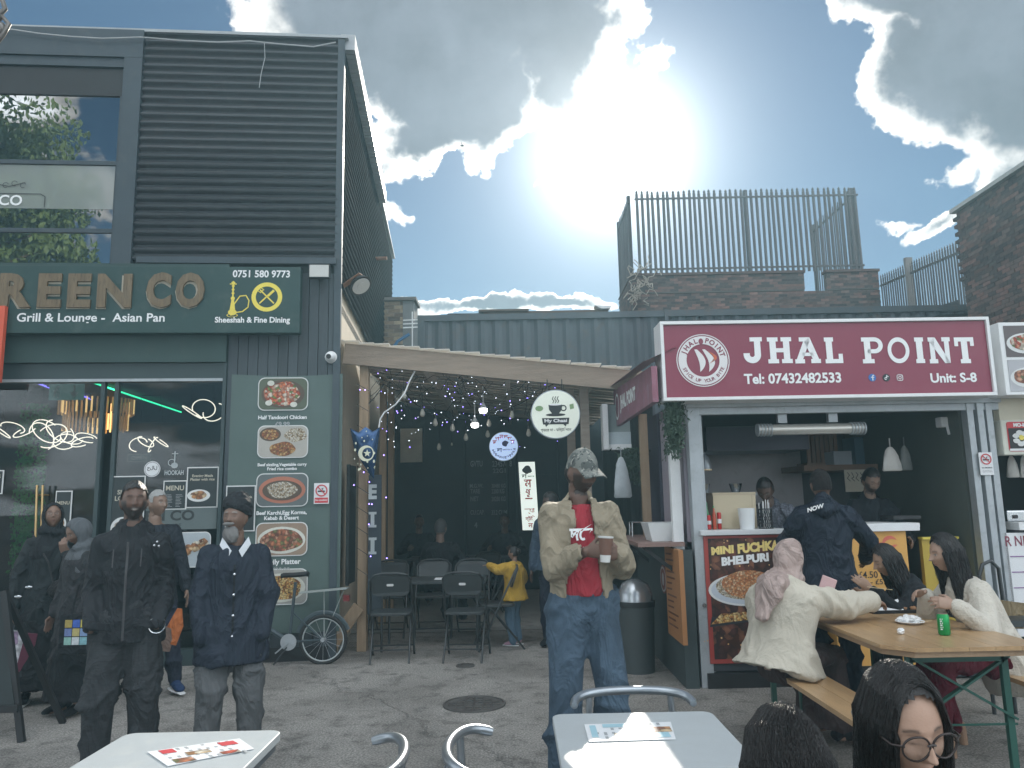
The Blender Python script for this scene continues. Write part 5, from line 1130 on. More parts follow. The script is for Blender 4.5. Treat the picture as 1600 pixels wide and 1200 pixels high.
a = MB(); a.box(r[0], r[1], 1.35, 1.36, r[2], r[3]); obj('sheet', a, mat('cream_paper', (.60,.55,.44), .7, bump=.02), T)
a = MB(); q = random.Random(8)
for k in range(4): u = r[0]+.03+.045*k; line(a, [(u, r[3]-.03), (u+.02, r[3]-.05-.03*q.random()), (u-.005, r[3]-.09), (u+.025, r[3]-.12)], .006, 1.347)
obj('writing', a, inkk, T)
def bag(T, c, w, h, mt):
    a = MB(); rings = []
    for j, (t, k, dpt) in enumerate(((0,1.1,.3),(.04,1.25,.5),(.3,1.15,.6),(.6,.95,.5),(.85,.62,.3),(.97,.35,.2),(1,.1,.1))):
        rings.append([(c[0]+w/2*k*math.cos(2*math.pi*i/14)*(1+.13*math.sin(i*2.3+j)), c[1]+.05*dpt*math.sin(2*math.pi*i/14), c[2]+h*t) for i in range(14)])
    a.loft(rings); obj('bag', a, mt, T, smooth=60); b = MB(); b.beam((c[0], c[1], c[2]+h), (c[0], c[1]+.0, c[2]+h+.08), .012, .006); obj('handle', b, mt, T)
pb_ = mat('white_carrier_bag', (.62,.60,.56), .5, var=.12, vs=9, bump=.5, bs=18)
for px, v, mt, lb in (((1378,690,1406,736), .45, pb_, 'white carrier bag hanging beside the dark haired worker'), ((1404,688,1424,735), .6, mat('grey_carrier_bag', (.20,.21,.20), .5, var=.1, bump=.5, bs=18), 'grey carrier bag hanging behind the white one in the stall')):
    r = jr(*px, v); c = ((r[0]+r[1])/2, v, r[2]); T = thing('carrier_bag', lb, 'bag', c, JF); bag(T, c, r[1]-r[0], r[3]-r[2]-.05, mt)
def wallpaper_(px, label, lines, name='notice', m=None, v=.895, cat='notice'):
    r = jr(*px, v); T = thing(name, label, cat, ((r[0]+r[1])/2, v, r[2]), JF); a = MB(); a.box(r[0], r[1], v-.004, v, r[2], r[3]); obj('sheet', a, m or mat('grey_paper', (.36,.37,.38), .6, bump=0), T)
    a = MB(); q = random.Random(len(label)); n = len(lines)
    for i, s in enumerate(lines): text(a, s, r[0]+.02, r[1]-.02, r[2]+(r[3]-r[2])*(.5-.42*(i+1)/n), r[2]+(r[3]-r[2])*(.52-.42*i/n)-.01, v-.006, .02)
    obj('lettering', a, inkk, T); return T
wallpaper_((1449,662,1477,727), 'long pale notice pinned on the olive partition', ['Food Safety &', 'Allergies', 'Please ask'])
r = jr(1479, 681, 1493, 707, .895); a = MB(); cx, cz = (r[0]+r[1])/2, (r[2]+r[3])/2; ring(a, cx, cz, (r[1]-r[0])*.42, (r[1]-r[0])*.5, .89, rz=1.7); flat(a, oval(cx, cz, .02, .035), .89, .001); solo('oval_sticker', 'oval outline sticker right of the pale notice in the stall', 'sticker', a, MC['grey_paper'], JF)
wallpaper_((1480,711,1494,723), 'tiny square label under the oval sticker', ['ABC'], 'label_card', mat('dim_card', (.13,.14,.14), .6, bump=0), cat='label')
r = jr(1487, 745, 1499, 761, .895); T = thing('socket_plate', 'pale switch and socket plates on the olive partition', 'switch', ((r[0]+r[1])/2, .9, r[2]), JF); a = MB(); a.box(r[0]-.0, r[0]+.03, .87, .899, r[2]+.02, r[3]-.02); obj('switch', a, white, T); a = MB(); a.box(r[0]+.045, r[0]+.12, .885, .899, r[2], r[3]); obj('plate', a, MC['grey_paper'], T)
# black appliance on right counter
r = jr(1391, 806, 1436, 819, .2); a = MB(); a.box(r[0], r[1], .15, .4, zt[3]+.05, r[3]); solo('card_tray', 'low black tray on the white tops of the right counter', 'tray', a, black, JF, bevel=.005)
def ns2(T, r, v): nosmoke(T, r, v)
plate('no_smoking_sign', 'white no smoking notice fixed on the ribbed steel posts', 'sign', JF, (1528,707,1553,742), -.05, paperm, ns2)
# ------------------------------------------------------------------ left flank of the stall
SX = 1.30; SF = Frame((SX, 6.25, 0), math.radians(-90))   # u = -y ; u=-D+6.25
def sf(x, D, z): return (-(D-6.25), x-SX, z)
p0, p1 = at(1021, 572, 6.35), at(952, 603, 9.0)
T = thing('flank_sign', 'red and lilac side awning sign lettered JHAL POINT on the flank of the stall', 'sign', sf(1.2, 7.6, 2.3), SF)
def pp(px, py, D): p = at(px, py, D); return SF.I @ p
c0, c1, c2, c3 = pp(1022,572,6.35), pp(1022,628,6.35), pp(950,668,8.8), pp(950,611,8.8)
for c in (c0, c1, c2, c3): c.y = -.12
a = MB(); a.add([tuple(c) for c in (c0,c3,c2,c1)] + [(c.x, c.y+.05, c.z) for c in (c0,c3,c2,c1)], [(0,1,2,3),(7,6,5,4),(0,4,5,1),(1,5,6,2),(2,6,7,3),(3,7,4,0)]); obj('awning_face', a, mat('lilac_red_banner', (.26,.10,.14), .5, var=.5, vs=3.5, bump=.1, dirt=.5, dcol=(.42,.38,.46)), T)
zz0, zz1 = lambda u: c1.z+(c2.z-c1.z)*(u-c1.x)/(c2.x-c1.x), lambda u: c0.z+(c3.z-c0.z)*(u-c0.x)/(c3.x-c0.x)
a = MB(); ua, ub = c3.x+.1, c3.x+1.6; b_ = MB(); text(b_, 'JHAL POINT', 0, 1, 0, 1, -.125, .06, fit=True)
a.add([(ub_ := ua+.45+(ub-ua-.45)*x, -.125, zz0(ub_)+(zz1(ub_)-zz0(ub_))*(.25+.5*z)) for x, _, z in b_.v], b_.f); cc = ua+.2; ring(a, cc, (zz0(cc)+zz1(cc))/2, .12, .15, -.125); obj('lettering', a, inkw, T)
q0, q1, q2, q3 = pp(1028,560,6.3), pp(1000,572,7.6), pp(952,608,8.9), pp(1026,575,6.3)
for c in (q0,q1,q2,q3): c.y = -.2
a = MB(); a.add([(c0.x+.02,-.2,c0.z+.03),(c3.x,-.2,c3.z+.02),(c3.x,.1,c3.z+.16),(c0.x+.02,.1,c0.z+.16)], [(0,1,2,3)]); obj('awning_top', a, redm, T)
dkg = mat('dark_grey_green_wall', (.045,.06,.062), .7, var=.3, bump=.2)
zj = JF.hit(1085, 640, 0)[1]
T = thing('flank_hatch', 'pale lilac hatch frame and white post on the flank of the stall', 'hatch', sf(SX, 7.2, 1.2), SF)
a = MB(); a.box(-1.5, -.5, .20, .24, 1.18, zj+.1); obj('panel', a, mat('lilac_panel', (.36,.32,.37), .5, var=.08, bump=.03), T)
wx = at(1058, 800, 6.75).x-SX; a = MB(); a.box(-.56, -.48, wx-.045, wx+.045, .98, zj+.1); obj('post', a, white, T, bevel=.004)
a = MB(); a.box(-1.62, -1.54, .0, .08, 1.1, zj+.1); obj('timber_post', a, timberv, T)
a = MB(); a.box(-2.6, -1.55, .18, .24, 0, zj+.1); obj('dark_panel', a, mat('indigo_panel', (.05,.05,.075), .6), T)
a = MB(); a.box(-2.6, -.35, .09, .2, 0, 1.12); obj('lower_panel', a, dkg, T)
pz = 1.15; T = thing('flank_shelf', 'narrow brown serving shelf on the flank of the stall', 'shelf', sf(1.1, 7.3, pz), SF)
a = MB(); a.box(-2.0, -.4, -.25, .15, pz, pz+.035); obj('top', a, mat('brown_shelf', (.22,.14,.12), .6), T); 
for u in (-.5, -1.9): b = MB(); b.beam((u, .12, pz-.25), (u, -.2, pz), .03, .03); obj('bracket', b, black, T)
c = sf(at(1030, 805, 7.0).x, 7.0, pz+.036); T = thing('plastic_crate', 'white plastic tray on the brown side shelf', 'tray', c, SF)
a = MB(); 
a.loft([[(c[0]-.16, c[1]-.10, c[2]), (c[0]+.16, c[1]-.10, c[2]), (c[0]+.16, c[1]+.10, c[2]), (c[0]-.16, c[1]+.10, c[2])], [(c[0]-.2, c[1]-.14, c[2]+.16), (c[0]+.2, c[1]-.14, c[2]+.16), (c[0]+.2, c[1]+.14, c[2]+.16), (c[0]-.2, c[1]+.14, c[2]+.16)]]); obj('body', a, MC['white_plastic'], T)
c = sf(at(1001, 815, 7.9).x, 7.9, pz+.036); T = thing('wire_basket', 'small wire basket with crossed bars at the far end of the side shelf', 'basket', c, SF); a = MB()
for A_, B_ in (((-.1,-.1,0),(.1,-.1,.14)),((.1,-.1,0),(-.1,-.1,.14)),((-.1,-.1,0),(-.1,-.1,.14)),((.1,-.1,0),(.1,-.1,.14)),((-.1,-.1,.14),(.1,-.1,.14)),((-.1,-.1,0),(.1,-.1,0)),((-.1,.1,0),(-.1,.1,.14)),((.1,.1,0),(.1,.1,.14)),((-.1,.1,.14),(.1,.1,.14)),((-.1,-.1,.14),(-.1,.1,.14)),((.1,-.1,.14),(.1,.1,.14))): a.cyl(Vector(c)+Vector(A_), Vector(c)+Vector(B_), .006, n=5)
obj('wires', a, chrome, T)
# orange menu board and round logo
c = pp(1055, 940, 6.75); T = thing('orange_menu_board', 'orange brown menu board with slanted writing on the lower flank of the stall', 'menu board', (c.x, .1, .3), SF)
A0, A1 = pp(1077, 860, 6.45), pp(1036, 852, 7.05); z_hi, z_lo = pp(1060,857,6.7).z, pp(1060,1000,6.7).z
a = MB(); a.box(A1.x, A0.x, .05, .088, z_lo, z_hi); obj('board', a, mat('orange_brown_board', (.35,.16,.06), .6, var=.2, bump=.1), T)
a = MB(); q = random.Random(3)
for k in range(13): z = z_hi-.06-k*.05; line(a, [(A1.x+.06, z), (A1.x+.06+q.uniform(.2,.42), z+.012)], .016, .048)
obj('writing', a, mat('brown_ink', (.14,.06,.03), .6, bump=0), T)
c = pp(1027, 905, 7.35); T = thing('round_logo', 'small faded round logo plate left of the orange menu board', 'sign', (c.x, .1, c.z-.1), SF)
a = MB(); flat(a, oval(c.x, c.z, .16, .13), .088, .004, 0); ring(a, c.x, c.z, .12, .14, .081, 1, rz=.82); flat(a, oval(c.x, c.z, .05, .06), .081, .001, 1); obj('disc', a, [mat('dull_red_disc', (.22,.08,.07), .6, bump=0), mat('pale_disc_print', (.45,.42,.40), .6, bump=0)], T)
# box unit, bags and trailing leaves
r0 = at(958, 636, 8.6); T = thing('menu_lightbox', 'white framed box hung under the flank awning', 'lightbox', (r0.x+.1, 8.6, r0.z-.55))
a = MB(); p = at(940, 632, 8.6); q = at(987, 702, 8.6)
a.box(p.x, p.x+.06, 8.55, 8.75, q.z, p.z); a.box(p.x+.061, q.x, 8.6, 8.75, q.z, q.z+.06); obj('frame', a, white, T)
a = MB(); a.box(p.x+.062, q.x, 8.62, 8.75, q.z+.062, q.z+.2); obj('unit', a, mat('pale_blue_unit', (.45,.52,.55), .5, bump=0), T); a = MB(); a.box(p.x+.061, q.x, 8.64, 8.75, q.z+.2, p.z); obj('panel', a, mat('grey_green_panel', (.25,.30,.30), .5, bump=.05), T)
c = at(973, 778, 7.9); T = thing('clear_bag', 'pale plastic bag tied to the flank of the stall', 'bag', c); bag(T, tuple(c), .14, .42, mat('cloudy_plastic', (.42,.46,.48), .35, var=.2, vs=14, bump=.6, bs=25))
lm = mat('hanging_leaves', (.05,.085,.055), .6, var=.5, vs=9, bump=0)
def vine(name, label, px, D, n, spread=.03):
    r = (at(px[0], px[1], D), at(px[2], px[3], D)); c = ((r[0].x+r[1].x)/2, D, r[1].z); T = thing(name, label, 'plant', c); a = MB(); s_ = MB()
    for k in range(n//14):
        x = rnd.uniform(r[0].x, r[1].x); L = (r[0].z-r[1].z)*rnd.uniform(.5, 1); pts = [(x, D, r[0].z)]
        for i in range(4): pts.append((x+rnd.gauss(0,.02), D+rnd.gauss(0,.02), r[0].z-L*(i+1)/4))
        s_.tube(pts, .003, 4)
        for i in range(14):
            t = rnd.random(); p_ = Vector((x+rnd.gauss(0,spread), D+rnd.gauss(0,spread), r[0].z-L*t)); e = Euler((rnd.uniform(0,6), rnd.uniform(0,6), rnd.uniform(0,6))).to_matrix()
            a.add([p_+e@Vector(w_)*rnd.uniform(.6,1.1) for w_ in ((-.028,0,0),(0,.004,-.012),(.03,0,0),(0,.004,.012))], [(0,1,2,3)])
    obj('stem', s_, lm, T); tag(obj('foliage', a, lm, T), kind='stuff')
vine('trailing_plant', 'dusty artificial trailing plant between the awning and the stall post', (1040,622,1066,722), 6.45, 900)
vine('trailing_plant', 'straggly dark plant hanging near the plastic bag on the flank', (975,700,1005,760), 8.2, 350, .06)
p = at(991, 900, 7.3); T = thing('litter_bin', 'dark litter bin with a shiny domed lid by the flank of the stall', 'bin', (p.x, 7.3, 0)); R = .17
zl = at(985, 938, 7.3).z; c = (p.x, 7.3, 0)
a = MB(); a.lathe(c, [(0,0),(R*.9,0),(R,zl-.05),(0,zl-.05)], 24); obj('body', a, mat('dark_grey_plastic', (.05,.06,.062), .5, bump=.1), T, smooth=30)
a = MB(); a.lathe(c, [(0,zl-.05),(R*1.06,zl-.05),(R*1.06,zl),(0,zl)], 24); obj('collar', a, black, T, smooth=30)
a = MB(); a.lathe(c, [(R*.98,zl),(R*.93,zl+.07),(R*.72,zl+.15),(R*.3,zl+.19),(0,zl+.195)], 24); obj('dome_lid', a, mat('brushed_dome', (.42,.44,.46), .25, metal=.7, bump=0), T, smooth=50)
# ------------------------------------------------------------------ neighbouring stall on the right edge
T = thing('dumpling_stall', 'neighbouring dumpling stall cut by the right edge of the photo', 'food stall', (5.2, 1, 0), JF)
uC = JF.hit(1560, 700)[0]+.06; UE = uC+2.4
a = MB(); a.box(uC, UE, 2.2, 2.3, 0, 3.0); a.box(uC, UE, .1, 2.2, 2.35, 2.4); obj('interior', a, dark, T)
r = jr(1560, 625, 1700, 656, 0); a = MB(); a.box(uC-.03, UE, -.02, .06, r[2], zS-.03); obj('lintel', a, cream, T); a = MB(); a.box(uC-.03, UE, -.04, .06, zS-.028, zS+.05); obj('gutter', a, galv, T)
r = jr(1566, 817, 1700, 826, -.05); a = MB(); a.box(uC, UE, -.06, .5, r[2], r[3]); obj('worktop', a, white, T); a = MB(); a.box(uC, UE, -.0, .45, 0, r[2]-.002); obj('counter', a, stall_d, T)
r = jr(1567, 833, 1700, 1000, -.02); a = MB(); a.box(r[0], UE, -.03, -.002, .35, r[3]); obj('menu_board', a, paperm, T)
q = jr(1552, 838, 1650, 852, -.035); a = MB(); text(a, 'R NEEDS', r[0]+.005, r[0]+.36, q[2], q[3], -.033, .01, fit=True); obj('lettering', a, mat('plum_ink', (.22,.04,.07), .5, bump=0), T)
a = MB(); 
for k in range(5): z = q[2]-.09-k*.13; a.box(r[0]+.03, r[0]+.6, -.034, -.033, z, z+.008)
obj('ruled_lines', a, mat('violet_line', (.25,.12,.3), .5, bump=0), T)
r = jr(1559, 504, 1760, 614, v); T = thing('dumpling_stall_sign', 'white framed sign with two dish photos at the right edge', 'sign', (r[0]+.5, v, r[2]), JF); v = -.28
r = jr(1559, 504, 1760, 614, v); a = MB(); a.box(r[0], r[1], v, v+.25, r[2], r[3]); obj('frame', a, white, T, bevel=.004)
zm = (r[2]+r[3])/2
for k, (z0, z1, fi) in enumerate(((zm+.012, r[3]-.03, 0), (r[2]+.03, zm-.012, 3))):
    a = MB(); a.box(r[0]+.04, r[0]+.5, v-.004, v-.001, z0, z1); cx, cz = r[0]+.22, (z0+z1)/2; flat(a, oval(cx, cz-.02, .17, .09), v-.005, .001, 1); flat(a, oval(cx, cz-.01, .14, .07, 24, .1, k), v-.007, .001, 2); flat(a, oval(cx+.05, cz+.05, .06, .04, 20, .2, 9), v-.009, .001, 3)
    obj('dish_photo', a, [mat('photo_dark_%d' % k, [(.12,.10,.10),(.42,.42,.44)][k], .5, bump=0), whp, foods[fi], mat('herb_print', (.12,.25,.08), .5, bump=0)], T)
r = jr(1563, 656, 1740, 708, -.06); T = thing('dumpling_lightbox', 'cream box sign lettered MO-MO with a dumpling photo', 'sign', (r[0]+.4, -.06, r[2]), JF)
a = MB(); a.box(r[0], r[1], -.06, .05, r[2], r[3]); obj('box', a, mat('cream_lightbox', (.62,.62,.54), .5, bump=.02), T, bevel=.01)
a = MB(); flat(a, rrect(r[0]+.045, r[0]+.42, r[2]+.03, r[3]-.02, .02), -.062, .002, 0); a.box(r[0]+.055, r[0]+.41, -.067, -.065, r[2]+.055, r[3]-.075, 1); a.box(r[0]+.05, r[0]+.42, -.067, -.065, r[2]+.035, r[2]+.055, 4)
for k in range(7): t = 2*math.pi*k/7; flat(a, oval(r[0]+.16+.05*math.cos(t), (r[2]+r[3])/2-.01+.05*math.sin(t), .03, .022, 12, .1, k), -.068-.0006*k, .0005, 2)
flat(a, oval(r[0]+.16, (r[2]+r[3])/2-.005, .022, .022), -.0735, .001, 3); obj('print', a, [inkr, inkk, whp, inky, paperm], T); a = MB(); text(a, 'MO-MO', r[0]+.08, r[0]+.28, r[3]-.065, r[3]-.03, -.066, .06); obj('lettering', a, inkw, T)
r = jr(1570, 797, 1700, 816, .1); T = thing('toaster', 'silver toaster on the dumpling stall worktop', 'toaster', (r[0]+.15, .15, r[2]), JF); zc0 = jr(1566, 817, 1700, 826, -.05)[3]
a = MB(); a.box(r[0], r[0]+.32, .08, .28, zc0+.001, r[3]); obj('body', a, chrome, T, bevel=.02); a = MB(); a.box(r[0]+.05, r[0]+.09, .07, .079, zc0+.03, zc0+.06); obj('label', a, inkk, T)
for k, px in enumerate((1572, 1592)):
    r = jr(px, 712, px+19, 746, .25); c = ((r[0]+r[1])/2, .25, r[2]); T = thing('hanging_cloth', ['white cloth bag hanging under the dumpling sign', 'second greyer cloth hanging right of the white one'][k], 'cloth', c, JF); bag(T, c, r[1]-r[0], r[3]-r[2], pb_)
# ------------------------------------------------------------------ furniture
alu = mat('satin_aluminium', (.34,.37,.40), .32, metal=.85, var=.1, bump=.03)
ttop = mat('white_table_laminate', (.42,.45,.46), .45, var=.08, vs=7, bump=.06, dirt=.55, dcol=(.45,.47,.46))
def bistro_table(x0, x1, y0, y1, label):
    cx, cy = (x0+x1)/2, (y0+y1)/2; T = thing('cafe_table', label, 'table', (cx, cy, 0), group='white cafe tables in the foreground')
    a = MB(); P = rrect(x0, x1, y0, y1, .045, 6); a.loft([[(x, y, z) for x, y in P] for z in (.70, .73)]); obj('tabletop', a, ttop, T, bevel=.004)
    a = MB(); P2 = rrect(x0+.012, x1-.012, y0+.012, y1-.012, .04, 6); a.loft([[(x, y, z) for x, y in P2] for z in (.672, .699)]); obj('edge_band', a, mat('grey_edge', (.12,.13,.14), .5, bump=0), T)
    a = MB(); a.cyl((cx, cy, .03), (cx, cy, .67), .03, n=14); obj('column', a, alu, T, smooth=40)
    for k in range(4): a = MB(); t = math.pi/4+k*math.pi/2; a.tube([(cx, cy, .07), (cx+.2*math.cos(t), cy+.2*math.sin(t), .05), (cx+.3*math.cos(t), cy+.3*math.sin(t), .016)], [.025,.02,.016], 8); obj('foot', a, alu, T, smooth=40)
bistro_table(-1.46, -.878, 2.35, 3.0, 'white cafe table with a menu at the bottom left')
bistro_table(.13, .75, 2.5, 3.14, 'white cafe table with a menu, right of the two curved chair backs')
def sheet(name, label, pts, z, seed, cols):
    P = [atz(x, y, z) for x, y in pts]; c = sum(P, Vector())/4; T = thing(name, label, 'menu', c)
    a = MB(); a.add([p+Vector((0,0,.001)) for p in P]+[p+Vector((0,0,.003)) for p in P], [(0,1,2,3)[::-1],(4,5,6,7),(0,1,5,4),(1,2,6,5),(2,3,7,6),(3,0,4,7)]); obj('card', a, paperm, T)
    q = random.Random(seed); U = P[1]-P[0]; V_ = P[3]-P[0]; 
    def put(u0, u1, v0, v1, m, nm):
        b = MB(); b.add([P[0]+U*u+V_*w+Vector((0,0,.0042)) for u, w in ((u0,v0),(u1,v0),(u1,v1),(u0,v1))], [(0,1,2,3)]); obj(nm, b, m, T)
    for k, (u0, u1, v0, v1, m) in enumerate(cols): put(u0, u1, v0, v1, m, 'print')
    b = MB()
    for c_ in range(4):
        for r_ in range(9):
            if q.random() < .75: u = .04+c_*.24; w = .1+r_*.09; e = u+q.uniform(.08,.18); b.add([P[0]+U*x+V_*y+Vector((0,0,.0036)) for x, y in ((u,w),(e,w),(e,w+.035),(u,w+.035))], [(0,1,2,3)])
    obj('menu_lines', b, inkg, T)
sheet('menu_card', 'white printed menu card lying on the left cafe table', ((230,1176),(262,1198),(397,1171),(374,1155)), .731, 1, [(.05,.3,.1,.25,inkr),(.4,.6,.30,.55,foods[4]),(.68,.85,.6,.8,foods[0]),(.1,.35,.72,.9,inkr),(.7,.95,.1,.3,foods[3])])
sheet('menu_card', 'pale blue printed menu card lying on the right cafe table', ((913,1133),(920,1160),(1056,1156),(1048,1129)), .731, 2, [(.05,.25,.2,.5,mat('pale_cyan_print', (.35,.55,.62), .5, bump=0)),(.3,.6,.6,.95,foods[4]),(.1,.8,.05,.12,MC['pale_cyan_print']),(.6,.95,.3,.5,foods[2]),(.62,.9,.7,.9,MC['pale_cyan_print'])])
def bistro_chair(label, x, y, yaw):
    """local: faces +y; curved rail at the back"""
    T = thing('aluminium_chair', label, 'chair', (0, 0, 0), group='aluminium cafe chairs in the foreground')
    a = MB(); pts = []
    for k in range(25):
        t = math.pi*(-.02+1.04*k/24); sn = max(0, math.sin(t)); pts.append((.235*math.cos(t), -.09-.13*sn**.8, .778-.025*(1-sn)**2))
    a.tube(pts, [.013]+[.017]*23+[.013], 12); obj('back_rail', a, alu, T, smooth=50)
    for s in (-1, 1):
        a = MB(); a.tube([(s*.165,-.20,.77),(s*.18,-.185,.45),(s*.21,-.24,.0)], .0135, 8); obj('leg', a, alu, T, smooth=50)
        a = MB(); a.tube([(s*.2,.16,.445),(s*.215,.18,.38),(s*.215,.22,.0)], .0125, 8); obj('leg', a, alu, T, smooth=50)
    for k in range(7): a = MB(); y_ = -.16+.055*k; a.box(-.2, .2, y_, y_+.045, .445, .455); obj('seat_slat', a, alu, T)
    T.location = (x, y, 0); T.rotation_euler = (0, 0, yaw); return T
bistro_chair('aluminium chair whose curved back opens left, beside the left cafe table', -.58, 2.52, math.radians(93))
bistro_chair('aluminium chair whose curved back opens right, beside the right cafe table', -.01, 2.60, math.radians(-92))
bistro_chair('aluminium chair seen square on behind the right cafe table', .455, 3.07, math.radians(180))
bistro_chair('aluminium chair at the bottom left corner, left of the left table', -1.76, 2.50, math.radians(-90))
bistro_chair('aluminium chair half hidden behind the dark haired head in the foreground', 1.10, 2.75, math.radians(80))
# beer table and benches
bw = mat('varnished_pine', (.42,.27,.14), .3, var=.3, vs=2.2, bump=.12, bs=18, stretch=(9,1,9), dirt=.3, dcol=(.22,.12,.06))
bwe = mat('raw_pine_edge', (.30,.20,.12), .6, var=.4, vs=5, bump=.3)
gst = mat('green_enamelled_steel', (.020,.085,.065), .4, var=.15, bump=.05)
TX0, TX1, TY0, TY1, TZ = 1.94, 2.76, 4.13, 6.2, .76
def trestle(T, x0, x1, y, z, lean=.0, s=1, lw=.035):
    for x in (x0, x1): a = MB(); a.beam((x, y, 0.0), (x, y+lean, z), lw, .03, upv=(0,1,0)); obj('leg', a, gst, T)
    a = MB(); a.beam((x0, y+lean*.9, z-.03), (x1, y+lean*.9, z-.03), .03, .03); obj('crossbar', a, gst, T)
T = thing('beer_table', 'long varnished pine beer table with green steel legs', 'table', ((TX0+TX1)/2, 4.9, 0))
npl = 6
for k in range(npl):
    a = MB(); x0 = TX0+(TX1-TX0)*k/npl; x1 = TX0+(TX1-TX0)*(k+1)/npl; j = .0
    ch = .125 if k == 0 else 0; ce = .10 if k == npl-1 else 0
    pts = [(x0+.001, TY0+ch+ (0)), (x0+.001+min(ch, x1-x0-.01), TY0), (x1-.001-ce*.9, TY0), (x1-.001, TY0+ce), (x1-.001, TY1), (x0+.001, TY1)]
    a.loft([[(x, y, z) for x, y in pts] for z in (TZ-.022, TZ-.0005*(k % 2))]); obj('plank', a, bw, T, bevel=.0015)
a = MB(); a.loft([[(x, y, z) for x, y in ((TX0+.015, TY0+.14), (TX0+.13, TY0+.015), (TX1-.1, TY0+.015), (TX1-.02, TY0+.12), (TX1-.02, TY1-.02), (TX0+.015, TY1-.02))] for z in (TZ-.052, TZ-.0225)]); obj('batten_frame', a, bwe, T)
trestle(T, 2.11, 2.62, 4.30, TZ-.06); trestle(T, 2.11, 2.62, 5.85, TZ-.06)
a = MB(); a.beam((2.12, 4.30, .36), (2.65, 4.30, .68), .03, .012); obj('brace', a, gst, T); a = MB(); a.beam((2.12, 4.285, .68), (2.65, 4.285, .36), .03, .012); obj('brace', a, gst, T)
a = MB(); a.cyl((2.11, 4.30, .33), (2.66, 4.30, .33), .006, n=6); obj('tie_rod', a, gst, T)
a = MB(); a.beam((2.38, 4.31, .66), (2.6, 5.0, .70), .03, .012); obj('brace', a, gst, T)
def bench(label, x0, x1, y0, y1):
    T = thing('beer_bench', label, 'bench', ((x0+x1)/2, (y0+y1)/2, 0), group='pine benches along the beer table')
    for k in range(2): a = MB(); w = (x1-x0)/2; a.box(x0+k*w+.001, x0+(k+1)*w-.001, y0, y1, .44, .468); obj('plank', a, bw, T, bevel=.002)
    for y in (y0+.2, y1-.25): trestle(T, x0+.04, x1-.04, y, .44, lw=.03)
bench('pine bench along the left side of the beer table under the woman in beige', 1.62, 1.88, 3.6, 5.45)
bench('pine bench along the far right side of the beer table', 2.92, 3.18, 4.2, 6.1)
# things on the beer table
def tp(px, py): return atz(px, py, TZ+.001)
p = tp(1476, 992); T = thing('drink_can', 'green drink can standing alone on the pine table', 'can', p)
a = MB(); a.lathe(p, [(0,0),(.026,0),(.032,.008),(.032,.105),(.027,.115),(.025,.113),(0,.111)], 24); obj('body', a, mat('green_can', (.02,.32,.09), .28, metal=.5, var=.1, bump=0), T, smooth=40)
a = MB(); a.lathe(p, [(0,.1112),(.024,.1135),(.0265,.1155),(.0268,.1162),(0,.1118)], 24); obj('lid', a, chrome, T)
a = MB()
for k, ch in enumerate('ЖБЖ'): pass
for k in range(6): 
    z = .03+k*.011; t0 = -2.6; a.add([(p.x+.0325*math.cos(t), p.y+.0325*math.sin(t), p.z+zz_) for t, zz_ in ((t0, z), (t0+.35+.1*(k % 2), z+.002), (t0+.35+.1*(k % 2), z+.008), (t0, z+.007))], [(0,1,2,3)])
obj('white_lettering', a, inkw, T)
def crumple(c, r, seed, n=14):
    a = MB(); a.ell(c, (r, r*.9, r*.75), n, 9); q = random.Random(seed)
    a.v = [(c[0]+(x-c[0])*k, c[1]+(y-c[1])*k, max(p.z, c[2]+(z-c[2])*k)) for x, y, z in a.v for k in (q.uniform(.72, 1.22),)]; return a
tis = mat('crumpled_tissue', (.78,.78,.77), .8, var=.05, bump=.3)
p = tp(1422, 974); T = thing('paper_plate', 'white plate heaped with crumpled tissues on the pine table', 'plate', p)
a = MB(); a.lathe(p, [(0,0),(.06,0),(.085,.014),(.083,.017),(.058,.004),(0,.004)], 28); obj('plate', a, white, T, smooth=40)
for k in range(6): obj('tissue', crumple((p.x-.045+.018*k, p.y+rnd.uniform(-.02,.02), p.z+.022+.012*(k in (2,3))), .024, k), tis, T, smooth=20)
a = MB(); a.beam((p.x+.05, p.y-.03, p.z+.012), (p.x+.13, p.y-.01, p.z+.016), .008, .003); obj('wooden_fork', a, mat('birch_wood', (.6,.48,.3), .6), T)
p = tp(1408, 991); solo('tissue_ball', 'single crumpled tissue ball in front of the plate', 'tissue', crumple((p.x, p.y, p.z+.018), .022, 44), tis, smooth=20)
p = tp(1392, 955); T = thing('food_tray', 'black food tray with folded paper and cutlery between the women', 'tray', p)
a = MB(); a.box(p.x-.16, p.x+.16, p.y-.1, p.y+.12, p.z, p.z+.006); a.box(p.x-.17, p.x-.16, p.y-.11, p.y+.13, p.z, p.z+.02); a.box(p.x+.16, p.x+.17, p.y-.11, p.y+.13, p.z, p.z+.02); a.box(p.x-.16, p.x+.16, p.y-.11, p.y-.10, p.z, p.z+.02); a.box(p.x-.16, p.x+.16, p.y+.12, p.y+.13, p.z, p.z+.02); obj('tray', a, black, T)
a = MB(); a.add([(p.x-.14,p.y-.09,p.z+.02),(p.x+.05,p.y-.08,p.z+.018),(p.x+.08,p.y+.05,p.z+.075),(p.x-.08,p.y+.06,p.z+.03),(p.x-.12,p.y,p.z+.012)], [(0,1,2,4),(4,2,3)]); obj('folded_paper', a, paperm, T)
for k in range(5): obj('food_piece', crumple((p.x+.07+.018*k, p.y-.05+.02*(k % 3), p.z+.022), .018, 20+k, 10), mat('fried_food', (.32,.16,.07), .6, var=.3), T, smooth=20)
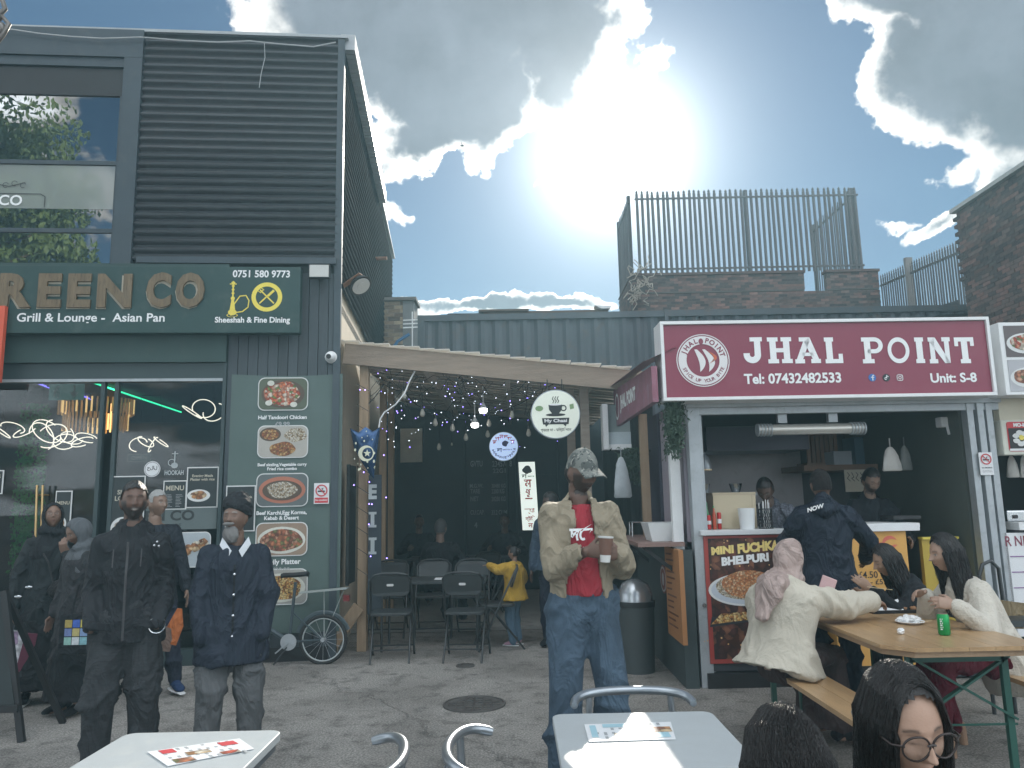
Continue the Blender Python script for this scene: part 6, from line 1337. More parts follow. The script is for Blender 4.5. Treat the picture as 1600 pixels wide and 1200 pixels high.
# ------------------------------------------------------------------ folding chairs and black table at the pergola mouth
fk = mat('black_chair_steel', (.030,.034,.036), .38, var=.1, bump=0, spec=.6)
fs = mat('dark_vinyl_seat', (.040,.046,.048), .42, var=.12, bump=.06)
def folding_chair(label, x, y, yaw, tagd=False):
    """local: faces +y"""
    T = thing('folding_chair', label, 'chair', (0,0,0), group='black folding chairs round the dark table')
    for s in (-1, 1):
        a = MB(); a.tube([(s*.215,.24,0),(s*.215,.02,.45),(s*.205,-.16,.80),(s*.16,-.20,.85)], .0115, 8); obj('front_leg', a, fk, T, smooth=50)
        a = MB(); a.tube([(s*.19,-.26,0),(s*.19,.10,.45)], .0105, 8); obj('rear_leg', a, fk, T, smooth=50)
    a = MB(); a.tube([(-.16,-.2,.85),(-.08,-.215,.868),(.08,-.215,.868),(.16,-.2,.85)], .0115, 8); obj('top_rail', a, fk, T, smooth=50)
    for y_, z_, w_ in ((.19,.1,.215),(-.18,.12,.19)): a = MB(); a.cyl((-w_,y_,z_),(w_,y_,z_), .008, n=6); obj('stretcher', a, fk, T)
    a = MB(); P = rrect(-.2, .2, -.17, .2, .06); a.loft([[(u, v_, .445+.0*u) for u, v_ in P], [(u, v_, .475) for u, v_ in P]]); obj('seat', a, fs, T, bevel=.006)
    a = MB(); P = rrect(-.19, .19, .64, .845, .06); a.loft([[(u, -.155-(z-.7)*.35-.03*(1-(u/.2)**2)+d, z) for u, z in P] for d in (0, .018)]); B_ = obj('back_panel', a, fs, T)
    if tagd: a = MB(); P = rrect(-.035, .035, .74, .765, .01); a.loft([[(u, -.158-(z-.7)*.35-.03*(1-(u/.2)**2)+d, z) for u, z in P] for d in (-.004, -.002)]); obj('label_patch', a, inkw, B_)
    T.location = (x, y, 0); T.rotation_euler = (0,0,yaw); return T
def gx(px, D, py=1000): return at(px, py, D).x
folding_chair('black folding chair with a white tag, front left at the dark table', gx(612, 8.08), 8.08, math.radians(4), True)
folding_chair('black folding chair with a white tag, front right at the dark table', gx(728, 8.05), 8.05, math.radians(-5), True)
folding_chair('black folding chair behind the left end of the dark table', gx(608, 9.5), 9.5, math.radians(178))
folding_chair('black folding chair behind the middle of the dark table', gx(678, 9.5), 9.5, math.radians(184))
folding_chair('black folding chair behind the right end of the dark table', gx(737, 9.4), 9.4, math.radians(176))
folding_chair('black folding chair seen from the side right of the dark table', gx(778, 8.6), 8.6, math.radians(100))
folding_chair('empty black folding chair deep under the pergola near the stencilled doors', gx(755, 10.8), 10.8, math.radians(150))
xa, xb = gx(588, 8.7), gx(762, 8.7); T = thing('folding_table', 'dark folding table under the pergola mouth with a paper on it', 'table', ((xa+xb)/2, 8.7, 0))
a = MB(); a.box(xa, xb, 8.4, 9.0, .70, .73); obj('tabletop', a, fs, T, bevel=.005)
for x in (xa+.1, xb-.1):
    for y in (8.45, 8.95): a = MB(); a.cyl((x, y, 0), (x, y, .7), .014, n=8); obj('leg', a, fk, T)
p = atz(700, 902, .731); a = MB(); a.box(p.x-.13, p.x+.12, 8.55, 8.75, .732, .736); solo('paper_menu', 'pale paper lying on the dark folding table', 'paper', a, paperm)
xa, xb = gx(640, 11.3), gx(800, 11.3); a = MB(); a.box(xa, xb, 11.0, 11.6, .76, .79); T = thing('folding_table', 'second dark table deep under the pergola', 'table', ((xa+xb)/2, 11.3, .05)); obj('tabletop', a, fs, T)
for x in (xa+.1, xb-.1): a = MB(); a.box(x-.02, x+.02, 11.05, 11.55, .05, .76); obj('leg', a, fk, T)
# ------------------------------------------------------------------ bicycle
WR = .235; bx, by = gx(505, 7.9), 7.9
T = thing('bicycle', 'small wheeled dark bicycle with a rear rack leaning by the menu banner', 'bicycle', (bx-.4, by, 0)); bkp = mat('bicycle_paint', (.05,.07,.08), .35, bump=0); rub_ = mat('tyre_rubber', (.02,.02,.02), .8, bump=.2)
def wheel(x):
    a = MB(); ring_ = [(x+WR*.96*math.cos(2*math.pi*k/36), by, WR+WR*.96*math.sin(2*math.pi*k/36)) for k in range(37)]; a.tube(ring_, .019, 8); W_ = obj('wheel', a, rub_, T, smooth=60)
    a = MB(); ring_ = [(x+WR*.87*math.cos(2*math.pi*k/36), by-.004, WR+WR*.87*math.sin(2*math.pi*k/36)) for k in range(37)]; a.tube(ring_, .007, 6); obj('rim', a, mat('white_rim_line', (.42,.46,.46), .4, bump=0), W_, smooth=60)
    a = MB(); 
    for k in range(16): t = 2*math.pi*k/16; a.cyl((x, by, WR), (x+WR*.87*math.cos(t), by, WR+WR*.87*math.sin(t)), .0016, n=4)
    obj('spokes', a, galv, W_); a = MB(); a.cyl((x, by-.04, WR), (x, by+.04, WR), .02, n=10); obj('hub', a, galv, W_)
    a = MB(); a.tube([(x+WR*1.12*math.cos(t), by, WR+WR*1.12*math.sin(t)) for t in [math.radians(20+k*12) for k in range(13)]], (.022), 6, sq=.25); obj('mudguard', a, bkp, T)
wheel(bx); wheel(bx-.92)
sp = Vector((bx-.34, by, .22)); st_ = at(462, 900, by); hd = Vector((bx-.85, by, .55))
a = MB(); a.tube([sp, Vector((st_.x, by, st_.z-.06))], .016, 8); obj('seat_post', a, bkp, T)
a = MB(); a.tube([sp, hd], .024, 8); a.tube([sp, Vector((bx, by-.03, WR))], .011, 6); a.tube([sp.lerp(Vector((st_.x, by, st_.z)), .45), Vector((bx, by-.03, WR))], .009, 6); obj('frame', a, bkp, T)
a = MB(); a.tube([Vector((bx-.92, by, WR)), hd, Vector((bx-.80, by, .98))], .015, 8); obj('fork', a, bkp, T); a = MB(); a.tube([(bx-.80, by-.25, 1.0), (bx-.80, by, .97), (bx-.8, by+.25, 1.0)], .012, 8); obj('handlebar', a, black, T)
a = MB(); c = Vector((st_.x, by, st_.z)); a.loft([[(c.x+x, by+w*math.cos(t), c.z+.025*math.sin(t)+dz) for t in [2*math.pi*k/10 for k in range(10)]] for x, w, dz in ((-.15,.015,.0),(-.12,.022,.01),(-.02,.035,.01),(.06,.07,.015),(.11,.075,.02),(.13,.04,.015))]); obj('saddle', a, black, T, smooth=60)
rz = at(510, 922, by).z; a = MB(); a.beam((bx-.24, by, rz-.02), (bx+.24, by, rz+.015), .12, .012); a.beam((bx+.0, by, rz), (bx+.01, by, WR+.02), .01, .008); a.beam((bx+.2, by, rz), (bx+.01, by, WR+.02), .01, .008); obj('rack', a, mat('grey_rack', (.30,.33,.32), .5, bump=0), T)
a = MB(); a.box(bx+.2, bx+.26, by-.03, by+.03, rz-.11, rz-.05); obj('reflector', a, mat('dark_red_reflector', (.15,.02,.02), .3, bump=0), T)
a = MB(); a.tube([sp+Vector((.02,0,0)), sp+Vector((-.12,-.1,-.2))], .008, 6); obj('kickstand', a, black, T)
a = MB(); a.cyl((sp.x, by-.02, sp.z), (sp.x, by-.03, sp.z), .08, n=20); a.beam((sp.x, by-.05, sp.z), (sp.x-.12, by-.05, sp.z-.1), .02, .012); obj('crank', a, galv, T)
# ------------------------------------------------------------------ A-board
P = [at(-40, 930, 5.45), at(0, 928, 5.5), at(46, 1118, 5.5), at(-40, 1105, 5.2)]
T = thing('chalkboard', 'black chalkboard A-board with chalk prices at the far left', 'chalkboard', (-3.7, 5.5, 0)); b0, b1 = at(2, 930, 5.6), at(42, 1112, 5.5)
d = Vector((b1.x-b0.x, 0, -b0.z)).normalized(); XL = b0.x-.62
a = MB(); a.add([(XL, 5.52, b0.z-.02), (b0.x-.0, 5.6, b0.z-.02), (b1.x-.09, 5.5, .24), (XL, 5.42, .24)]+[(XL, 5.545, b0.z-.02), (b0.x, 5.625, b0.z-.02), (b1.x-.09, 5.525, .24), (XL, 5.445, .24)], [(3,2,1,0),(4,5,6,7),(0,1,5,4),(1,2,6,5),(2,3,7,6),(3,0,4,7)]); obj('board', a, mat('chalk_slate', (.022,.030,.032), .7, var=.3, bump=.1), T)
a = MB(); a.beam((b0.x+.02, 5.6, b0.z+.03), (b1.x-.02, 5.5, .0), .045, .03, upv=(0,1,0)); obj('leg', a, black, T); a = MB(); a.beam((b0.x+.0, 5.65, b0.z), (b1.x+.0, 5.95, .0), .04, .03, upv=(0,1,0)); obj('leg', a, black, T)
a = MB(); a.beam((XL, 5.5, .22), (b1.x-.06, 5.5, .22), .05, .03, upv=(0,1,0)); obj('rail', a, black, T)
a = MB()
for k, s in enumerate(('Tea  1.50', 'Latte 2.99', 'Mocha 3.49', 'Chai  1.99', 'Samosa 1.25', 'Kebab roll 4.50', 'Biryani 6.95')):
    z = b0.z-.13-k*.085; t = (b0.z-z)/(b0.z-.24); xr = b0.x+(b1.x-.09-b0.x)*t-.05; b = MB(); text(b, s, xr-.42, xr, z, z+.04, 0, .0)
    a.add([(x, 5.6-.1*t-.012-(b0.x-x)*.129, zz_) for x, _, zz_ in b.v], b.f)
obj('chalk_writing', a, mat('chalk', (.55,.56,.55), .9, bump=0), T)
# ------------------------------------------------------------------ hung signs, balloon, lamps, fairy lights
def disc_sign(name, label, px, py, D, pr, build, tilt=0):
    c = at(px, py, D); R = pr/FPX*D; T = thing(name, label, 'sign', c)
    a = MB(); a.lathe(c, [(R,.0),(R*1.02,.01),(R*1.02,.05),(R,.06),(0,.06)], 40, axis='y'); obj('rim', a, alu, T, smooth=40)
    build(T, c, R, c.y-.004); return T
creamlit = emat('lit_cream_face', (.62,.66,.58), .16)
def chai(T, c, R, v):
    a = MB(); flat(a, oval(c.x, c.z, R*.97, R*.97, 48), v+.004, .002); obj('face', a, creamlit, T)
    a = MB(); x, z = c.x, c.z; cup_ = [(x-R*.26+R*.52*0, z+R*.40)]
    P = [(x-R*.28, z+R*.38), (x-R*.26, z+R*.18), (x-R*.14, z+R*.02), (x+R*.14, z+R*.02), (x+R*.26, z+R*.18), (x+R*.28, z+R*.38)]; flat(a, P, v-.0005, .001)
    ring(a, x+R*.33, z+R*.24, R*.08, R*.13, v-.001, 0, 20); flat(a, oval(x, z-R*.03, R*.4, R*.06), v-.0005, .001)
    for k in (-1, 0, 1): line(a, [(x+k*R*.1, z+R*.46), (x+k*R*.1+R*.05, z+R*.54), (x+k*R*.1-R*.02, z+R*.62), (x+k*R*.1+R*.03, z+R*.72)], R*.03, v-.001)
    flat(a, [(x-R*.56, z-R*.16), (x+R*.56, z-R*.16), (x+R*.52, z-R*.42), (x+R*.44, z-R*.42), (x+R*.40, z-R*.52), (x+R*.30, z-R*.42), (x-R*.30, z-R*.42), (x-R*.40, z-R*.52), (x-R*.44, z-R*.42), (x-R*.52, z-R*.42)], v-.0005, .001)
    text(a, 'গুড়ের চা - মিষ্টি পান', x-R*.62, x+R*.62, z-R*.74, z-R*.56, v-.001, .01, fit=True); obj('print', a, inkk, T)
    a = MB(); flat(a, oval(x, z+R*.385, R*.25, R*.035, 20), v-.002, .001); text(a, 'My Chaai', x-R*.46, x+R*.46, z-R*.38, z-R*.2, v-.0025, .03, fit=True); obj('lettering', a, inkw, T)
    a = MB(); flat(a, oval(x-R*.66, z+R*.24, R*.16, R*.11), v-.0002, .001); flat(a, [(x+R*.6, z+R*.18), (x+R*.76, z+R*.22), (x+R*.74, z+R*.42), (x+R*.58, z+R*.38)], v-.0002, .001); obj('leaf_print', a, mat('faded_green_print', (.22,.34,.16), .5, bump=0), T)
    b = MB(); b.cyl((x-R*.3, c.y+.03, c.z+R), (x-R*.3, c.y+.03, c.z+R+.12), .006, n=5); b.cyl((x+R*.3, c.y+.03, c.z+R), (x+R*.3, c.y+.03, c.z+R+.12), .006, n=5); obj('hanger', b, black, T)
disc_sign('round_cafe_sign', 'large round lit cream sign with a cup and the words My Chaai', 868, 647, 8.15, 38.5, chai)
def small(T, c, R, v):
    a = MB(); flat(a, oval(c.x, c.z, R*.97, R*.97, 40), v+.004, .002); obj('face', a, emat('lit_blue_white_face', (.45,.58,.85), .35), T)
    a = MB(); global SV; arcs = 'মধুর ক্যান্টিন'
    x, z = c.x, c.z; text(a, 'চা', x-R*.5, x-R*.1, z-R*.4, z-R*.1, v-.001, .03); text(a, 'মজাদার চা', x-R*.1, x+R*.6, z-R*.32, z-R*.14, v-.001, .01); flat(a, oval(x+R*.1, z+R*.2, R*.22, R*.2, 16, .2, 2), v-.0005, .001)
    for k in range(12): t = math.radians(200+k*13); b = MB(); text(b, 'কমচপনলরসবহজদ'[k], -R*.09, R*.09, -R*.09, R*.09, 0, .02); a.add([(x+p[0]+R*.78*math.cos(t), v-.001, z+p[2]+R*.78*math.sin(t)) for p in b.v], b.f)
    obj('print', a, mat('navy_print', (.04,.05,.14), .5, bump=0), T)
    a = MB()
    for k in range(6): t = math.radians(155-k*26); b = MB(); text(b, 'চখমলতর'[k], -R*.15, R*.15, -R*.15, R*.15, 0, .03); a.add([(x+p[0]+R*.68*math.cos(t), v-.001, z+p[2]+R*.68*math.sin(t)) for p in b.v], b.f)
    obj('red_print', a, inkr, T)
disc_sign('round_tea_sign', 'small round blue white lit sign with Bengali lettering', 787, 697.5, 9.6, 22.5, small)
p, q = at(810, 722, 9.7), at(843, 828, 9.7); T = thing('vertical_sign', 'tall narrow lit white sign with red Bengali letters', 'sign', ((p.x+q.x)/2, 9.7, q.z))
cxs = (p.x+q.x)/2; w = (q.x-p.x)*.84
def sk(x, z): return x + (p.z-z)/(p.z-q.z)*.035-.02
a = MB(); P4 = [(cxs-w/2, q.z), (cxs+w/2, q.z), (cxs+w/2, p.z), (cxs-w/2, p.z)]; a.poly([(sk(x, z), z) for x, z in P4], lambda x, z, t: (x, 9.7+t, z), .06); obj('box', a, emat('lit_white_face', (.72,.78,.72), .42), T)
a = MB(); hh = p.z-q.z
for s_, f0, f1, k in (('ম', .74-.12, .74, .62), ('ধু', .48, .60, .6), ('র', .36, .47, .5), ('ক্যা', .23, .32, .62), ('ন্টি', .12, .21, .6), ('ন', .03, .10, .4)): b = MB(); text(b, s_, cxs-w/2*k, cxs+w/2*k, q.z+hh*f0, q.z+hh*f1, 9.698, .025); a.add([(sk(x, z), y, z) for x, y, z in b.v], b.f)
obj('lettering', a, inkr, T); a = MB(); flat(a, oval(sk(cxs, p.z-.1), p.z-.1, .055, .055, 16, .2, 3), 9.698, .001); b = MB(); text(b, 'চা', cxs-w*.35, cxs-w*.05, q.z+hh*.76, q.z+hh*.82, 9.698, .03); text(b, 'মজাদার', cxs, cxs+w*.42, q.z+hh*.76, q.z+hh*.81, 9.698, .01); a.add([(sk(x, z), y, z) for x, y, z in b.v], b.f); obj('print', a, inkk, T)
# foil balloon and letter banner
D = 8.3; c = at(570, 702, D); T = thing('foil_balloon', 'dark blue moon and star foil balloon tied to the front post', 'balloon', (c.x, D, at(570, 740, D).z))
a = MB(); u = lambda x, y: at(x, y, D); P = [(547,669),(560,676),(571,667),(583,674),(594,667),(590,700),(586,730),(584,748),(578,742),(565,722),(553,700)]
pts = [u(*q) for q in P]; cc = u(572, 698); 
for s, sg_ in ((-1, -1), (1, 1)):
    b = len(a.v); inner = [(cc.x+(q_.x-cc.x)*.6, D+sg_*.05, cc.z+(q_.z-cc.z)*.6) for q_ in pts]; a.v += [(q_.x, D, q_.z) for q_ in pts]+inner+[(cc.x, D+sg_*.065, cc.z)]; n = len(pts)
    for i in range(n): j = (i+1) % n; a.f += [(b+i, b+j, b+n+j, b+n+i), (b+n+i, b+n+j, b+2*n)]; a.mi += [0, 0]
obj('foil', a, mat('blue_foil', (.03,.07,.16), .22, metal=.6, var=.4, vs=9, bump=.3, bs=22), T, smooth=60)
gw = mat('cream_foil_print', (.72,.72,.55), .4, bump=0); a = MB(); m0 = u(574, 709); R = .085; ring(a, m0.x, m0.z, R*.86, R, D-.072, 0, 28)
vs = []
for k in range(21): t = math.radians(60+k*12.5); vs += [(m0.x+R*.98*math.cos(t), D-.073, m0.z+R*.98*math.sin(t)), (m0.x+.02+R*.72*math.cos(t), D-.073, m0.z+R*.72*math.sin(t))]
a.add(vs, [(2*k, 2*k+1, 2*k+3, 2*k+2) for k in range(20)]); star = [(m0.x+.012+R*(.5 if k % 2 == 0 else .2)*math.sin(math.pi*k/5), m0.z+R*(.5 if k % 2 == 0 else .2)*math.cos(math.pi*k/5)) for k in range(10)]; flat(a, star, D-.074, .001)
q = random.Random(5)
for k in range(18): e = u(q.uniform(556, 588), q.uniform(674, 738)); s = q.uniform(.004, .012); flat(a, oval(e.x, e.z, s, s*1.5, 8), D-.07, .001)
obj('moon_and_star_print', a, gw, T)
p0, p1 = at(576, 742, 8.42), at(592, 960, 8.42); T = thing('letter_banner', 'narrow dark vertical banner with white capital letters by the front post', 'banner', ((p0.x+p1.x)/2, 8.4, p1.z))
a = MB(); a.box(p0.x, p1.x+.02, 8.42, 8.43, p1.z, p0.z); obj('cloth', a, mat('navy_cloth', (.03,.04,.05), .8), T); a = MB()
for ch, y0, y1 in (('E',757,780),('I',800,824),('I',840,866)): q0_, q1_ = at(576, y0, 8.41), at(589, y1, 8.41); b = MB(); slab(b, 'I', q0_.x, q1_.z, .085, q0_.z-q1_.z, 8.412) if ch == 'I' else text(b, 'E', q0_.x, q0_.x+.09, q1_.z, q0_.z, 8.412, .05, fit=True); obj('letter', b, mat('dim_letter', (.38,.42,.42), .6, bump=0), T)
p0, p1 = at(536, 700, 8.25), at(558, 900, 8.6); T = thing('chalk_panel', 'narrow blackboard strip with scrawled chalk on the side wall', 'chalkboard', (-1.84, 8.7, 1))
a = MB(); a.box(-1.845, -1.83, 8.45, 8.9, .7, 2.0); a.box(-1.83, -1.80, 8.4, 8.44, .7, 2.0); obj('board', a, MC['chalk_slate'], T)
# side wall of pergola seen in the gap: dark lining behind the posts
# bulbs on cables
bulbm = mat('clear_bulb_glass', (.50,.48,.42), .12, var=.1, bump=0); lit = emat('lit_bulb', (1, 1, .95), 6.0)
BP = [((631,617),8.7),((660,645),9.0),((680,660),9.2),((707,668),9.6),((728,683),9.9),((764,661),9.5),((762,678),10.2),((800,648),9.1),((826,676),9.4),((686,698),10.6),((706,694),10.9)]
a = MB(); pts = [at(566,640,8.5), at(600,600,8.6), at(631,610,8.7), at(660,638,9.0), at(707,655,9.6), at(764,645,9.5), at(800,636,9.1), at(840,610,8.7), at(885,585,8.6)]
fine = []
for i in range(len(pts)-1): fine += [pts[i].lerp(pts[i+1], t)-Vector((0,0,.03*math.sin(math.pi*t))) for t in (0,.33,.66)]
a.tube(fine, .005, 5); solo('festoon_cable', 'thin dark festoon cable looping under the pergola roof', 'cable', a, black)
where = ['nearest the front post', 'second along the festoon cable', 'third along the festoon cable', 'hanging left of the lit lamps', 'low, left of the lit lamps', 'just right of the upper lit lamp', 'just below and right of the lower lit lamp', 'between the lit lamps and the big cream disc', 'beside the left rim of the big cream disc', 'low near the pale wall opening', 'dim one deep behind the low bulbs']
for k, ((x, y), D) in enumerate(BP):
    c = at(x, y, D); T = thing('festoon_bulb', 'unlit pear shaped festoon bulb '+where[k], 'bulb', c, group='unlit festoon bulbs under the pergola')
    a = MB(); s = 1.0 if k != 10 else .5; a.lathe(c, [(0,-.05*s),(.022*s,-.042*s),(.031*s,-.02*s),(.028*s,.005*s),(.014*s,.04*s),(.013*s,.045*s)], 14); obj('glass', a, bulbm, T, smooth=60)
    a = MB(); a.lathe(c, [(.014*s,.045*s),(.015*s,.08*s),(.006*s,.1*s)], 10); a.cyl(c+Vector((0,0,.09*s)), c+Vector((0,0,.22)), .003, n=4); obj('socket', a, black, T)
for (x, y), D, lb in (((755,640),8.9,'upper of the two lit white lamps under the pergola'), ((742,663),9.4,'lower of the two lit white lamps under the pergola')):
    c = at(x, y, D); T = thing('lit_lamp', lb, 'lamp', c, group='lit lamps under the pergola')
    a = MB(); a.lathe(c, [(0,-.045),(.035,-.04),(.048,-.015),(.045,.01),(.03,.02)], 16); obj('bulb', a, lit, T, smooth=60); a = MB(); a.lathe(c, [(.052,.01),(.03,.045),(.012,.08),(.008,.1),(.004,.28)], 14); obj('cap', a, white, T, smooth=40)
a = MB(); pts = [at(*q) for q in ((592,668,8.45),(594,655,8.45),(600,645,8.46),(618,632,8.47),(632,615,8.48),(640,595,8.49),(658,562,8.5))]; a.tube(pts, .009, 6); solo('white_cable', 'white cable curving from the front post up to the pergola beam', 'cable', a, white)
a = MB(); b = MB(); q = random.Random(12)
for k in range(210):
    x, y = q.uniform(588, 900), q.uniform(572, 700)
    if y > 700-(x-588)*.18 and q.random() < .8: y = q.uniform(575, 650)
    D = q.uniform(8.7, 10.6); c = at(x, y, D); r_ = q.choice((.0035,.0045,.006)); (b if q.random() < .3 else a).ell(c, (r_, r_, r_), 5, 3)
for k in range(14): x = q.choice((560, 576, 598)); c = at(x+q.uniform(-8,8), q.uniform(600, 900), 8.36); b.ell(c, (.007,.007,.007), 5, 3)
o = solo('fairy_lights', 'tiny blue and white fairy lights strewn under the pergola roof', 'fairy lights', a.join(b, mi=1), [emat('white_fairy_light', (.8,.85,1), 2.5), emat('violet_fairy_light', (.30,.22,1), 4)], kind='stuff')
a = MB()
for k in range(46):
    x, y = q.uniform(585, 890), q.uniform(568, 600); D = q.uniform(8.6, 10); pts = [at(x, y, D)]
    for i in range(5): pts.append(pts[-1]+Vector((q.uniform(-.14,.14), q.uniform(-.08,.08), q.uniform(-.16,.05))))
    a.tube(pts, .0035, 3)
for k in range(10):
    pts = [at(568, 600+k*32, 8.38)+Vector((-.07,-.0,0)), at(568, 612+k*32, 8.38)+Vector((.07,-.06,0))]; a.tube(pts, .004, 3)
o = solo('fairy_light_wires', 'tangled dark wires of the fairy lights under the pergola', 'wires', a, black, kind='stuff')
# bird far off in the sky
c = at(722, 228, 60); T = thing('bird', 'tiny dark bird flying below the big cloud', 'bird', c); a = MB(); a.ell(c, (.22,.08,.07), 8, 6)
a.add([c+Vector(v_) for v_ in ((-.05,0,.02),(.08,0,.02),(-.02,-.5,.16),(-.05,0,.02),(.08,0,.02),(-.02,.5,.16))], [(0,1,2),(3,4,5)]); a.add([c+Vector(v_) for v_ in ((.18,0,0),(.36,.07,.0),(.36,-.07,0))], [(0,1,2)]); obj('body', a, black, T)
# street lantern arm at the top left corner
c = at(4, 30, 3.2); T = thing('ornate_bracket', 'dark ornate iron bracket end poking in at the top left corner', 'bracket', c); a = MB()
a.tube([at(-60,60,3.2), at(-10,75,3.2), at(6,52,3.2), at(14,38,3.2), at(4,26,3.2), at(-6,34,3.2)], .011, 8); a.tube([at(-30,-20,3.2), at(2,-5,3.2), at(8,14,3.2), at(-2,24,3.2)], .012, 8); a.ell(at(2,44,3.2), (.02,.02,.03), 10, 6); obj('ironwork', a, mat('weathered_iron', (.16,.15,.14), .4, metal=.5), T, smooth=50)
# ------------------------------------------------------------------ people
def remesh(mb, vox, smooth=3, fac=.5):
    m = bpy.data.meshes.new('r'); m.from_pydata(mb.v, [], mb.f); fixn(m); o = bpy.data.objects.new('r', m)
    r = o.modifiers.new('r', 'REMESH'); r.mode = 'VOXEL'; r.voxel_size = vox
    if smooth: s = o.modifiers.new('s', 'SMOOTH'); s.factor = fac; s.iterations = smooth
    return evalmesh(o)
def mco(m): a = np.empty(len(m.vertices)*3); m.vertices.foreach_get('co', a); return a.reshape(-1, 3)
def mno(m): a = np.empty(len(m.vertices)*3); m.vertices.foreach_get('normal', a); return a.reshape(-1, 3)
def wrinkle(m, amp, seed=0, fr=14.0, st=(1, 1, .55)):
    """fold-like relief along the normals"""
    p = mco(m)*np.array(st)*fr; n = mno(m); r = np.random.RandomState(seed); d = 0
    w = p + .9*np.sin(p[:, [1,2,0]]*.7+r.rand()*6) + .5*np.sin(p[:, [2,0,1]]*1.7+r.rand()*6)
    for k in range(5):
        v = r.randn(3); v[2] += np.sign(v[2])*1.2; v /= np.linalg.norm(v); q = w@v*(.7+.55*k)+r.rand()*6; d = d+((1-np.abs(np.sin(q)))**1.6*2-.7)*(1/(1+.45*k))
    d = np.maximum(d, -.35); q = mco(m)+n*(d*amp/2)[:, None]; m.vertices.foreach_set('co', q.ravel()); m.update()
def cut(m, keepf):
    """drop the faces whose vertices fail keepf(coords)"""
    k = keepf(mco(m)); b = bmesh.new(); b.from_mesh(m); b.verts.ensure_lookup_table(); bmesh.ops.delete(b, geom=[v for v in b.verts if not k[v.index]], context='VERTS'); b.to_mesh(m); b.free()
def g_(x, s): return np.exp(-(x/s)**2)
def sst(x, a, b): t = np.clip((x-a)/(b-a), 0, 1); return t*t*(3-2*t)
AX = np.array([.074, .094, .116])
def headshape(u, fem=0):
    """unit directions to the surface of the head (metres, face towards +y)"""
    X, Y, Z = u[:, 0], u[:, 1], u[:, 2]; P = u*AX; f = np.clip(Y, 0, 1)**.6; aX = np.abs(X)
    jaw = sst(-Z, .05, .95); P[:, 0] *= 1-(.26+.06*fem)*jaw; P[:, 2] *= np.where(Z < 0, 1.0-.03*fem, 1)
    P[:, 1] += np.where(Y > 0, -.010*sst(aX, .1, .9)*jaw, 0) + np.where(Y < 0, .018*jaw, 0)
    ns = np.clip((.20-Z)/.40, 0, 1)*(1-sst(-Z, .22, .31))
    d = .027*g_(X, .125)*ns + .010*g_(aX-.13, .09)*g_(Z+.20, .07)
    d += -.010*g_(aX-.38, .17)*g_(Z-.08, .13) + (.005-.003*fem)*g_(Z-.25, .08)*(1-sst(aX, .5, .75)) + .006*g_(aX-.38, .12)*g_(Z-.07, .065)
    d += .006*g_(aX-.55, .2)*g_(Z+.22, .18) + .009*g_(X, .27)*g_(Z+.47, .13) - .0045*g_(Z+.47, .022)*g_(X, .24) + .003*g_(X, .2)*(g_(Z+.42, .04)+g_(Z+.53, .045))
    d += .010*g_(X, .24)*g_(Z+.84, .14) - .0045*g_(Z+.64, .07)*g_(X, .24)
    P[:, 1] += d*f; return P
def limb(mb, pts, rs, side=None, n=14):
    for (p, q), (a, b) in zip(zip(pts, pts[1:]), zip(rs, rs[1:])): mb.caps(p, q, a, b, n=n)
def ik(A, W, l1, l2, pole):
    d = W-A; L = d.length
    if L > (l1+l2)*.985: W = A+d*((l1+l2)*.985/L); d = W-A; L = d.length
    u = d/L; a = (l1*l1-l2*l2+L*L)/(2*L); h = math.sqrt(max(0, l1*l1-a*a)); p = pole-u*pole.dot(u); p.normalize(); return A+u*a+p*h, W
def hand(mb, W, d, n, s, curl=.9, tside=1, spread=.0, thumb=.6):
    """W wrist, d finger direction, n palm normal (fingers curl towards n), thumb on side tside"""
    d = d.normalized(); n = (n-d*n.dot(d)).normalized(); t = d.cross(n)*tside
    mb.tube([W-d*.02*s, W+d*.02*s, W+d*.055*s, W+d*.088*s], [(.024*s,.018*s),(.033*s,.016*s),(.040*s,.015*s),(.036*s,.012*s)], 12, side=t)
    for i, (o, L, r) in enumerate(((.031,.068,.0082),(.0105,.078,.0084),(-.0105,.072,.0080),(-.031,.056,.0070))):
        p = W+d*(.080-.005*abs(i-1))*s+t*o*s; dd = (d+t*(o*spread*6)).normalized(); a = 0; pts = [p-dd*.012*s]; 
        for k, f in enumerate((.45, .32, .23)):
            a += curl*(.35 if k == 0 else .38)*(1+.08*i); q = (dd*math.cos(a)+n*math.sin(a)); pts.append(p); p = p+q*L*f*s
        pts.append(p); pts = pts[0:1]+pts[1:]; rr = [r, r, r*.95, r*.88, r*.78]
        for j in range(len(pts)-1): mb.caps(pts[j], pts[j+1], rr[j]*s, rr[j+1]*s, n=8, m=3)
    p = W+d*.018*s+t*.026*s+n*.004*s; q = p+(d*.62+t*.62+n*thumb*.5).normalized()*.042*s; r_ = q+(d*.8+t*.1+n*thumb).normalized()*.032*s
    mb.caps(p, q, .013*s, .0105*s, n=8, m=3); mb.caps(q, r_, .0100*s, .0078*s, n=8, m=3)
def skinmat(name, col, rough=.5): return mat(name, col, rough, var=.10, vs=14, bump=.10, bs=220, attr='Col', sub=.0)
SKIN = skinmat('skin', (1,1,1), .48)
def cloth(name, col, rough=.85, bump=.35, bs=180, var=.15, vs=6, **k): return mat(name, col, rough, var=var, vs=vs, bump=bump, bs=bs, spec=.25, **{'fold': .38, **k})
PV = Vector
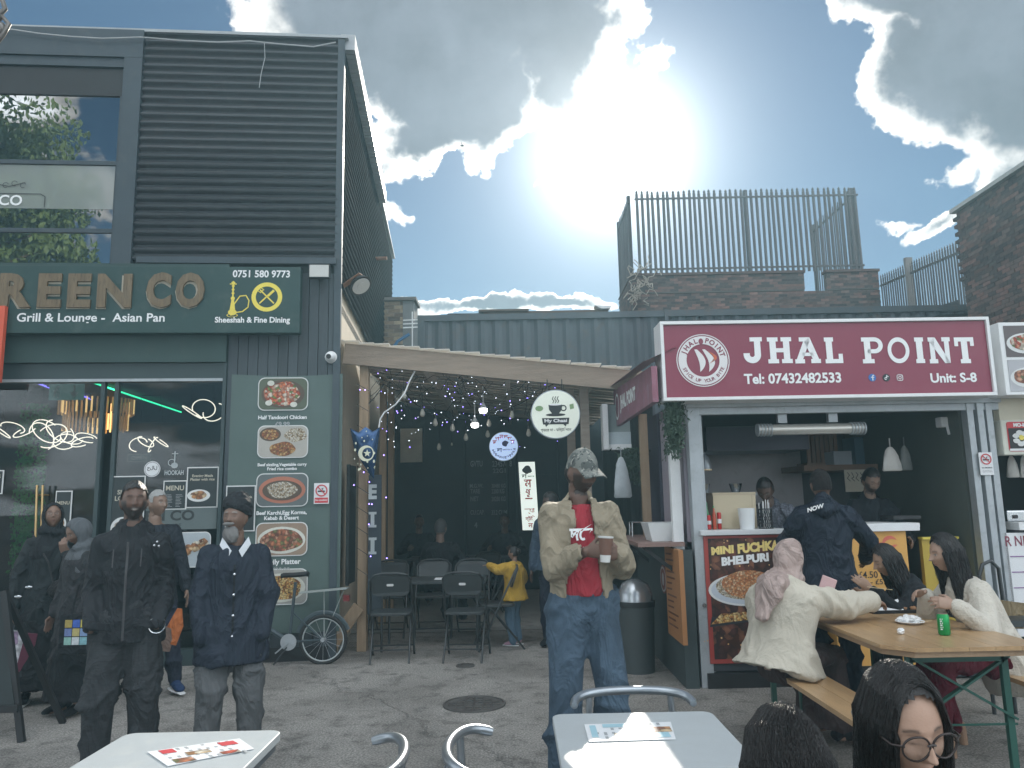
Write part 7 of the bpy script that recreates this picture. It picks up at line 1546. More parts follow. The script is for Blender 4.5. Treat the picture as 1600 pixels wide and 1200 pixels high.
def headshell(hc, R, s, keep, rad, nu=56, nv=40, off=(0,0,0), seed=1, noise_=.0, shape=True, fem=0):
    """shell over the head; keep(X, Y, Z) on unit directions; rad scales outwards"""
    u = []; 
    for j in range(nv+1):
        t = -math.pi/2+math.pi*j/nv
        for i in range(nu): a = 2*math.pi*i/nu; u.append((math.cos(t)*math.cos(a), math.cos(t)*math.sin(a), math.sin(t)))
    u = np.array(u); P = headshape(u, fem) if shape else u*AX
    X, Y, Z = u.T; k = rad(X, Y, Z)
    if noise_: rs = np.random.RandomState(seed); ph = rs.rand(4)*6; k = k+noise_*(np.sin(X*17+ph[0]+3*np.sin(Z*9))+np.sin(Y*19+Z*13+ph[1])+np.sin(Z*31+X*23+ph[2])*.6+rs.randn(len(X))*.5)
    if not shape or True: base = u*AX*k[:, None]; P = np.where((Y > .2)[:, None] & (Z < .45)[:, None] & bool(shape), np.maximum(np.abs(P)*1.02, 0)*np.sign(P)*np.maximum(k, 1)[:, None], base)
    P = (P+np.array(off))*s; Rn = np.array(R); P = P@Rn.T+np.array(hc); kp = keep(X, Y, Z); mb = MB(); mb.v = [tuple(p) for p in P]
    for j in range(nv):
        for i in range(nu):
            f = (j*nu+i, j*nu+(i+1) % nu, (j+1)*nu+(i+1) % nu, (j+1)*nu+i)
            if all(kp[q] for q in f): mb.f.append(f); mb.mi.append(0)
    return mb
def strands(hc, R, s, n, length, r, seed=0, face=.62, rad=1.12, wave=.012, part=.0, fwd=0.0, jitter=.5, seg=9, hang=.9, pull=(0,0)):
    """long hair: strands run from the parting over the skull and hang down"""
    q = random.Random(seed); mb = MB(); AXv = AX
    for k in range(n):
        phi = q.uniform(-math.pi+face, math.pi-face)-math.pi/2   # angle round the head, -y is the back
        sx, sy = math.cos(phi), math.sin(phi); k0 = rad*q.uniform(.97, 1.06); L = length*q.uniform(.82, 1.05); pts = []
        y0 = q.uniform(-.55, .74); 
        for i in range(seg+1):
            t = i/seg
            if t < .42:
                a = t/.42; ca = math.sin(a*math.pi/2); z = math.cos(a*math.pi/2)*.98-.12*a; x = sx*ca+part*(1-a); y = sy*ca+y0*(1-ca)*.8; m_ = math.sqrt(x*x+y*y+z*z) or 1
                p = PV((x/m_*AXv[0]*k0, y/m_*AXv[1]*k0, z/m_*AXv[2]*k0))
                pe = p
            else:
                a = (t-.42)/.58; p = PV((pe.x*(1+.10*a-.2*a*(1-hang)), pe.y*(1+.0*a)+fwd*a*a+pull[1]*a, pe.z-L*a)); p.x += pull[0]*a+wave*math.sin(a*7+k)*.7; p.y += wave*math.cos(a*6+k*1.3)
            pts.append(hc+R@(p*s) if t < .42 else hc+R@(p*s))
        mb.tube(pts, [r*s*.8]+[r*s]*(seg-1)+[r*s*.35], 4 if r < .003 else 5)
    return mb
def person(label, xy, yaw, H=1.72, skin=(.18,.10,.065), hem=.80, top=None, top_th=.025, low=None, pel=(0,0,.93), neck=None, wr=None, wl=None, pole=((.6,-1,-.3),(-.6,-1,-.3)),
           kr=None, kl=None, ar=None, al=None, head=(0,0,0), hoff=(0,0,0), hair=None, beard=None, hands=None, vox=.0075, cvox=.014, wr_amp=.012, legs='trousers', shoes=None, fem=0, group=None, fat=1.0, open_=None, collar=.0, hood=0, brow=(.02,.015,.012), smile=0, eyes='open', seed=1, z0=0., waistcut=None, elr=None, ell=None, sleeves=1, under=None, z_ground=0):
    s = H/1.75; yw = math.radians(yaw); Rb = Matrix.Rotation(yw, 3, 'Z'); O = PV((xy[0], xy[1], z_ground))
    def L(p): 
        if p is None: return None
        if len(p) == 4: return at(p[1], p[2], p[3])
        return O+Rb@(PV(p)*s)
    X, Y, Z = Rb@PV((1,0,0)), Rb@PV((0,1,0)), PV((0,0,1))
    B = L(pel); N = L(neck or (pel[0], pel[1]-.0, pel[2]+.525)); up_ = (N-B).normalized(); sg = {'r': 1, 'l': -1}; fw_ = up_.cross(X)*-1
    fw_ = (Y-up_*Y.dot(up_)).normalized(); S = {k: N-up_*.074*s+X*(v*(.160-.016*fem)*s) for k, v in sg.items()}
    Wd = {'r': L(wr or (.27,.04,.86)), 'l': L(wl or (-.27,.04,.86))}; E = {}
    for k, pl_ in (('r', pole[0]), ('l', pole[1])): E[k], Wd[k] = ik(S[k], Wd[k], .285*s, .255*s, Rb@PV(pl_))
    Hp = {k: B+X*(v*.085*s) for k, v in sg.items()}; A = {'r': L(ar or (.11,.0,.085)), 'l': L(al or (-.11,.0,.085))}; K = {}
    for k, kk in (('r', kr), ('l', kl)):
        if kk: K[k] = L(kk)
        else: K[k], A[k] = ik(Hp[k], A[k], .43*s, .425*s, Y+X*.15*sg[k])
    hR = Rb @ Matrix.Rotation(math.radians(head[0]), 3, 'Z') @ Matrix.Rotation(math.radians(head[1]), 3, 'X') @ Matrix.Rotation(math.radians(head[2]), 3, 'Y')
    hc = N+Rb@(PV(hoff)*s)+up_*.105*s+hR@PV((0,.018,.07))*s
    a = MB(); tp = lambda h, d=0: B+up_*(h*s)+fw_*(d*s)
    tor = [(-.07,(.10,.08)),(-.02,(.155,.105)),(.08,(.15,.10)),(.19,(.13,.092)),(.32,(.155,.105)),(.43,(.165,.10)),(.49,(.11,.07))]
    a.tube([tp(h) for h, r in tor], [(r[0]*s*.86, r[1]*s*.84) for h, r in tor], 20, side=X)
    a.caps(tp(.47), hc-hR@PV((0,.02,.05))*s, .056*s*(1-.1*fem), .053*s*(1-.1*fem), 14)
    a.ell(hc, AX*s, 28, 20, R=hR)
    for v in (1, -1): a.ell(hc+hR@PV((v*.074,-.008,-.006))*s, (.010*s,.02*s,.032*s), 10, 8, R=hR)
    for k, v in sg.items():
        limb(a, [S[k], E[k], Wd[k]], [.045*s, .033*s, .026*s]); a.caps(N-up_*.03*s, S[k], .044*s, .045*s)
        limb(a, [Hp[k], K[k], A[k]], [.070*s, .048*s, .036*s]); dr = (Y if not kr or abs((A[k]-K[k]).z) > .2 else Y); a.caps(A[k]-Z*.03*s, A[k]+Y*.12*s-Z*.05*s, .034*s, .026*s)
        hd = (hands or {}).get(k)
        if hd != 'none':
            dflt = (Wd[k]-E[k]).normalized(); d_, n_, cu = (hd if hd else (None, None, .5)); d_ = Rb@PV(d_) if d_ else dflt; n_ = Rb@PV(n_) if n_ else -X*v
            hand(a, Wd[k]+d_.normalized()*.01*s, d_, n_, s, cu, tside=(1 if (d_.cross(n_)).dot(Y+Z*.5) > 0 else -1))
    m = remesh(a, vox*s, 2, .5); co = mco(m); Rn = np.array(hR); h = (co-np.array(hc))@Rn/s; u = h/AX; n = np.linalg.norm(u, axis=1); ud = u/n[:, None]
    w = np.where(h[:, 1] > -.01, sst(h[:, 2], -.135, -.10), sst(h[:, 2], -.10, -.045)); w *= (n > .6)*(n < 1.35)
    w *= 1-((np.abs(h[:, 0]) > .066)*(np.abs(h[:, 1]+.008) < .03)*(np.abs(h[:, 2]+.006) < .045)); tgt = headshape(ud, fem)
    h2 = h*(1-w[:, None])+tgt*w[:, None]; co = np.where((w > 0)[:, None], (h2*s)@Rn.T+np.array(hc), co); m.vertices.foreach_set('co', co.ravel())
    c = np.tile(np.array([*skin, 1.]), (len(co), 1)); Xd, Yd, Zd = ud.T; fr_ = (w > .3)*(Yd > .1); aX = np.abs(Xd)
    def paint(mk, col, k=1.): mk = (mk*k)[:, None]; c[:, :3] = c[:, :3]*(1-mk)+np.array(col)*mk
    sk = np.array(skin)
    paint(fr_*g_(Xd, .27)*g_(Zd+.47, .055)*1., sk*np.array([1.05,.62,.62]), 1.1 if fem else .6); paint(fr_*g_(Xd, .2)*g_(Zd+.47, .02), sk*.3)
    if beard is not None: paint(fr_*np.clip(sst(-Zd, .28, .42)+sst(aX, .55, .7)*sst(-Zd, -.1, .1), 0, 1)*(1-g_(Xd, .2)*g_(Zd+.47, .04)), beard, .85)
    if smile: paint(fr_*g_(Xd, .2)*g_(Zd+.465-.35*Xd**2, .028), (.62,.58,.52), .9)
    paint(fr_*sst(.22-np.abs(aX-.40), 0, .05)*g_(Zd-(.235+.04*g_(aX-.35,.2)), .028+.008*(1-fem)), brow, .85)
    if eyes == 'open': paint(fr_*g_(aX-.385, .13)*g_(Zd-.075, .035), (.42,.40,.38), 1.0); paint(fr_*g_(aX-.385, .055)*g_(Zd-.075, .05), (.015,.01,.01), 1.); paint(fr_*g_(aX-.385, .17)*g_(Zd-.118, .016), (.02,.015,.012), .9)
    else: paint(fr_*g_(aX-.385, .16)*g_(Zd-.045, .016), (.02,.012,.01), .95); paint(fr_*g_(aX-.385, .14)*g_(Zd-.09, .05), sk*.75, .6)
    at_ = m.color_attributes.new('Col', 'FLOAT_COLOR', 'POINT'); at_.data.foreach_set('color', c.ravel())
    m.materials.append(SKIN); m.vertices.foreach_set('co', (co-np.array(O)).ravel()); m.polygons.foreach_set('use_smooth', [True]*len(m.polygons)); m.update()
    T = bpy.data.objects.new('person', m); SC.collection.objects.link(T); T.location = O; CUR[T] = tuple(O); tag(T, label, 'person', group)
    CTX = dict(T=T, s=s, O=O, L=L, X=X, Y=Y, B=B, N=N, up=up_, fw=fw_, S=S, E=E, W=Wd, K=K, A=A, hc=hc, hR=hR, Hp=Hp, tp=tp, Rb=Rb)
    def fin(mesh, nm, mt, par=T, smooth=True, lab=None):
        cc = mco(mesh)-np.array(O); mesh.vertices.foreach_set('co', cc.ravel()); mesh.materials.clear(); mesh.materials.append(mt); mesh.polygons.foreach_set('use_smooth', [True]*len(mesh.polygons)); mesh.update()
        o = bpy.data.objects.new(nm, mesh); SC.collection.objects.link(o); o.parent = par
        if lab: o['label'] = lab
        return o
    CTX['fin'] = fin
    if low:
        b = MB(); r0 = .0
        if legs == 'trousers' or legs == 'baggy':
            k2 = 1.0 if legs == 'trousers' else 1.25
            b.tube([tp(-.09), tp(-.02), tp(.05), tp(.12)], [(.15*s,.10*s),(.168*s*fat,.118*s*fat),(.158*s*fat,.115*s*fat),(.14*s*fat,.105*s*fat)], 18, side=X)
            for k in 'rl': limb(b, [Hp[k], K[k], A[k]+Z*.02*s], [.090*s*k2, .074*s*k2, .062*s*k2])
        elif legs == 'skirt':
            b.tube([tp(.1), tp(-.02), tp(-.2), tp(-.5), PV((B.x, B.y, .12))], [(.14*s,.11*s),(.18*s,.13*s),(.21*s,.16*s),(.24*s,.2*s),(.27*s,.23*s)], 20, side=X)
        elif legs == 'sitskirt':
            mid = (K['r']+K['l'])/2; am = (A['r']+A['l'])/2; b.tube([tp(.1), tp(-.02), mid*.5+B*.5, mid, mid*.4+am*.6, am+Z*.02], [(.14*s,.12*s),(.18*s,.13*s),(.19*s,.11*s),(.19*s,.10*s),(.2*s,.12*s),(.22*s,.14*s)], 20, side=X)
        mm = remesh(b, cvox*s, 3); wrinkle(mm, wr_amp*1.7*s, seed+5, 13, (1,1,.8)); fin(mm, 'skirt' if 'skirt' in legs else 'trousers', low)
    if shoes:
        for k in 'rl':
            b = MB(); p = A[k]; dirf = (Y+X*.12*sg[k]).normalized()
            b.tube([p-dirf*.06*s+Z*-.03*s, p-dirf*.02*s-Z*.005*s, p+dirf*.06*s-Z*.03*s, p+dirf*.14*s-Z*.045*s, p+dirf*.185*s-Z*.055*s], [(.03*s,.036*s),(.036*s,.05*s),(.042*s,.040*s),(.044*s,.028*s),(.02*s,.014*s)], 14, side=X)
            mm = remesh(b, .01, 2); sh = fin(mm, 'shoe', shoes[0]); 
            if len(shoes) > 1: q = MB(); q.tube([p-dirf*.095*s-Z*.075*s, p+dirf*.05*s-Z*.075*s, p+dirf*.20*s-Z*.073*s], [(.032*s,.011*s),(.046*s,.012*s),(.028*s,.011*s)], 12, side=X); obj('sole', q, shoes[1], sh, smooth=60)
    def topm(mt, th, hemz, nm='jacket', sl=sleeves, amp=wr_amp, cl=collar, open2=None, vx=cvox, lab=None, flare=1.0, cuff=None):
        b = MB(); hh = hemz-pel[2]; g2 = fat
        rows = [(hh,.158*flare,.118*flare),(hh+.04,.163*flare,.122*flare)]+[(h, r[0], r[1]) for h, r in ((.0,(.165*flare,.12*flare)),(.08,(.16*flare,.115)),(.19,(.148,.108)),(.32,(.165,.115)),(.42,(.168,.108)),(.475,(.125,.085)),(.515,(.075,.07))) if h > hh+.06]
        if hh < -.05: rows = [(hh,.215*flare,.165*flare),(hh*.5,.20*flare,.15*flare),(.0,.182*flare,.135*flare)]+[r_ for r_ in rows[2:] if r_[0] > .05]
        b.tube([tp(h) for h, x_, y_ in rows], [((x_*g2+th)*s, (y_*g2+th)*s) for h, x_, y_ in rows], 24, side=X)
        if cl: b.tube([tp(.47), tp(.52+cl), tp(.53+cl)+fw_*.01*s], [(.095*s,.09*s),(.084*s,.088*s),(.07*s,.075*s)], 16, side=X)
        for k in 'rl':
            e2 = E[k].lerp(Wd[k], .94) if sl == 1 else (S[k].lerp(E[k], sl*1.0)); b.caps(N-up_*.045*s, S[k], (.036+th)*s, (.049+th)*s)
            if sl == 1: limb(b, [S[k], E[k], e2], [(.055+th)*s, (.047+th)*s, (.036+th*.8)*s])
            else: limb(b, [S[k], e2], [(.048+th)*s, (.044+th)*s])
        mm = remesh(b, vx*s, 3); wrinkle(mm, amp*1.7*s, seed, 13)
        if open2: cut(mm, lambda co: open2(((co-np.array(B))@np.array(X))/s, ((co-np.array(B))@np.array(fw_))/s, ((co-np.array(B))@np.array(up_))/s))
        o = fin(mm, nm, mt, lab=lab)
        if open2: sd = o.modifiers.new('s', 'SOLIDIFY'); sd.thickness = .012; sd.offset = -1
        return o
    CTX['topm'] = topm
    if under: topm(under, .006, pel[2]+.035, 'shirt', .4, .004, vx=.011, cl=0)
    if top: topm(top, top_th, hem, open2=open_, flare=1.0)
    if hood: b = MB(); b.tube([N-fw_*.02*s-X*.10*s+up_*.0, N-fw_*.10*s-X*.06*s+up_*.0*s, N-fw_*.13*s-up_*.03*s, N-fw_*.10*s+X*.06*s, N-fw_*.02*s+X*.10*s], [.03*s,.05*s,.06*s,.05*s,.03*s], 12); mm = remesh(b, .014, 3); wrinkle(mm, .01, 4); fin(mm, 'hood', top)
    if hair: hair(CTX)
    return CTX
hairm = mat('black_hair', (.008,.0065,.0065), .30, var=.5, vs=30, bump=.5, bs=260, stretch=(1,1,.15), spec=.5)
greyh = mat('grey_hair', (.32,.32,.31), .6, var=.3, vs=60, bump=.6, bs=300)
def hshort(m=None, lo=.38, k=1.07):
    def f(C):
        o = headshell(C['hc'], C['hR'], C['s'], lambda X, Y, Z: (Z > np.where(Y > .35, .60-.15*np.abs(X), np.where(Y > -.15, .02, -.45)))*((Y < .8) | (Z > .55)), lambda X, Y, Z: k+.05*np.clip(Z, 0, 1)+0*X, noise_=.007)
        obj('hair', o, m or hairm, C['T'], smooth=80)
    return f
def hlong(n=260, length=.38, r=.006, fine=0, m=None, **kw):
    def f(C):
        o = headshell(C['hc'], C['hR'], C['s'], lambda X, Y, Z: (Z > np.where(Y > .25, .76-.40*np.abs(X), -.5))|((Y < .30)*(Z > -.62)*(np.abs(X) > .0)), lambda X, Y, Z: 1.085+.04*np.clip(Z, 0, 1)+.03*np.clip(-Y, 0, 1), noise_=.002)
        h_ = obj('hair', o, m or hairm, C['T'], smooth=80); obj('hair_lengths', strands(C['hc'], C['hR'], C['s'], n, length, r, **kw), m or hairm, h_, smooth=80)
        if fine: obj('loose_strands', strands(C['hc'], C['hR'], C['s'], fine, length, .0008, seed=9, **{**kw, 'rad': kw.get('rad', 1.12)+.03}), m or hairm, h_)
    return f
def hijab(m, drape=.24, back=0.0, long_=0):
    def f(C):
        s, hc, R = C['s'], C['hc'], C['hR']; b = MB(); b.ell(hc+R@PV((0,-.012,.004))*s, (.094*s,.116*s,.130*s), 26, 18, R=R); nk = C['N']+C['up']*.04*s; b.tube([nk+C['X']*.078*s*math.cos(t)+C['fw']*.080*s*math.sin(t)+C['up']*.02*s*math.sin(t*2) for t in [2*math.pi*k/20 for k in range(21)]], .042*s, 10)
        N, up, X, fw__ = C['N'], C['up'], C['X'], C['fw']
        b.tube([hc-R@PV((0,.0,.05))*s, N+up*.03*s, N-up*.07*s, N-up*drape*s], [(.088*s,.095*s),(.088*s,.088*s),(.165*s,.115*s),(.17*s,.13*s)], 22, side=X)
        if back: b.tube([nk-fw__*.06*s, N-fw__*.12*s, N-fw__*.19*s-up*.06*s+X*.02*s, N-fw__*.23*s-up*long_*s+X*.02*s], [(.08*s,.06*s),(.11*s,.07*s),(.10*s,.05*s),(.045*s,.025*s)], 16, side=X)
        mm = remesh(b, .009*s, 4); wrinkle(mm, .026*s, 3, 9, (1,1,.45)); Rn = np.array(R)
        def keep(co): h = (co-np.array(hc))@Rn/s; return ~((h[:,1] > .035)*((h[:,0]/.064)**2+((h[:,2]+.012)/.098)**2 < 1))
        cut(mm, keep); o = C['fin'](mm, 'headscarf', m); sd = o.modifiers.new('s', 'SOLIDIFY'); sd.thickness = .006; sd.offset = 0
    return f
def facepart(C, nm, ctr, rad, m, amp=.012, seed=2, vox=.006):
    b = MB(); b.ell(C['hc']+C['hR']@PV(ctr)*C['s'], [r*C['s'] for r in rad], 20, 14, R=C['hR']); mm = remesh(b, vox, 1); wrinkle(mm, amp, seed, 60, (1,1,.4)); C['fin'](mm, nm, m); return mm
def specs(C, r=.024, m=None, th=.0016, lens=False):
    hc, R, s = C['hc'], C['hR'], C['s']; T = C['T']; fm_ = m or black; G = MB()
    for v in (-1, 1):
        c = PV((v*.031, .103, .004)); a = MB(); a.tube([hc+R@(c+PV((r*math.cos(t), -.006*abs(math.cos(t))*(1 if math.cos(t)*v > 0 else 0), r*.9*math.sin(t))))*s for t in [2*math.pi*k/24 for k in range(25)]], th*s, 6); G.join(a)
        b = MB(); b.tube([hc+R@PV((v*.055,.099,.010))*s, hc+R@PV((v*.076,.085,.010))*s, hc+R@PV((v*.080,.0,.006))*s, hc+R@PV((v*.078,-.02,-.008))*s], th*s, 6); G.join(b)
        if lens: q = MB(); q.add([(r*.97*s*math.cos(k*.3142), 0, r*.97*s*math.sin(k*.3142)) for k in range(20)], [tuple(range(20))]); q.v = [tuple(hc+R@(c*s+PV((p[0], p[1], p[2]*.9)))) for p in q.v]; obj('lens', q, glass('spectacle_glass', (.95,.96,.96), 0, .7), T)
    b = MB(); b.tube([hc+R@PV((-.009,.104,.008))*s, hc+R@PV((0,.106,.011))*s, hc+R@PV((.009,.104,.008))*s], th*s, 6); G.join(b); obj('glasses', G, fm_, T, smooth=60)
navyp = cloth('navy_parka', (.018,.022,.030), .7); blk = cloth('black_cloth', (.016,.018,.021)); chark = cloth('charcoal_trousers', (.035,.038,.042), var=.5, vs=22, stretch=(1,1,5))
def on(px, D): return (at(px, 900, D).x, D)
# smiling man in a parka
C = person('smiling bearded man in a black hooded parka with hands in its pockets', on(203, 4.65), 199, 1.72, (.12,.065,.045), hem=.80, top=cloth('black_parka', (.016,.018,.022), .65), top_th=.012, low=chark, legs='baggy', fat=.9,
    wr=(.175,.12,.90), wl=(-.175,.12,.90), pole=((.35,-1,0),(-.35,-1,0)), ar=(.13,.02,.085), al=(-.12,0,.085), head=(10,2,0), hands={'r':'none','l':'none'}, hair=hshort(k=1.07), beard=(.012,.01,.01), smile=1, collar=.05, hood=1, shoes=(blk,), seed=3, vox=.0065, wr_amp=.015, eyes='closed')
T = C['T']; a = MB(); s = C['s']; b = MB(); b.tube([C['tp'](z, .15+.02*(z < .3)) for z in (.46,.38,.28,.15,.02,-.1)], .007, 5); obj('zip', b, mat('dull_zip', (.07,.07,.075), .4, metal=.5), T)
for v in (-1, 1):
    for z in (.36, .44): p = C['tp'](z, .168)+C['X']*v*.05; 
    p = C['tp'](.42, .15)+C['X']*v*.075*s; a.tube([p, p-PV((0,0,.1))+C['Y']*.02], .004, 5)
obj('drawstring', a, mat('drawcord', (.05,.05,.055), .6, bump=0), T)
for x, z in ((-.155,.455),(-.14,.435),(-.165,.43)): b = MB(); b.ell(C['tp'](z, .125)+C['X']*x*s, (.008,.008,.008), 8, 6); obj('snap_button', b, chrome, T)
for v in (-1, 1):
    b = MB(); c = C['tp'](.0, .18)+C['X']*v*.12*s; b.beam(c-C['X']*.07-PV((0,0,.02*1)), c+C['X']*.07+PV((0,0,.03*v*0)), .015, .05); mm = remesh(b, .008, 3); C['fin'](mm, 'pocket_flap', MC['black_parka'])
b = MB(); W_ = C['W']['l']; ringp = [W_+C['X']*.045*math.cos(t)+PV((0,0,.045*math.sin(t)))+C['Y']*.0 for t in [2*math.pi*k/16 for k in range(17)]]; b.tube(ringp, .004, 5); obj('bracelet', b, chrome, T, smooth=60)
# turbaned man
def turban(C):
    s, hc, R = C['s'], C['hc'], C['hR']; b = MB()
    for k in range(6):
        t0 = k/5; c = hc+R@PV((0,-.022,.060+.015*k))*s; Q = R@Matrix.Rotation(.30*(1 if k % 2 else -1), 3, 'Y')@Matrix.Rotation(.26, 3, 'X'); r_ = .091-.0075*k
        b.tube([c+Q@PV((r_*.93*math.cos(t), r_*1.16*math.sin(t), 0))*s for t in [2*math.pi*i/24 for i in range(25)]], [(.027*s,.020*s)]*25, 8)
    b.ell(hc+R@PV((0,-.022,.075))*s, (.088*s,.108*s,.085*s), 20, 14, R=R); mm = remesh(b, .007, 1); wrinkle(mm, .005, 3, 40, (.4,.4,1.4)); C['fin'](mm, 'turban', cloth('black_turban', (.02,.022,.026), .8))
C = person('older man in a black turban with a long grey beard and dark navy coat', on(366, 4.8), 200, 1.60, (.17,.10,.07), hem=.69, top=cloth('navy_coat', (.020,.027,.042), .7), top_th=.022, low=cloth('grey_trousers', (.10,.105,.11)), legs='baggy', fat=1.06,
    hands={'r':'none','l':'none'}, wr=(.19,.13,.84), wl=(-.19,.13,.84), pole=((1,-.6,0),(-1,-.6,0)), ar=(.14,.02,.085), al=(-.13,0,.085), head=(-24,4,0), hair=turban, collar=.02, shoes=(blk,), seed=8, vox=.0065, wr_amp=.014, smile=1, brow=(.25,.25,.24), eyes='closed')
facepart(C, 'beard', (0,.060,-.112), (.056,.044,.062), mat('grey_beard', (.19,.185,.18), .8, var=.35, vs=40, bump=.7, bs=200, stretch=(1,1,.3)), .010)
facepart(C, 'moustache', (0,.103,-.046), (.045,.014,.013), MC['grey_beard'], .004)
T = C['T']; a = MB()
for v in (-1, 1): p = C['N']+C['fw']*.085; a.add([p+C['X']*v*.02-PV((0,0,.035))+C['fw']*.035, p+C['X']*v*.075+PV((0,0,.045))-C['fw']*.02, p+C['X']*v*.09-PV((0,0,.0))-C['fw']*.01, p+C['X']*v*.04-PV((0,0,.075))+C['fw']*.035], [(0,1,2,3)])
obj('shirt_collar', a, mat('white_shirt', (.6,.63,.66), .7, bump=.1), T)
for k in range(4): b = MB(); b.ell(C['tp'](.34-.13*k, .178*1.05), (.009,.006,.009), 8, 6); obj('button', b, chrome, T)
a = MB(); a.beam(C['tp'](.40,.17), C['tp'](-.27,.185), .012, .004); obj('placket_line', a, blk, T)
# hijab woman on the left
C = person('woman in a black headscarf and glasses holding a floral bag at the far left', on(76, 6.6), 207, 1.62, (.20,.12,.085), hem=.42, top=cloth('black_abaya_coat', (.020,.025,.028), .75), top_th=.02, low=blk, legs='skirt', fem=1,
    wr=(.26,.06,.80), wl=(-.13,.30,1.30), pole=((1,-.5,0),(-1,-.2,-.6)), head=(6,12,0), hair=hijab(blk, .2), shoes=(blk, MC['white_plastic']), hands={'l': ((.15,.2,1),(0,-1,.1),1.2)}, wr_amp=.014, vox=.0068)
specs(C, .02, th=.001); T = C['T']
a = MB(); p = C['tp'](.05, .19); a.ell(p+C['X']*-.12, (.13,.05,.09), 14, 10); mm = remesh(a, .01, 2); T2 = C['fin'](mm, 'cross_body_bag', cloth('black_bag_cloth', (.02,.02,.022), .5)); a = MB(); a.tube([p+C['X']*-.05+PV((0,0,.05)), C['tp'](.3,.17), C['S']['r']+PV((0,0,.08))], .008, 6); obj('bag_strap', a, black, T)
for dx in (-.02, .05): b = MB(); b.ell(p+C['X']*(.14+dx)+C['Y']*.03+PV((0,0,.02-dx)), (.03,.008,.012), 8, 6); obj('buckle', b, chrome, T)
w = C['W']['r']; p = w+PV((.02,-.05,-.10)); T = thing('floral_bag', 'white and plum floral carrier bag held by the woman in black', 'bag', p-PV((0,0,.45)))
a = MB(); z = p.z; a.add([(p.x-.06,p.y,z-.08),(p.x+.13,p.y-.01,z-.12),(p.x+.13,p.y+.02,z-.12),(p.x-.06,p.y+.04,z-.08),(p.x+.03,p.y,z-.52),(p.x+.05,p.y-.01,z-.52),(p.x+.05,p.y+.04,z-.52),(p.x+.03,p.y+.04,z-.52)], [(0,1,5,4),(1,2,6,5),(2,3,7,6),(3,0,4,7),(0,3,2,1),(4,5,6,7)]); obj('white_side', a, food('floral_print', [(.62,.62,.66),(.66,.66,.70),(.60,.60,.66),(.35,.25,.38)], 22), T)
a = MB(); a.add([(p.x+.132,p.y-.012,z-.12),(p.x+.2,p.y+.03,z-.13),(p.x+.17,p.y+.03,z-.50),(p.x+.052,p.y-.012,z-.52),(p.x+.132,p.y+.03,z-.12),(p.x+.2,p.y+.05,z-.13),(p.x+.17,p.y+.05,z-.50),(p.x+.052,p.y+.03,z-.52)], [(0,1,2,3),(7,6,5,4),(0,4,5,1),(1,5,6,2),(2,6,7,3),(3,7,4,0)]); obj('plum_side', a, mat('plum_panel', (.14,.03,.06), .6), T)
a = MB(); a.tube([(p.x-.02,p.y+.01,z-.09), tuple(w+PV((-.02,-.01,-.07))), (p.x+.08,p.y+.01,z-.11)], .006, 5); obj('handle', a, white, T)
# second headscarf woman half behind the smiling man, with the tote of coloured squares
C = person('woman in a grey headscarf half hidden behind the smiling man', on(124, 6.2), 150, 1.50, (.18,.11,.08), hem=.45, top=cloth('dark_patterned_coat', (.035,.036,.04), var=.7, vs=30), top_th=.02, low=blk, legs='skirt', fem=1, wr=(.28,.12,.62), wl=(-.26,.12,.9), head=(0,-25,0), hair=hijab(cloth('grey_headscarf', (.10,.11,.12)), .2), shoes=(blk,), wr_amp=.014)
p = at(119, 988, 5.85); T = thing('tote_bag', 'dark tote bag with a grid of nine coloured picture squares', 'bag', p-PV((0,0,.12)))
a = MB(); a.box(p.x-.13, p.x+.13, p.y, p.y+.06, p.z-.16, p.z+.13); obj('bag', a, blk, T, bevel=.01); a = MB(); a.tube([(p.x-.06,p.y+.03,p.z+.12),(p.x-.02,p.y+.03,p.z+.34),(p.x+.03,p.y+.03,p.z+.34),(p.x+.06,p.y+.03,p.z+.12)], .008, 5); obj('handle', a, blk, T)
cl = [(.35,.28,.08),(.05,.12,.45),(.5,.42,.08),(.15,.2,.4),(.45,.38,.15),(.2,.3,.5),(.25,.45,.4),(.55,.58,.6),(.2,.4,.45)]
for k in range(9): i, j = k % 3, k//3; a = MB(); a.box(p.x-.085+i*.058, p.x-.033+i*.058, p.y-.004, p.y-.001, p.z+.035-j*.062, p.z+.09-j*.062); obj('picture_square', a, mat('square_print_%s' % 'abcdefghi'[k], cl[k], .5, var=.5, vs=40, bump=0), T)
# grey haired man behind
C = person('grey haired man in a dark coat and trainers just behind the smiling man', on(238, 6.8), 215, 1.72, (.22,.14,.10), hem=.75, top=navyp, top_th=.015, low=cloth('dark_jeans', (.02,.025,.04)), wr=(.25,.1,.88), wl=(-.27,.1,.85), head=(28,0,0), hair=hshort(greyh, k=1.04), shoes=(cloth('blue_trainer', (.02,.04,.10)), white), al=(-.2,.15,.085))
p = at(272, 975, 6.4); T = thing('orange_scarf_bag', 'orange and brown cloth bag hanging between the two standing men', 'bag', p-PV((0,0,.15))); a = MB(); a.tube([p+PV((.04,0,.12)), p+PV((.02,0,.0)), p+PV((-.04,0,-.14))], [(.02,.015),(.06,.03),(.07,.03)], 12, side=(1,0,0)); mm = a; obj('cloth', mm, cloth('orange_cloth', (.42,.13,.04), var=.3), T, smooth=60)
a = MB(); a.tube([p+PV((-.05,-.02,-.02)), p+PV((-.07,-.02,-.1)), p+PV((-.09,-.01,-.2))], [(.05,.02),(.08,.025),(.07,.02)], 12, side=(1,0,0)); obj('shawl_end', a, cloth('brown_shawl', (.16,.11,.09), var=.4), T, smooth=60)
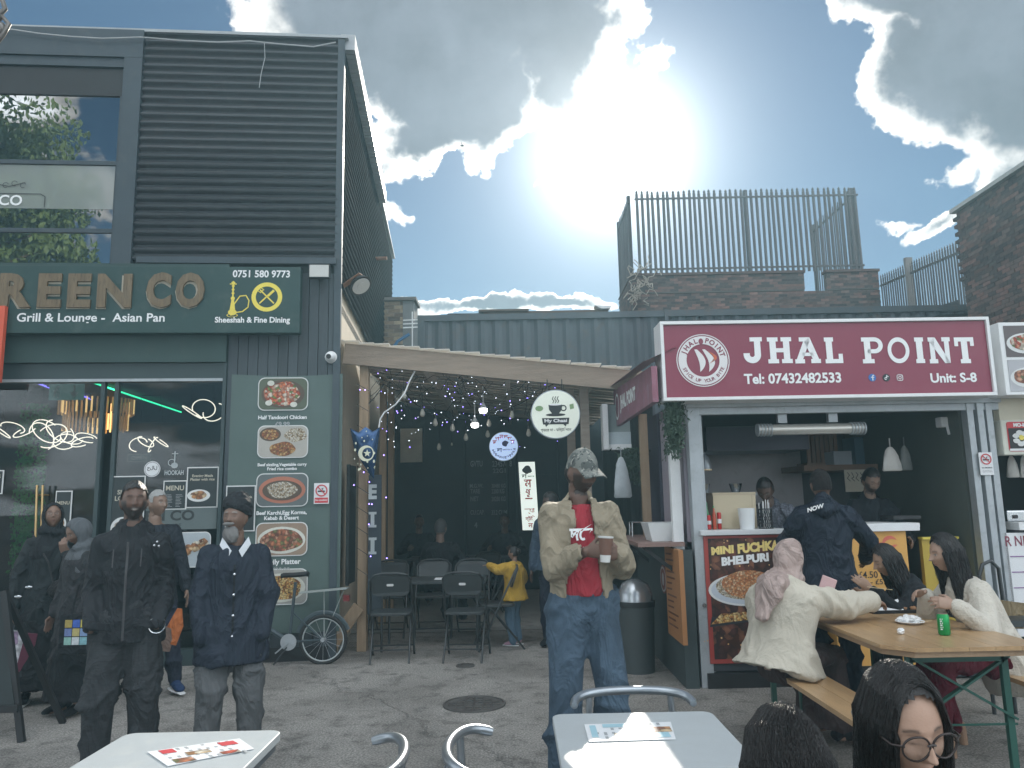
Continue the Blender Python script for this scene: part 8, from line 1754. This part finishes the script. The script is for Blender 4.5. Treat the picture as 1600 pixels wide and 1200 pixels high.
# man in the cap
def camo():
    m = bpy.data.materials.new('camouflage_cloth'); m.use_nodes = True; t = NT(m.node_tree); tc = t.n('ShaderNodeTexCoord'); p = t.n('ShaderNodeBsdfPrincipled'); p.inputs['Roughness'].default_value = .85
    c = (.17,.18,.165)
    for k, (col, th) in enumerate((((.085,.095,.09), .53), ((.27,.27,.24), .60), ((.045,.05,.05), .62))): c = t.mix(t.ss(t.noise(t.v('ADD', tc.outputs['Object'], (k*3.1, k, 0)).outputs[0], 22+8*k, 3, .5), th-.01, th+.01), c, col)
    t.l(c, p.inputs['Base Color']); o = t.n('ShaderNodeOutputMaterial'); t.l(p.outputs[0], o.inputs[0]); return m
def capf(C):
    s, hc, R = C['s'], C['hc'], C['hR']; cam_ = camo()
    o = headshell(hc, R, s, lambda X, Y, Z: Z > .20-.16*(Y < 0), lambda X, Y, Z: 1.07+.09*np.clip(Z, 0, 1)+.02*np.abs(Y), shape=False); cp = obj('cap', o, cam_, C['T'], smooth=80)
    b = MB(); rr = []
    for k in range(9):
        x = -.072+.144*k/8; e = math.sqrt(max(0, 1-(x/.08)**2)); rr.append([(x, .085*math.sqrt(max(0,1-(x/.09)**2))+.0, .035), (x, .10+.075*e, .020-.10*(x/.08)**2*.3-.0), (x, .10+.075*e, .016-.10*(x/.08)**2*.3), (x, .085*math.sqrt(max(0,1-(x/.09)**2)), .030)])
    b.loft([[tuple(hc+R@PV(p)*s) for p in r] for r in rr]); obj('brim', b, cam_, cp, smooth=60); b = MB(); b.ell(hc+R@PV((0,0,.138))*s, (.008,.008,.005), 8, 6); obj('button', b, cam_, cp)
    facepart(C, 'hair_back', (0,-.035,-.01), (.078,.07,.07), hairm, .003)
khk = cloth('khaki_bomber', (.30,.255,.185), .75, var=.12, bump=.3, bs=120)
cupw = at(946, 858, 4.16)
C = person('man in a camouflage cap, khaki bomber jacket and red shirt holding a paper cup', on(908, 4.48), 192, 1.85, (.14,.078,.056), hem=.94, top=khk, top_th=.024, fat=.96, low=cloth('blue_jeans', (.06,.092,.13), var=.75, vs=5), legs='baggy', under=cloth('red_shirt', (.36,.035,.05), .8),
    wr=('w', 915, 862, 4.2), wl=('w', 969, 866, 4.28), pole=((.35,-.5,-1),(-.35,-.5,-1)), ar=(.14,.0,.085), al=(-.13,.05,.085), head=(20,-15,0), hair=capf, beard=(.02,.016,.014), collar=.03, seed=21, vox=.0055, cvox=.012, wr_amp=.014, shoes=(blk,), eyes='closed',
    hands={'r': ((-.75,.55,.05),(-.1,-1,0),1.2), 'l': ((.75,.5,.12),(.2,-1,0),1.2)},
    open_=lambda x, y, z: ~((y > .0)*(np.abs(x-.012) < .058+.055*np.clip((.36-z)/.4, -.2, 1))))
T = C['T']; s = C['s']; a = MB(); b = MB(); text(b, 'দের', -.075, .07, -.035, .04, 0, .035); text(b, 'borshi Baul', -.07, .07, -.085, -.06, 0, .02)
for v in b.v: p = C['tp'](.37+v[2]*1.15, .134)+C['X']*(.03-v[0]*1.0)*s; a.v.append(tuple(p+C['fw']*(.006-1.6*v[0]**2)))
a.f = b.f; a.mi = [0]*len(b.f); obj('shirt_print', a, inkw, T)
p = cupw; T2 = thing('paper_cup', 'brown and white paper cup held at the chest by the man in the cap', 'cup', p-PV((0,0,.06)))
tl = PV((.06,0,1)).normalized(); a = MB(); a.cyl(p-tl*.068, p+tl*.0601, .026, .040, 24); obj('cup', a, mat('white_cup_paper', (.62,.62,.60), .5, bump=0), T2, smooth=40); a = MB(); a.cyl(p-tl*.03, p+tl*.058, .0305, .0405, 24); obj('sleeve', a, mat('brown_cup_sleeve', (.16,.08,.055), .7, bump=.2), T2, smooth=40); a = MB(); a.cyl(p+tl*.0605, p+tl*.067, .042, .042, 24); obj('rim', a, mat('white_cup_paper', (.6,.6,.6)), T2)
# man behind him, child in yellow, pergola guests
C = person('man in a dark blue top standing behind the man in the cap', on(868, 8.6), 160, 1.66, (.10,.06,.045), top=cloth('slate_blue_top', (.05,.075,.11)), hem=.85, low=cloth('dark_jeans', (.02,.025,.04)), hair=hshort(), shoes=(blk,), head=(-60,-10,0), wr_amp=.01)
def kidhair(C): hshort()(C); b = MB(); b.ell(C['hc']+C['hR']@PV((0,-.10,.04))*C['s'], (.05*C['s'],)*3, 12, 8); obj('pony_tail', b, hairm, C['T'], smooth=60)
p = atz(826, 1000, 0)
C = person('small child in a yellow jacket pointing to the left', (at(806,990,8.7).x, 8.7), 65, 1.06, (.26,.16,.12), hem=.80, top=cloth('yellow_jacket', (.50,.31,.05)), top_th=.05, low=cloth('pale_jeans', (.12,.19,.26)), legs='baggy', fat=1.15, fem=1, wl=(-.02,.50,1.40), wr=(.10,.45,1.36) if 0 else (.26,.1,.95), pole=((1,-.5,0),(-1,0,-1)), hair=kidhair, hands={'l': ((0,1,.1),(0,0,-1),.5)}, shoes=(cloth('pink_shoe', (.5,.3,.38)), white), wr_amp=.012, vox=.009)
seatd = dict(pel=(0,0,.56), kr=(.11,.42,.55), kl=(-.11,.42,.55), ar=(.12,.44,.085), al=(-.12,.44,.085))
C = person('balding man sitting with his back turned deep under the pergola', on(688, 9.9), -20, 1.72, (.20,.13,.10), top=blk, hem=.5, low=blk, wr=(.2,.35,.85), wl=(-.2,.35,.85), hair=hshort(mat('dark_grey_hair', (.06,.06,.06), .7)), **seatd)
C = person('person in black sitting in the shade at the left of the back table', on(655, 12.2), 190, 1.70, (.13,.08,.06), top=blk, hem=.5, low=blk, wr=(.2,.35,.85), wl=(-.2,.35,.85), hair=hshort(), z_ground=.05, **seatd)
C = person('person in a dark hooded top sitting right of the stencilled doors', on(790, 11.6), 170, 1.70, (.12,.07,.05), top=cloth('dark_grey_top', (.03,.035,.04)), hem=.5, low=blk, wr=(.2,.35,.85), wl=(-.2,.35,.85), hair=hshort(), hood=1, z_ground=.05, **seatd)
# stall workers and customer
C = person('stall worker in a speckled grey shirt bending over the counter', on(1222, 7.3), 140, 1.68, (.10,.06,.045), top=cloth('speckled_shirt', (.13,.14,.17), var=1.6, vs=70), top_th=.02, hem=.9, low=blk, neck=(.0,.20,1.42), head=(12,-38,0), wr=(.05,.45,1.06), wl=(-.3,.36,1.1), hair=hshort(k=1.1), collar=.01, z_ground=.12)
C = person('young dark haired stall worker in a black top looking down', on(1366, 7.3), 182, 1.70, (.22,.14,.10), top=cloth('black_top', (.016,.019,.024)), top_th=.015, hem=.85, low=blk, head=(0,-28,0), neck=(0,.05,1.45), wr=(.15,.35,1.08), wl=(-.18,.36,1.05), hair=hshort(k=1.14), beard=(.04,.03,.025), collar=.02, z_ground=.12, eyes='closed')
C = person('customer in a long navy padded jacket standing with his back to the camera', on(1296, 6.05), -18, 1.76, (.13,.075,.05), top=cloth('navy_padded', (.013,.020,.034), .6, fold=.4), top_th=.03, hem=.72, fat=1.02, low=cloth('navy_trousers', (.015,.022,.035)), wr=(.30,.35,1.05), wl=(-.22,.35,1.05), pole=((1,-.5,-.3),(-1,-.5,-.3)), head=(18,-6,0), hair=hshort(cloth('dark_woolly_hair', (.012,.01,.01))), hood=1, collar=.03, seed=31, wr_amp=.02, shoes=(blk,))
a = MB(); b = MB(); text(b, 'NOW', -.06, .06, -.018, .018, 0, .04); s = C['s']
for v in b.v: p = C['N']-C['fw']*(.175)*s-C['X']*.07+C['X']*v[0]+PV((0,0,.0+v[2]+.3*v[0])); a.v.append(tuple(p))
a.f = b.f; a.mi = [0]*len(b.f); obj('collar_print', a, inkw, C['T'])
# woman in beige with pink headscarf on the bench
ch = cloth('cream_wool_jacket', (.52,.48,.40), .85, var=.10, bump=.5, bs=160, fold=.2); bs_ = cloth('dusty_pink_scarf', (.42,.325,.295), .8, var=.12, fold=.6)
C = person('woman in a dusty pink headscarf and cream jacket reaching across the pine table', (1.62, 4.95), -56, 1.70, (.28,.17,.12), hem=.50, top=ch, top_th=.045, fat=1.22, low=cloth('brown_skirt', (.055,.04,.04)), legs='sitskirt', fem=1, pel=(0,0,.56), neck=(.0,.13,1.02), kr=(.13,.40,.56), kl=(-.10,.42,.56), ar=(.12,.42,.09), al=(-.1,.44,.09),
    wr=('w', 1366, 938, 5.05), wl=(-.12,.40,.82), pole=((.5,0,-1),(-.5,0,-1)), head=(4,-12,0), hair=hijab(bs_, .10, 1, .26), hands={'r': ((.1,1,-.25),(-.3,0,-1),.8)}, vox=.0055, cvox=.012, wr_amp=.016, seed=41, shoes=(blk,))
w_ = C['W']['r']; d_ = (C['W']['r']-C['E']['r']).normalized(); b = MB(); q_ = d_.orthogonal().normalized(); q2_ = d_.cross(q_); b.tube([w_-d_*.0+q_*.031*math.cos(t)+q2_*.031*math.sin(t) for t in [2*math.pi*k/16 for k in range(17)]], .006, 6); b.ell(w_+PV((0,-.012,.03)), (.016,.016,.008), 12, 8); obj('wristwatch', b, mat('silver_watch', (.7,.68,.6), .25, metal=.8), C['T'], smooth=50)
p = at(1293, 915, 5.0); T = thing('pink_phone_case', 'pale pink phone case held up beside the woman in the headscarf', 'phone case', p-PV((0,0,.08))); a = MB(); a.beam(p+PV((-.03,0,-.07)), p+PV((.02,.0,.05)), .10, .012, upv=(0,1,.2)); obj('case', a, mat('pale_pink_case', (.55,.36,.36), .5, bump=0), T, bevel=.005)
a = MB(); p = at(1355,917,5.36); a.beam(p, p+PV((.16,-.02,-.02)), .012, .003); solo('wooden_fork', 'small wooden fork held over the food tray', 'fork', a, MC['birch_wood'])
# two women on the right
C = person('long haired woman in a black coat with her face turned to the tray', (3.02, 5.65), 88, 1.64, (.30,.19,.13), hem=.52, top=blk, top_th=.015, low=blk, fem=1, pel=(0,0,.56), neck=(0,.26,1.0), kr=(.1,.42,.55), kl=(-.1,.42,.55), ar=(.1,.4,.09), al=(-.1,.4,.09), wr=(.15,.5,.85), wl=('w', 1362, 922, 5.4), pole=((.5,0,-1),(-.5,0,-1)), head=(0,-20,0), hair=hlong(600, .36, .004, part=.1, face=1.1), shoes=(blk,), vox=.006, eyes='closed')
fl = cloth('cream_fleece_coat', (.58,.54,.47), .95, var=.12, vs=30, bump=1., bs=70, fold=.2)
C = person('long haired woman in a cream fleece coat eating beside the black coated woman', (3.02, 4.95), 92, 1.70, (.34,.22,.16), hem=.38, top=fl, top_th=.025, fat=1.0, low=cloth('burgundy_trousers', (.10,.012,.022)), fem=1, pel=(0,0,.57), neck=(0,.23,1.05), kr=(.12,.42,.55), kl=(-.12,.46,.55), ar=(.12,.30,.13), al=(-.12,.52,.13),
    wr=('w', 1447, 928, 5.0), wl=('w', 1494, 946, 4.62), pole=((.6,0,-1),(-.6,0,-1)), head=(-2,-10,0), hair=hlong(800, .42, .0035, 500, part=.1, face=1.12), hands={'l': ((.3,1,.2),(.8,0,-.3),1.2), 'r': ((-.3,1,.1),(-.5,0,-.5),1.1)}, vox=.0055, wr_amp=.016, seed=52, shoes=(mat('tan_heel_shoe', (.32,.2,.13), .5),))
for k in 'rl': p = C['A'][k]; b = MB(); b.tube([p-C['Y']*.05-PV((0,0,.03)), p-C['Y']*.055-PV((0,0,.125))], [.026,.024], 10); obj('heel', b, MC['tan_heel_shoe'], C['T'])
T = thing('curved_back_chair', 'black tube chair with a curved back behind the woman in cream', 'chair', (3.6, 5.5, 0)); c0 = at(1548, 900, 5.7)
a = MB(); a.tube([at(1530,900,5.7), at(1535,882,5.7), at(1548,876,5.7), at(1560,888,5.7), at(1566,930,5.7), PV((at(1566,930,5.7).x,5.7,.0))], .014, 8); obj('back_loop', a, fk, T, smooth=60); a = MB(); a.tube([at(1530,900,5.7), PV((at(1530,900,5.7).x, 5.7, 0))], .014, 8); obj('leg', a, fk, T)
q0, q1 = at(1545, 945, 5.0), at(1640, 985, 5.0); a = MB(); a.box(q0.x, q1.x, 5.0, 5.7, q0.z-.14, q0.z-.10); obj('seat', a, fs, T)
T = thing('canvas_chair', 'tan canvas chair back at the right edge behind the cream coat', 'chair', (at(1600,960,5.2).x, 5.25, 0)); q0, q1 = at(1552, 936, 5.2), at(1650, 985, 5.2)
a = MB(); a.add([(q0.x,5.2,q0.z),(q1.x,5.2,q0.z-.06),(q1.x,5.2,q1.z),(q0.x+.06,5.2,q1.z+.02)]+[(q0.x,5.23,q0.z),(q1.x,5.23,q0.z-.06),(q1.x,5.23,q1.z),(q0.x+.06,5.23,q1.z+.02)], [(3,2,1,0),(4,5,6,7),(0,1,5,4),(1,2,6,5),(2,3,7,6),(3,0,4,7)]); obj('canvas_back', a, cloth('tan_canvas', (.22,.17,.10)), T)
for x in (q0.x+.04, q1.x-.05): a = MB(); a.cyl((x, 5.25, 0), (x, 5.25, q0.z-.05), .014, n=8); obj('leg', a, fk, T)
# foreground women
C = person('woman with glossy dark hair seen from behind at the bottom edge', (at(1262,1100,1.5).x, 1.5), 10, 1.62, (.30,.19,.13), hem=.5, top=blk, top_th=.01, low=blk, fem=1, head=(0,-16,0), hair=hlong(2000, .34, .002, 3000, part=.15, rad=1.13, wave=.006), vox=.006, wr=(.15,.3,.7), wl=(-.15,.3,.7), shoes=(blk,), neck=(0,.05,.93), **{**seatd, 'pel': (0,0,.41)})
C = person('long haired woman in round dark glasses looking down in the foreground', (at(1400,1150,1.68).x-.0, 1.72), 172, 1.62, (.40,.25,.18), hem=.5, top=blk, top_th=.01, low=blk, fem=1, head=(14,-13,4), hair=hlong(2300, .40, .0019, 3200, part=-.12, rad=1.10, wave=.006, face=.80), vox=.0036, wr=(.12,.32,.72), wl=(-.15,.3,.7), shoes=(blk,), eyes='closed', neck=(0,.05,1.01), **{**seatd, 'pel': (0,0,.49)})
specs(C, .0285, mat('tortoise_frame', (.03,.02,.018), .3, bump=0), .0025, True)
# ------------------------------------------------------------------ thin haze box added to imitate the milky lens veil
hb = MB(); hb.box(-60, 60, -30, 60, -1, 13.5); hm = bpy.data.materials.new('veil_haze'); hm.use_nodes = True; ht = NT(hm.node_tree)
hv = ht.n('ShaderNodeVolumePrincipled'); hv.inputs['Density'].default_value = .0058; hv.inputs['Color'].default_value = (.46,.80,.95,1); hv.inputs['Anisotropy'].default_value = .35
ho = ht.n('ShaderNodeOutputMaterial'); ht.l(hv.outputs[0], ho.inputs['Volume']); tag(obj('veil_haze', hb, hm), kind='stuff')
bpy.data.scenes.remove(TMP)
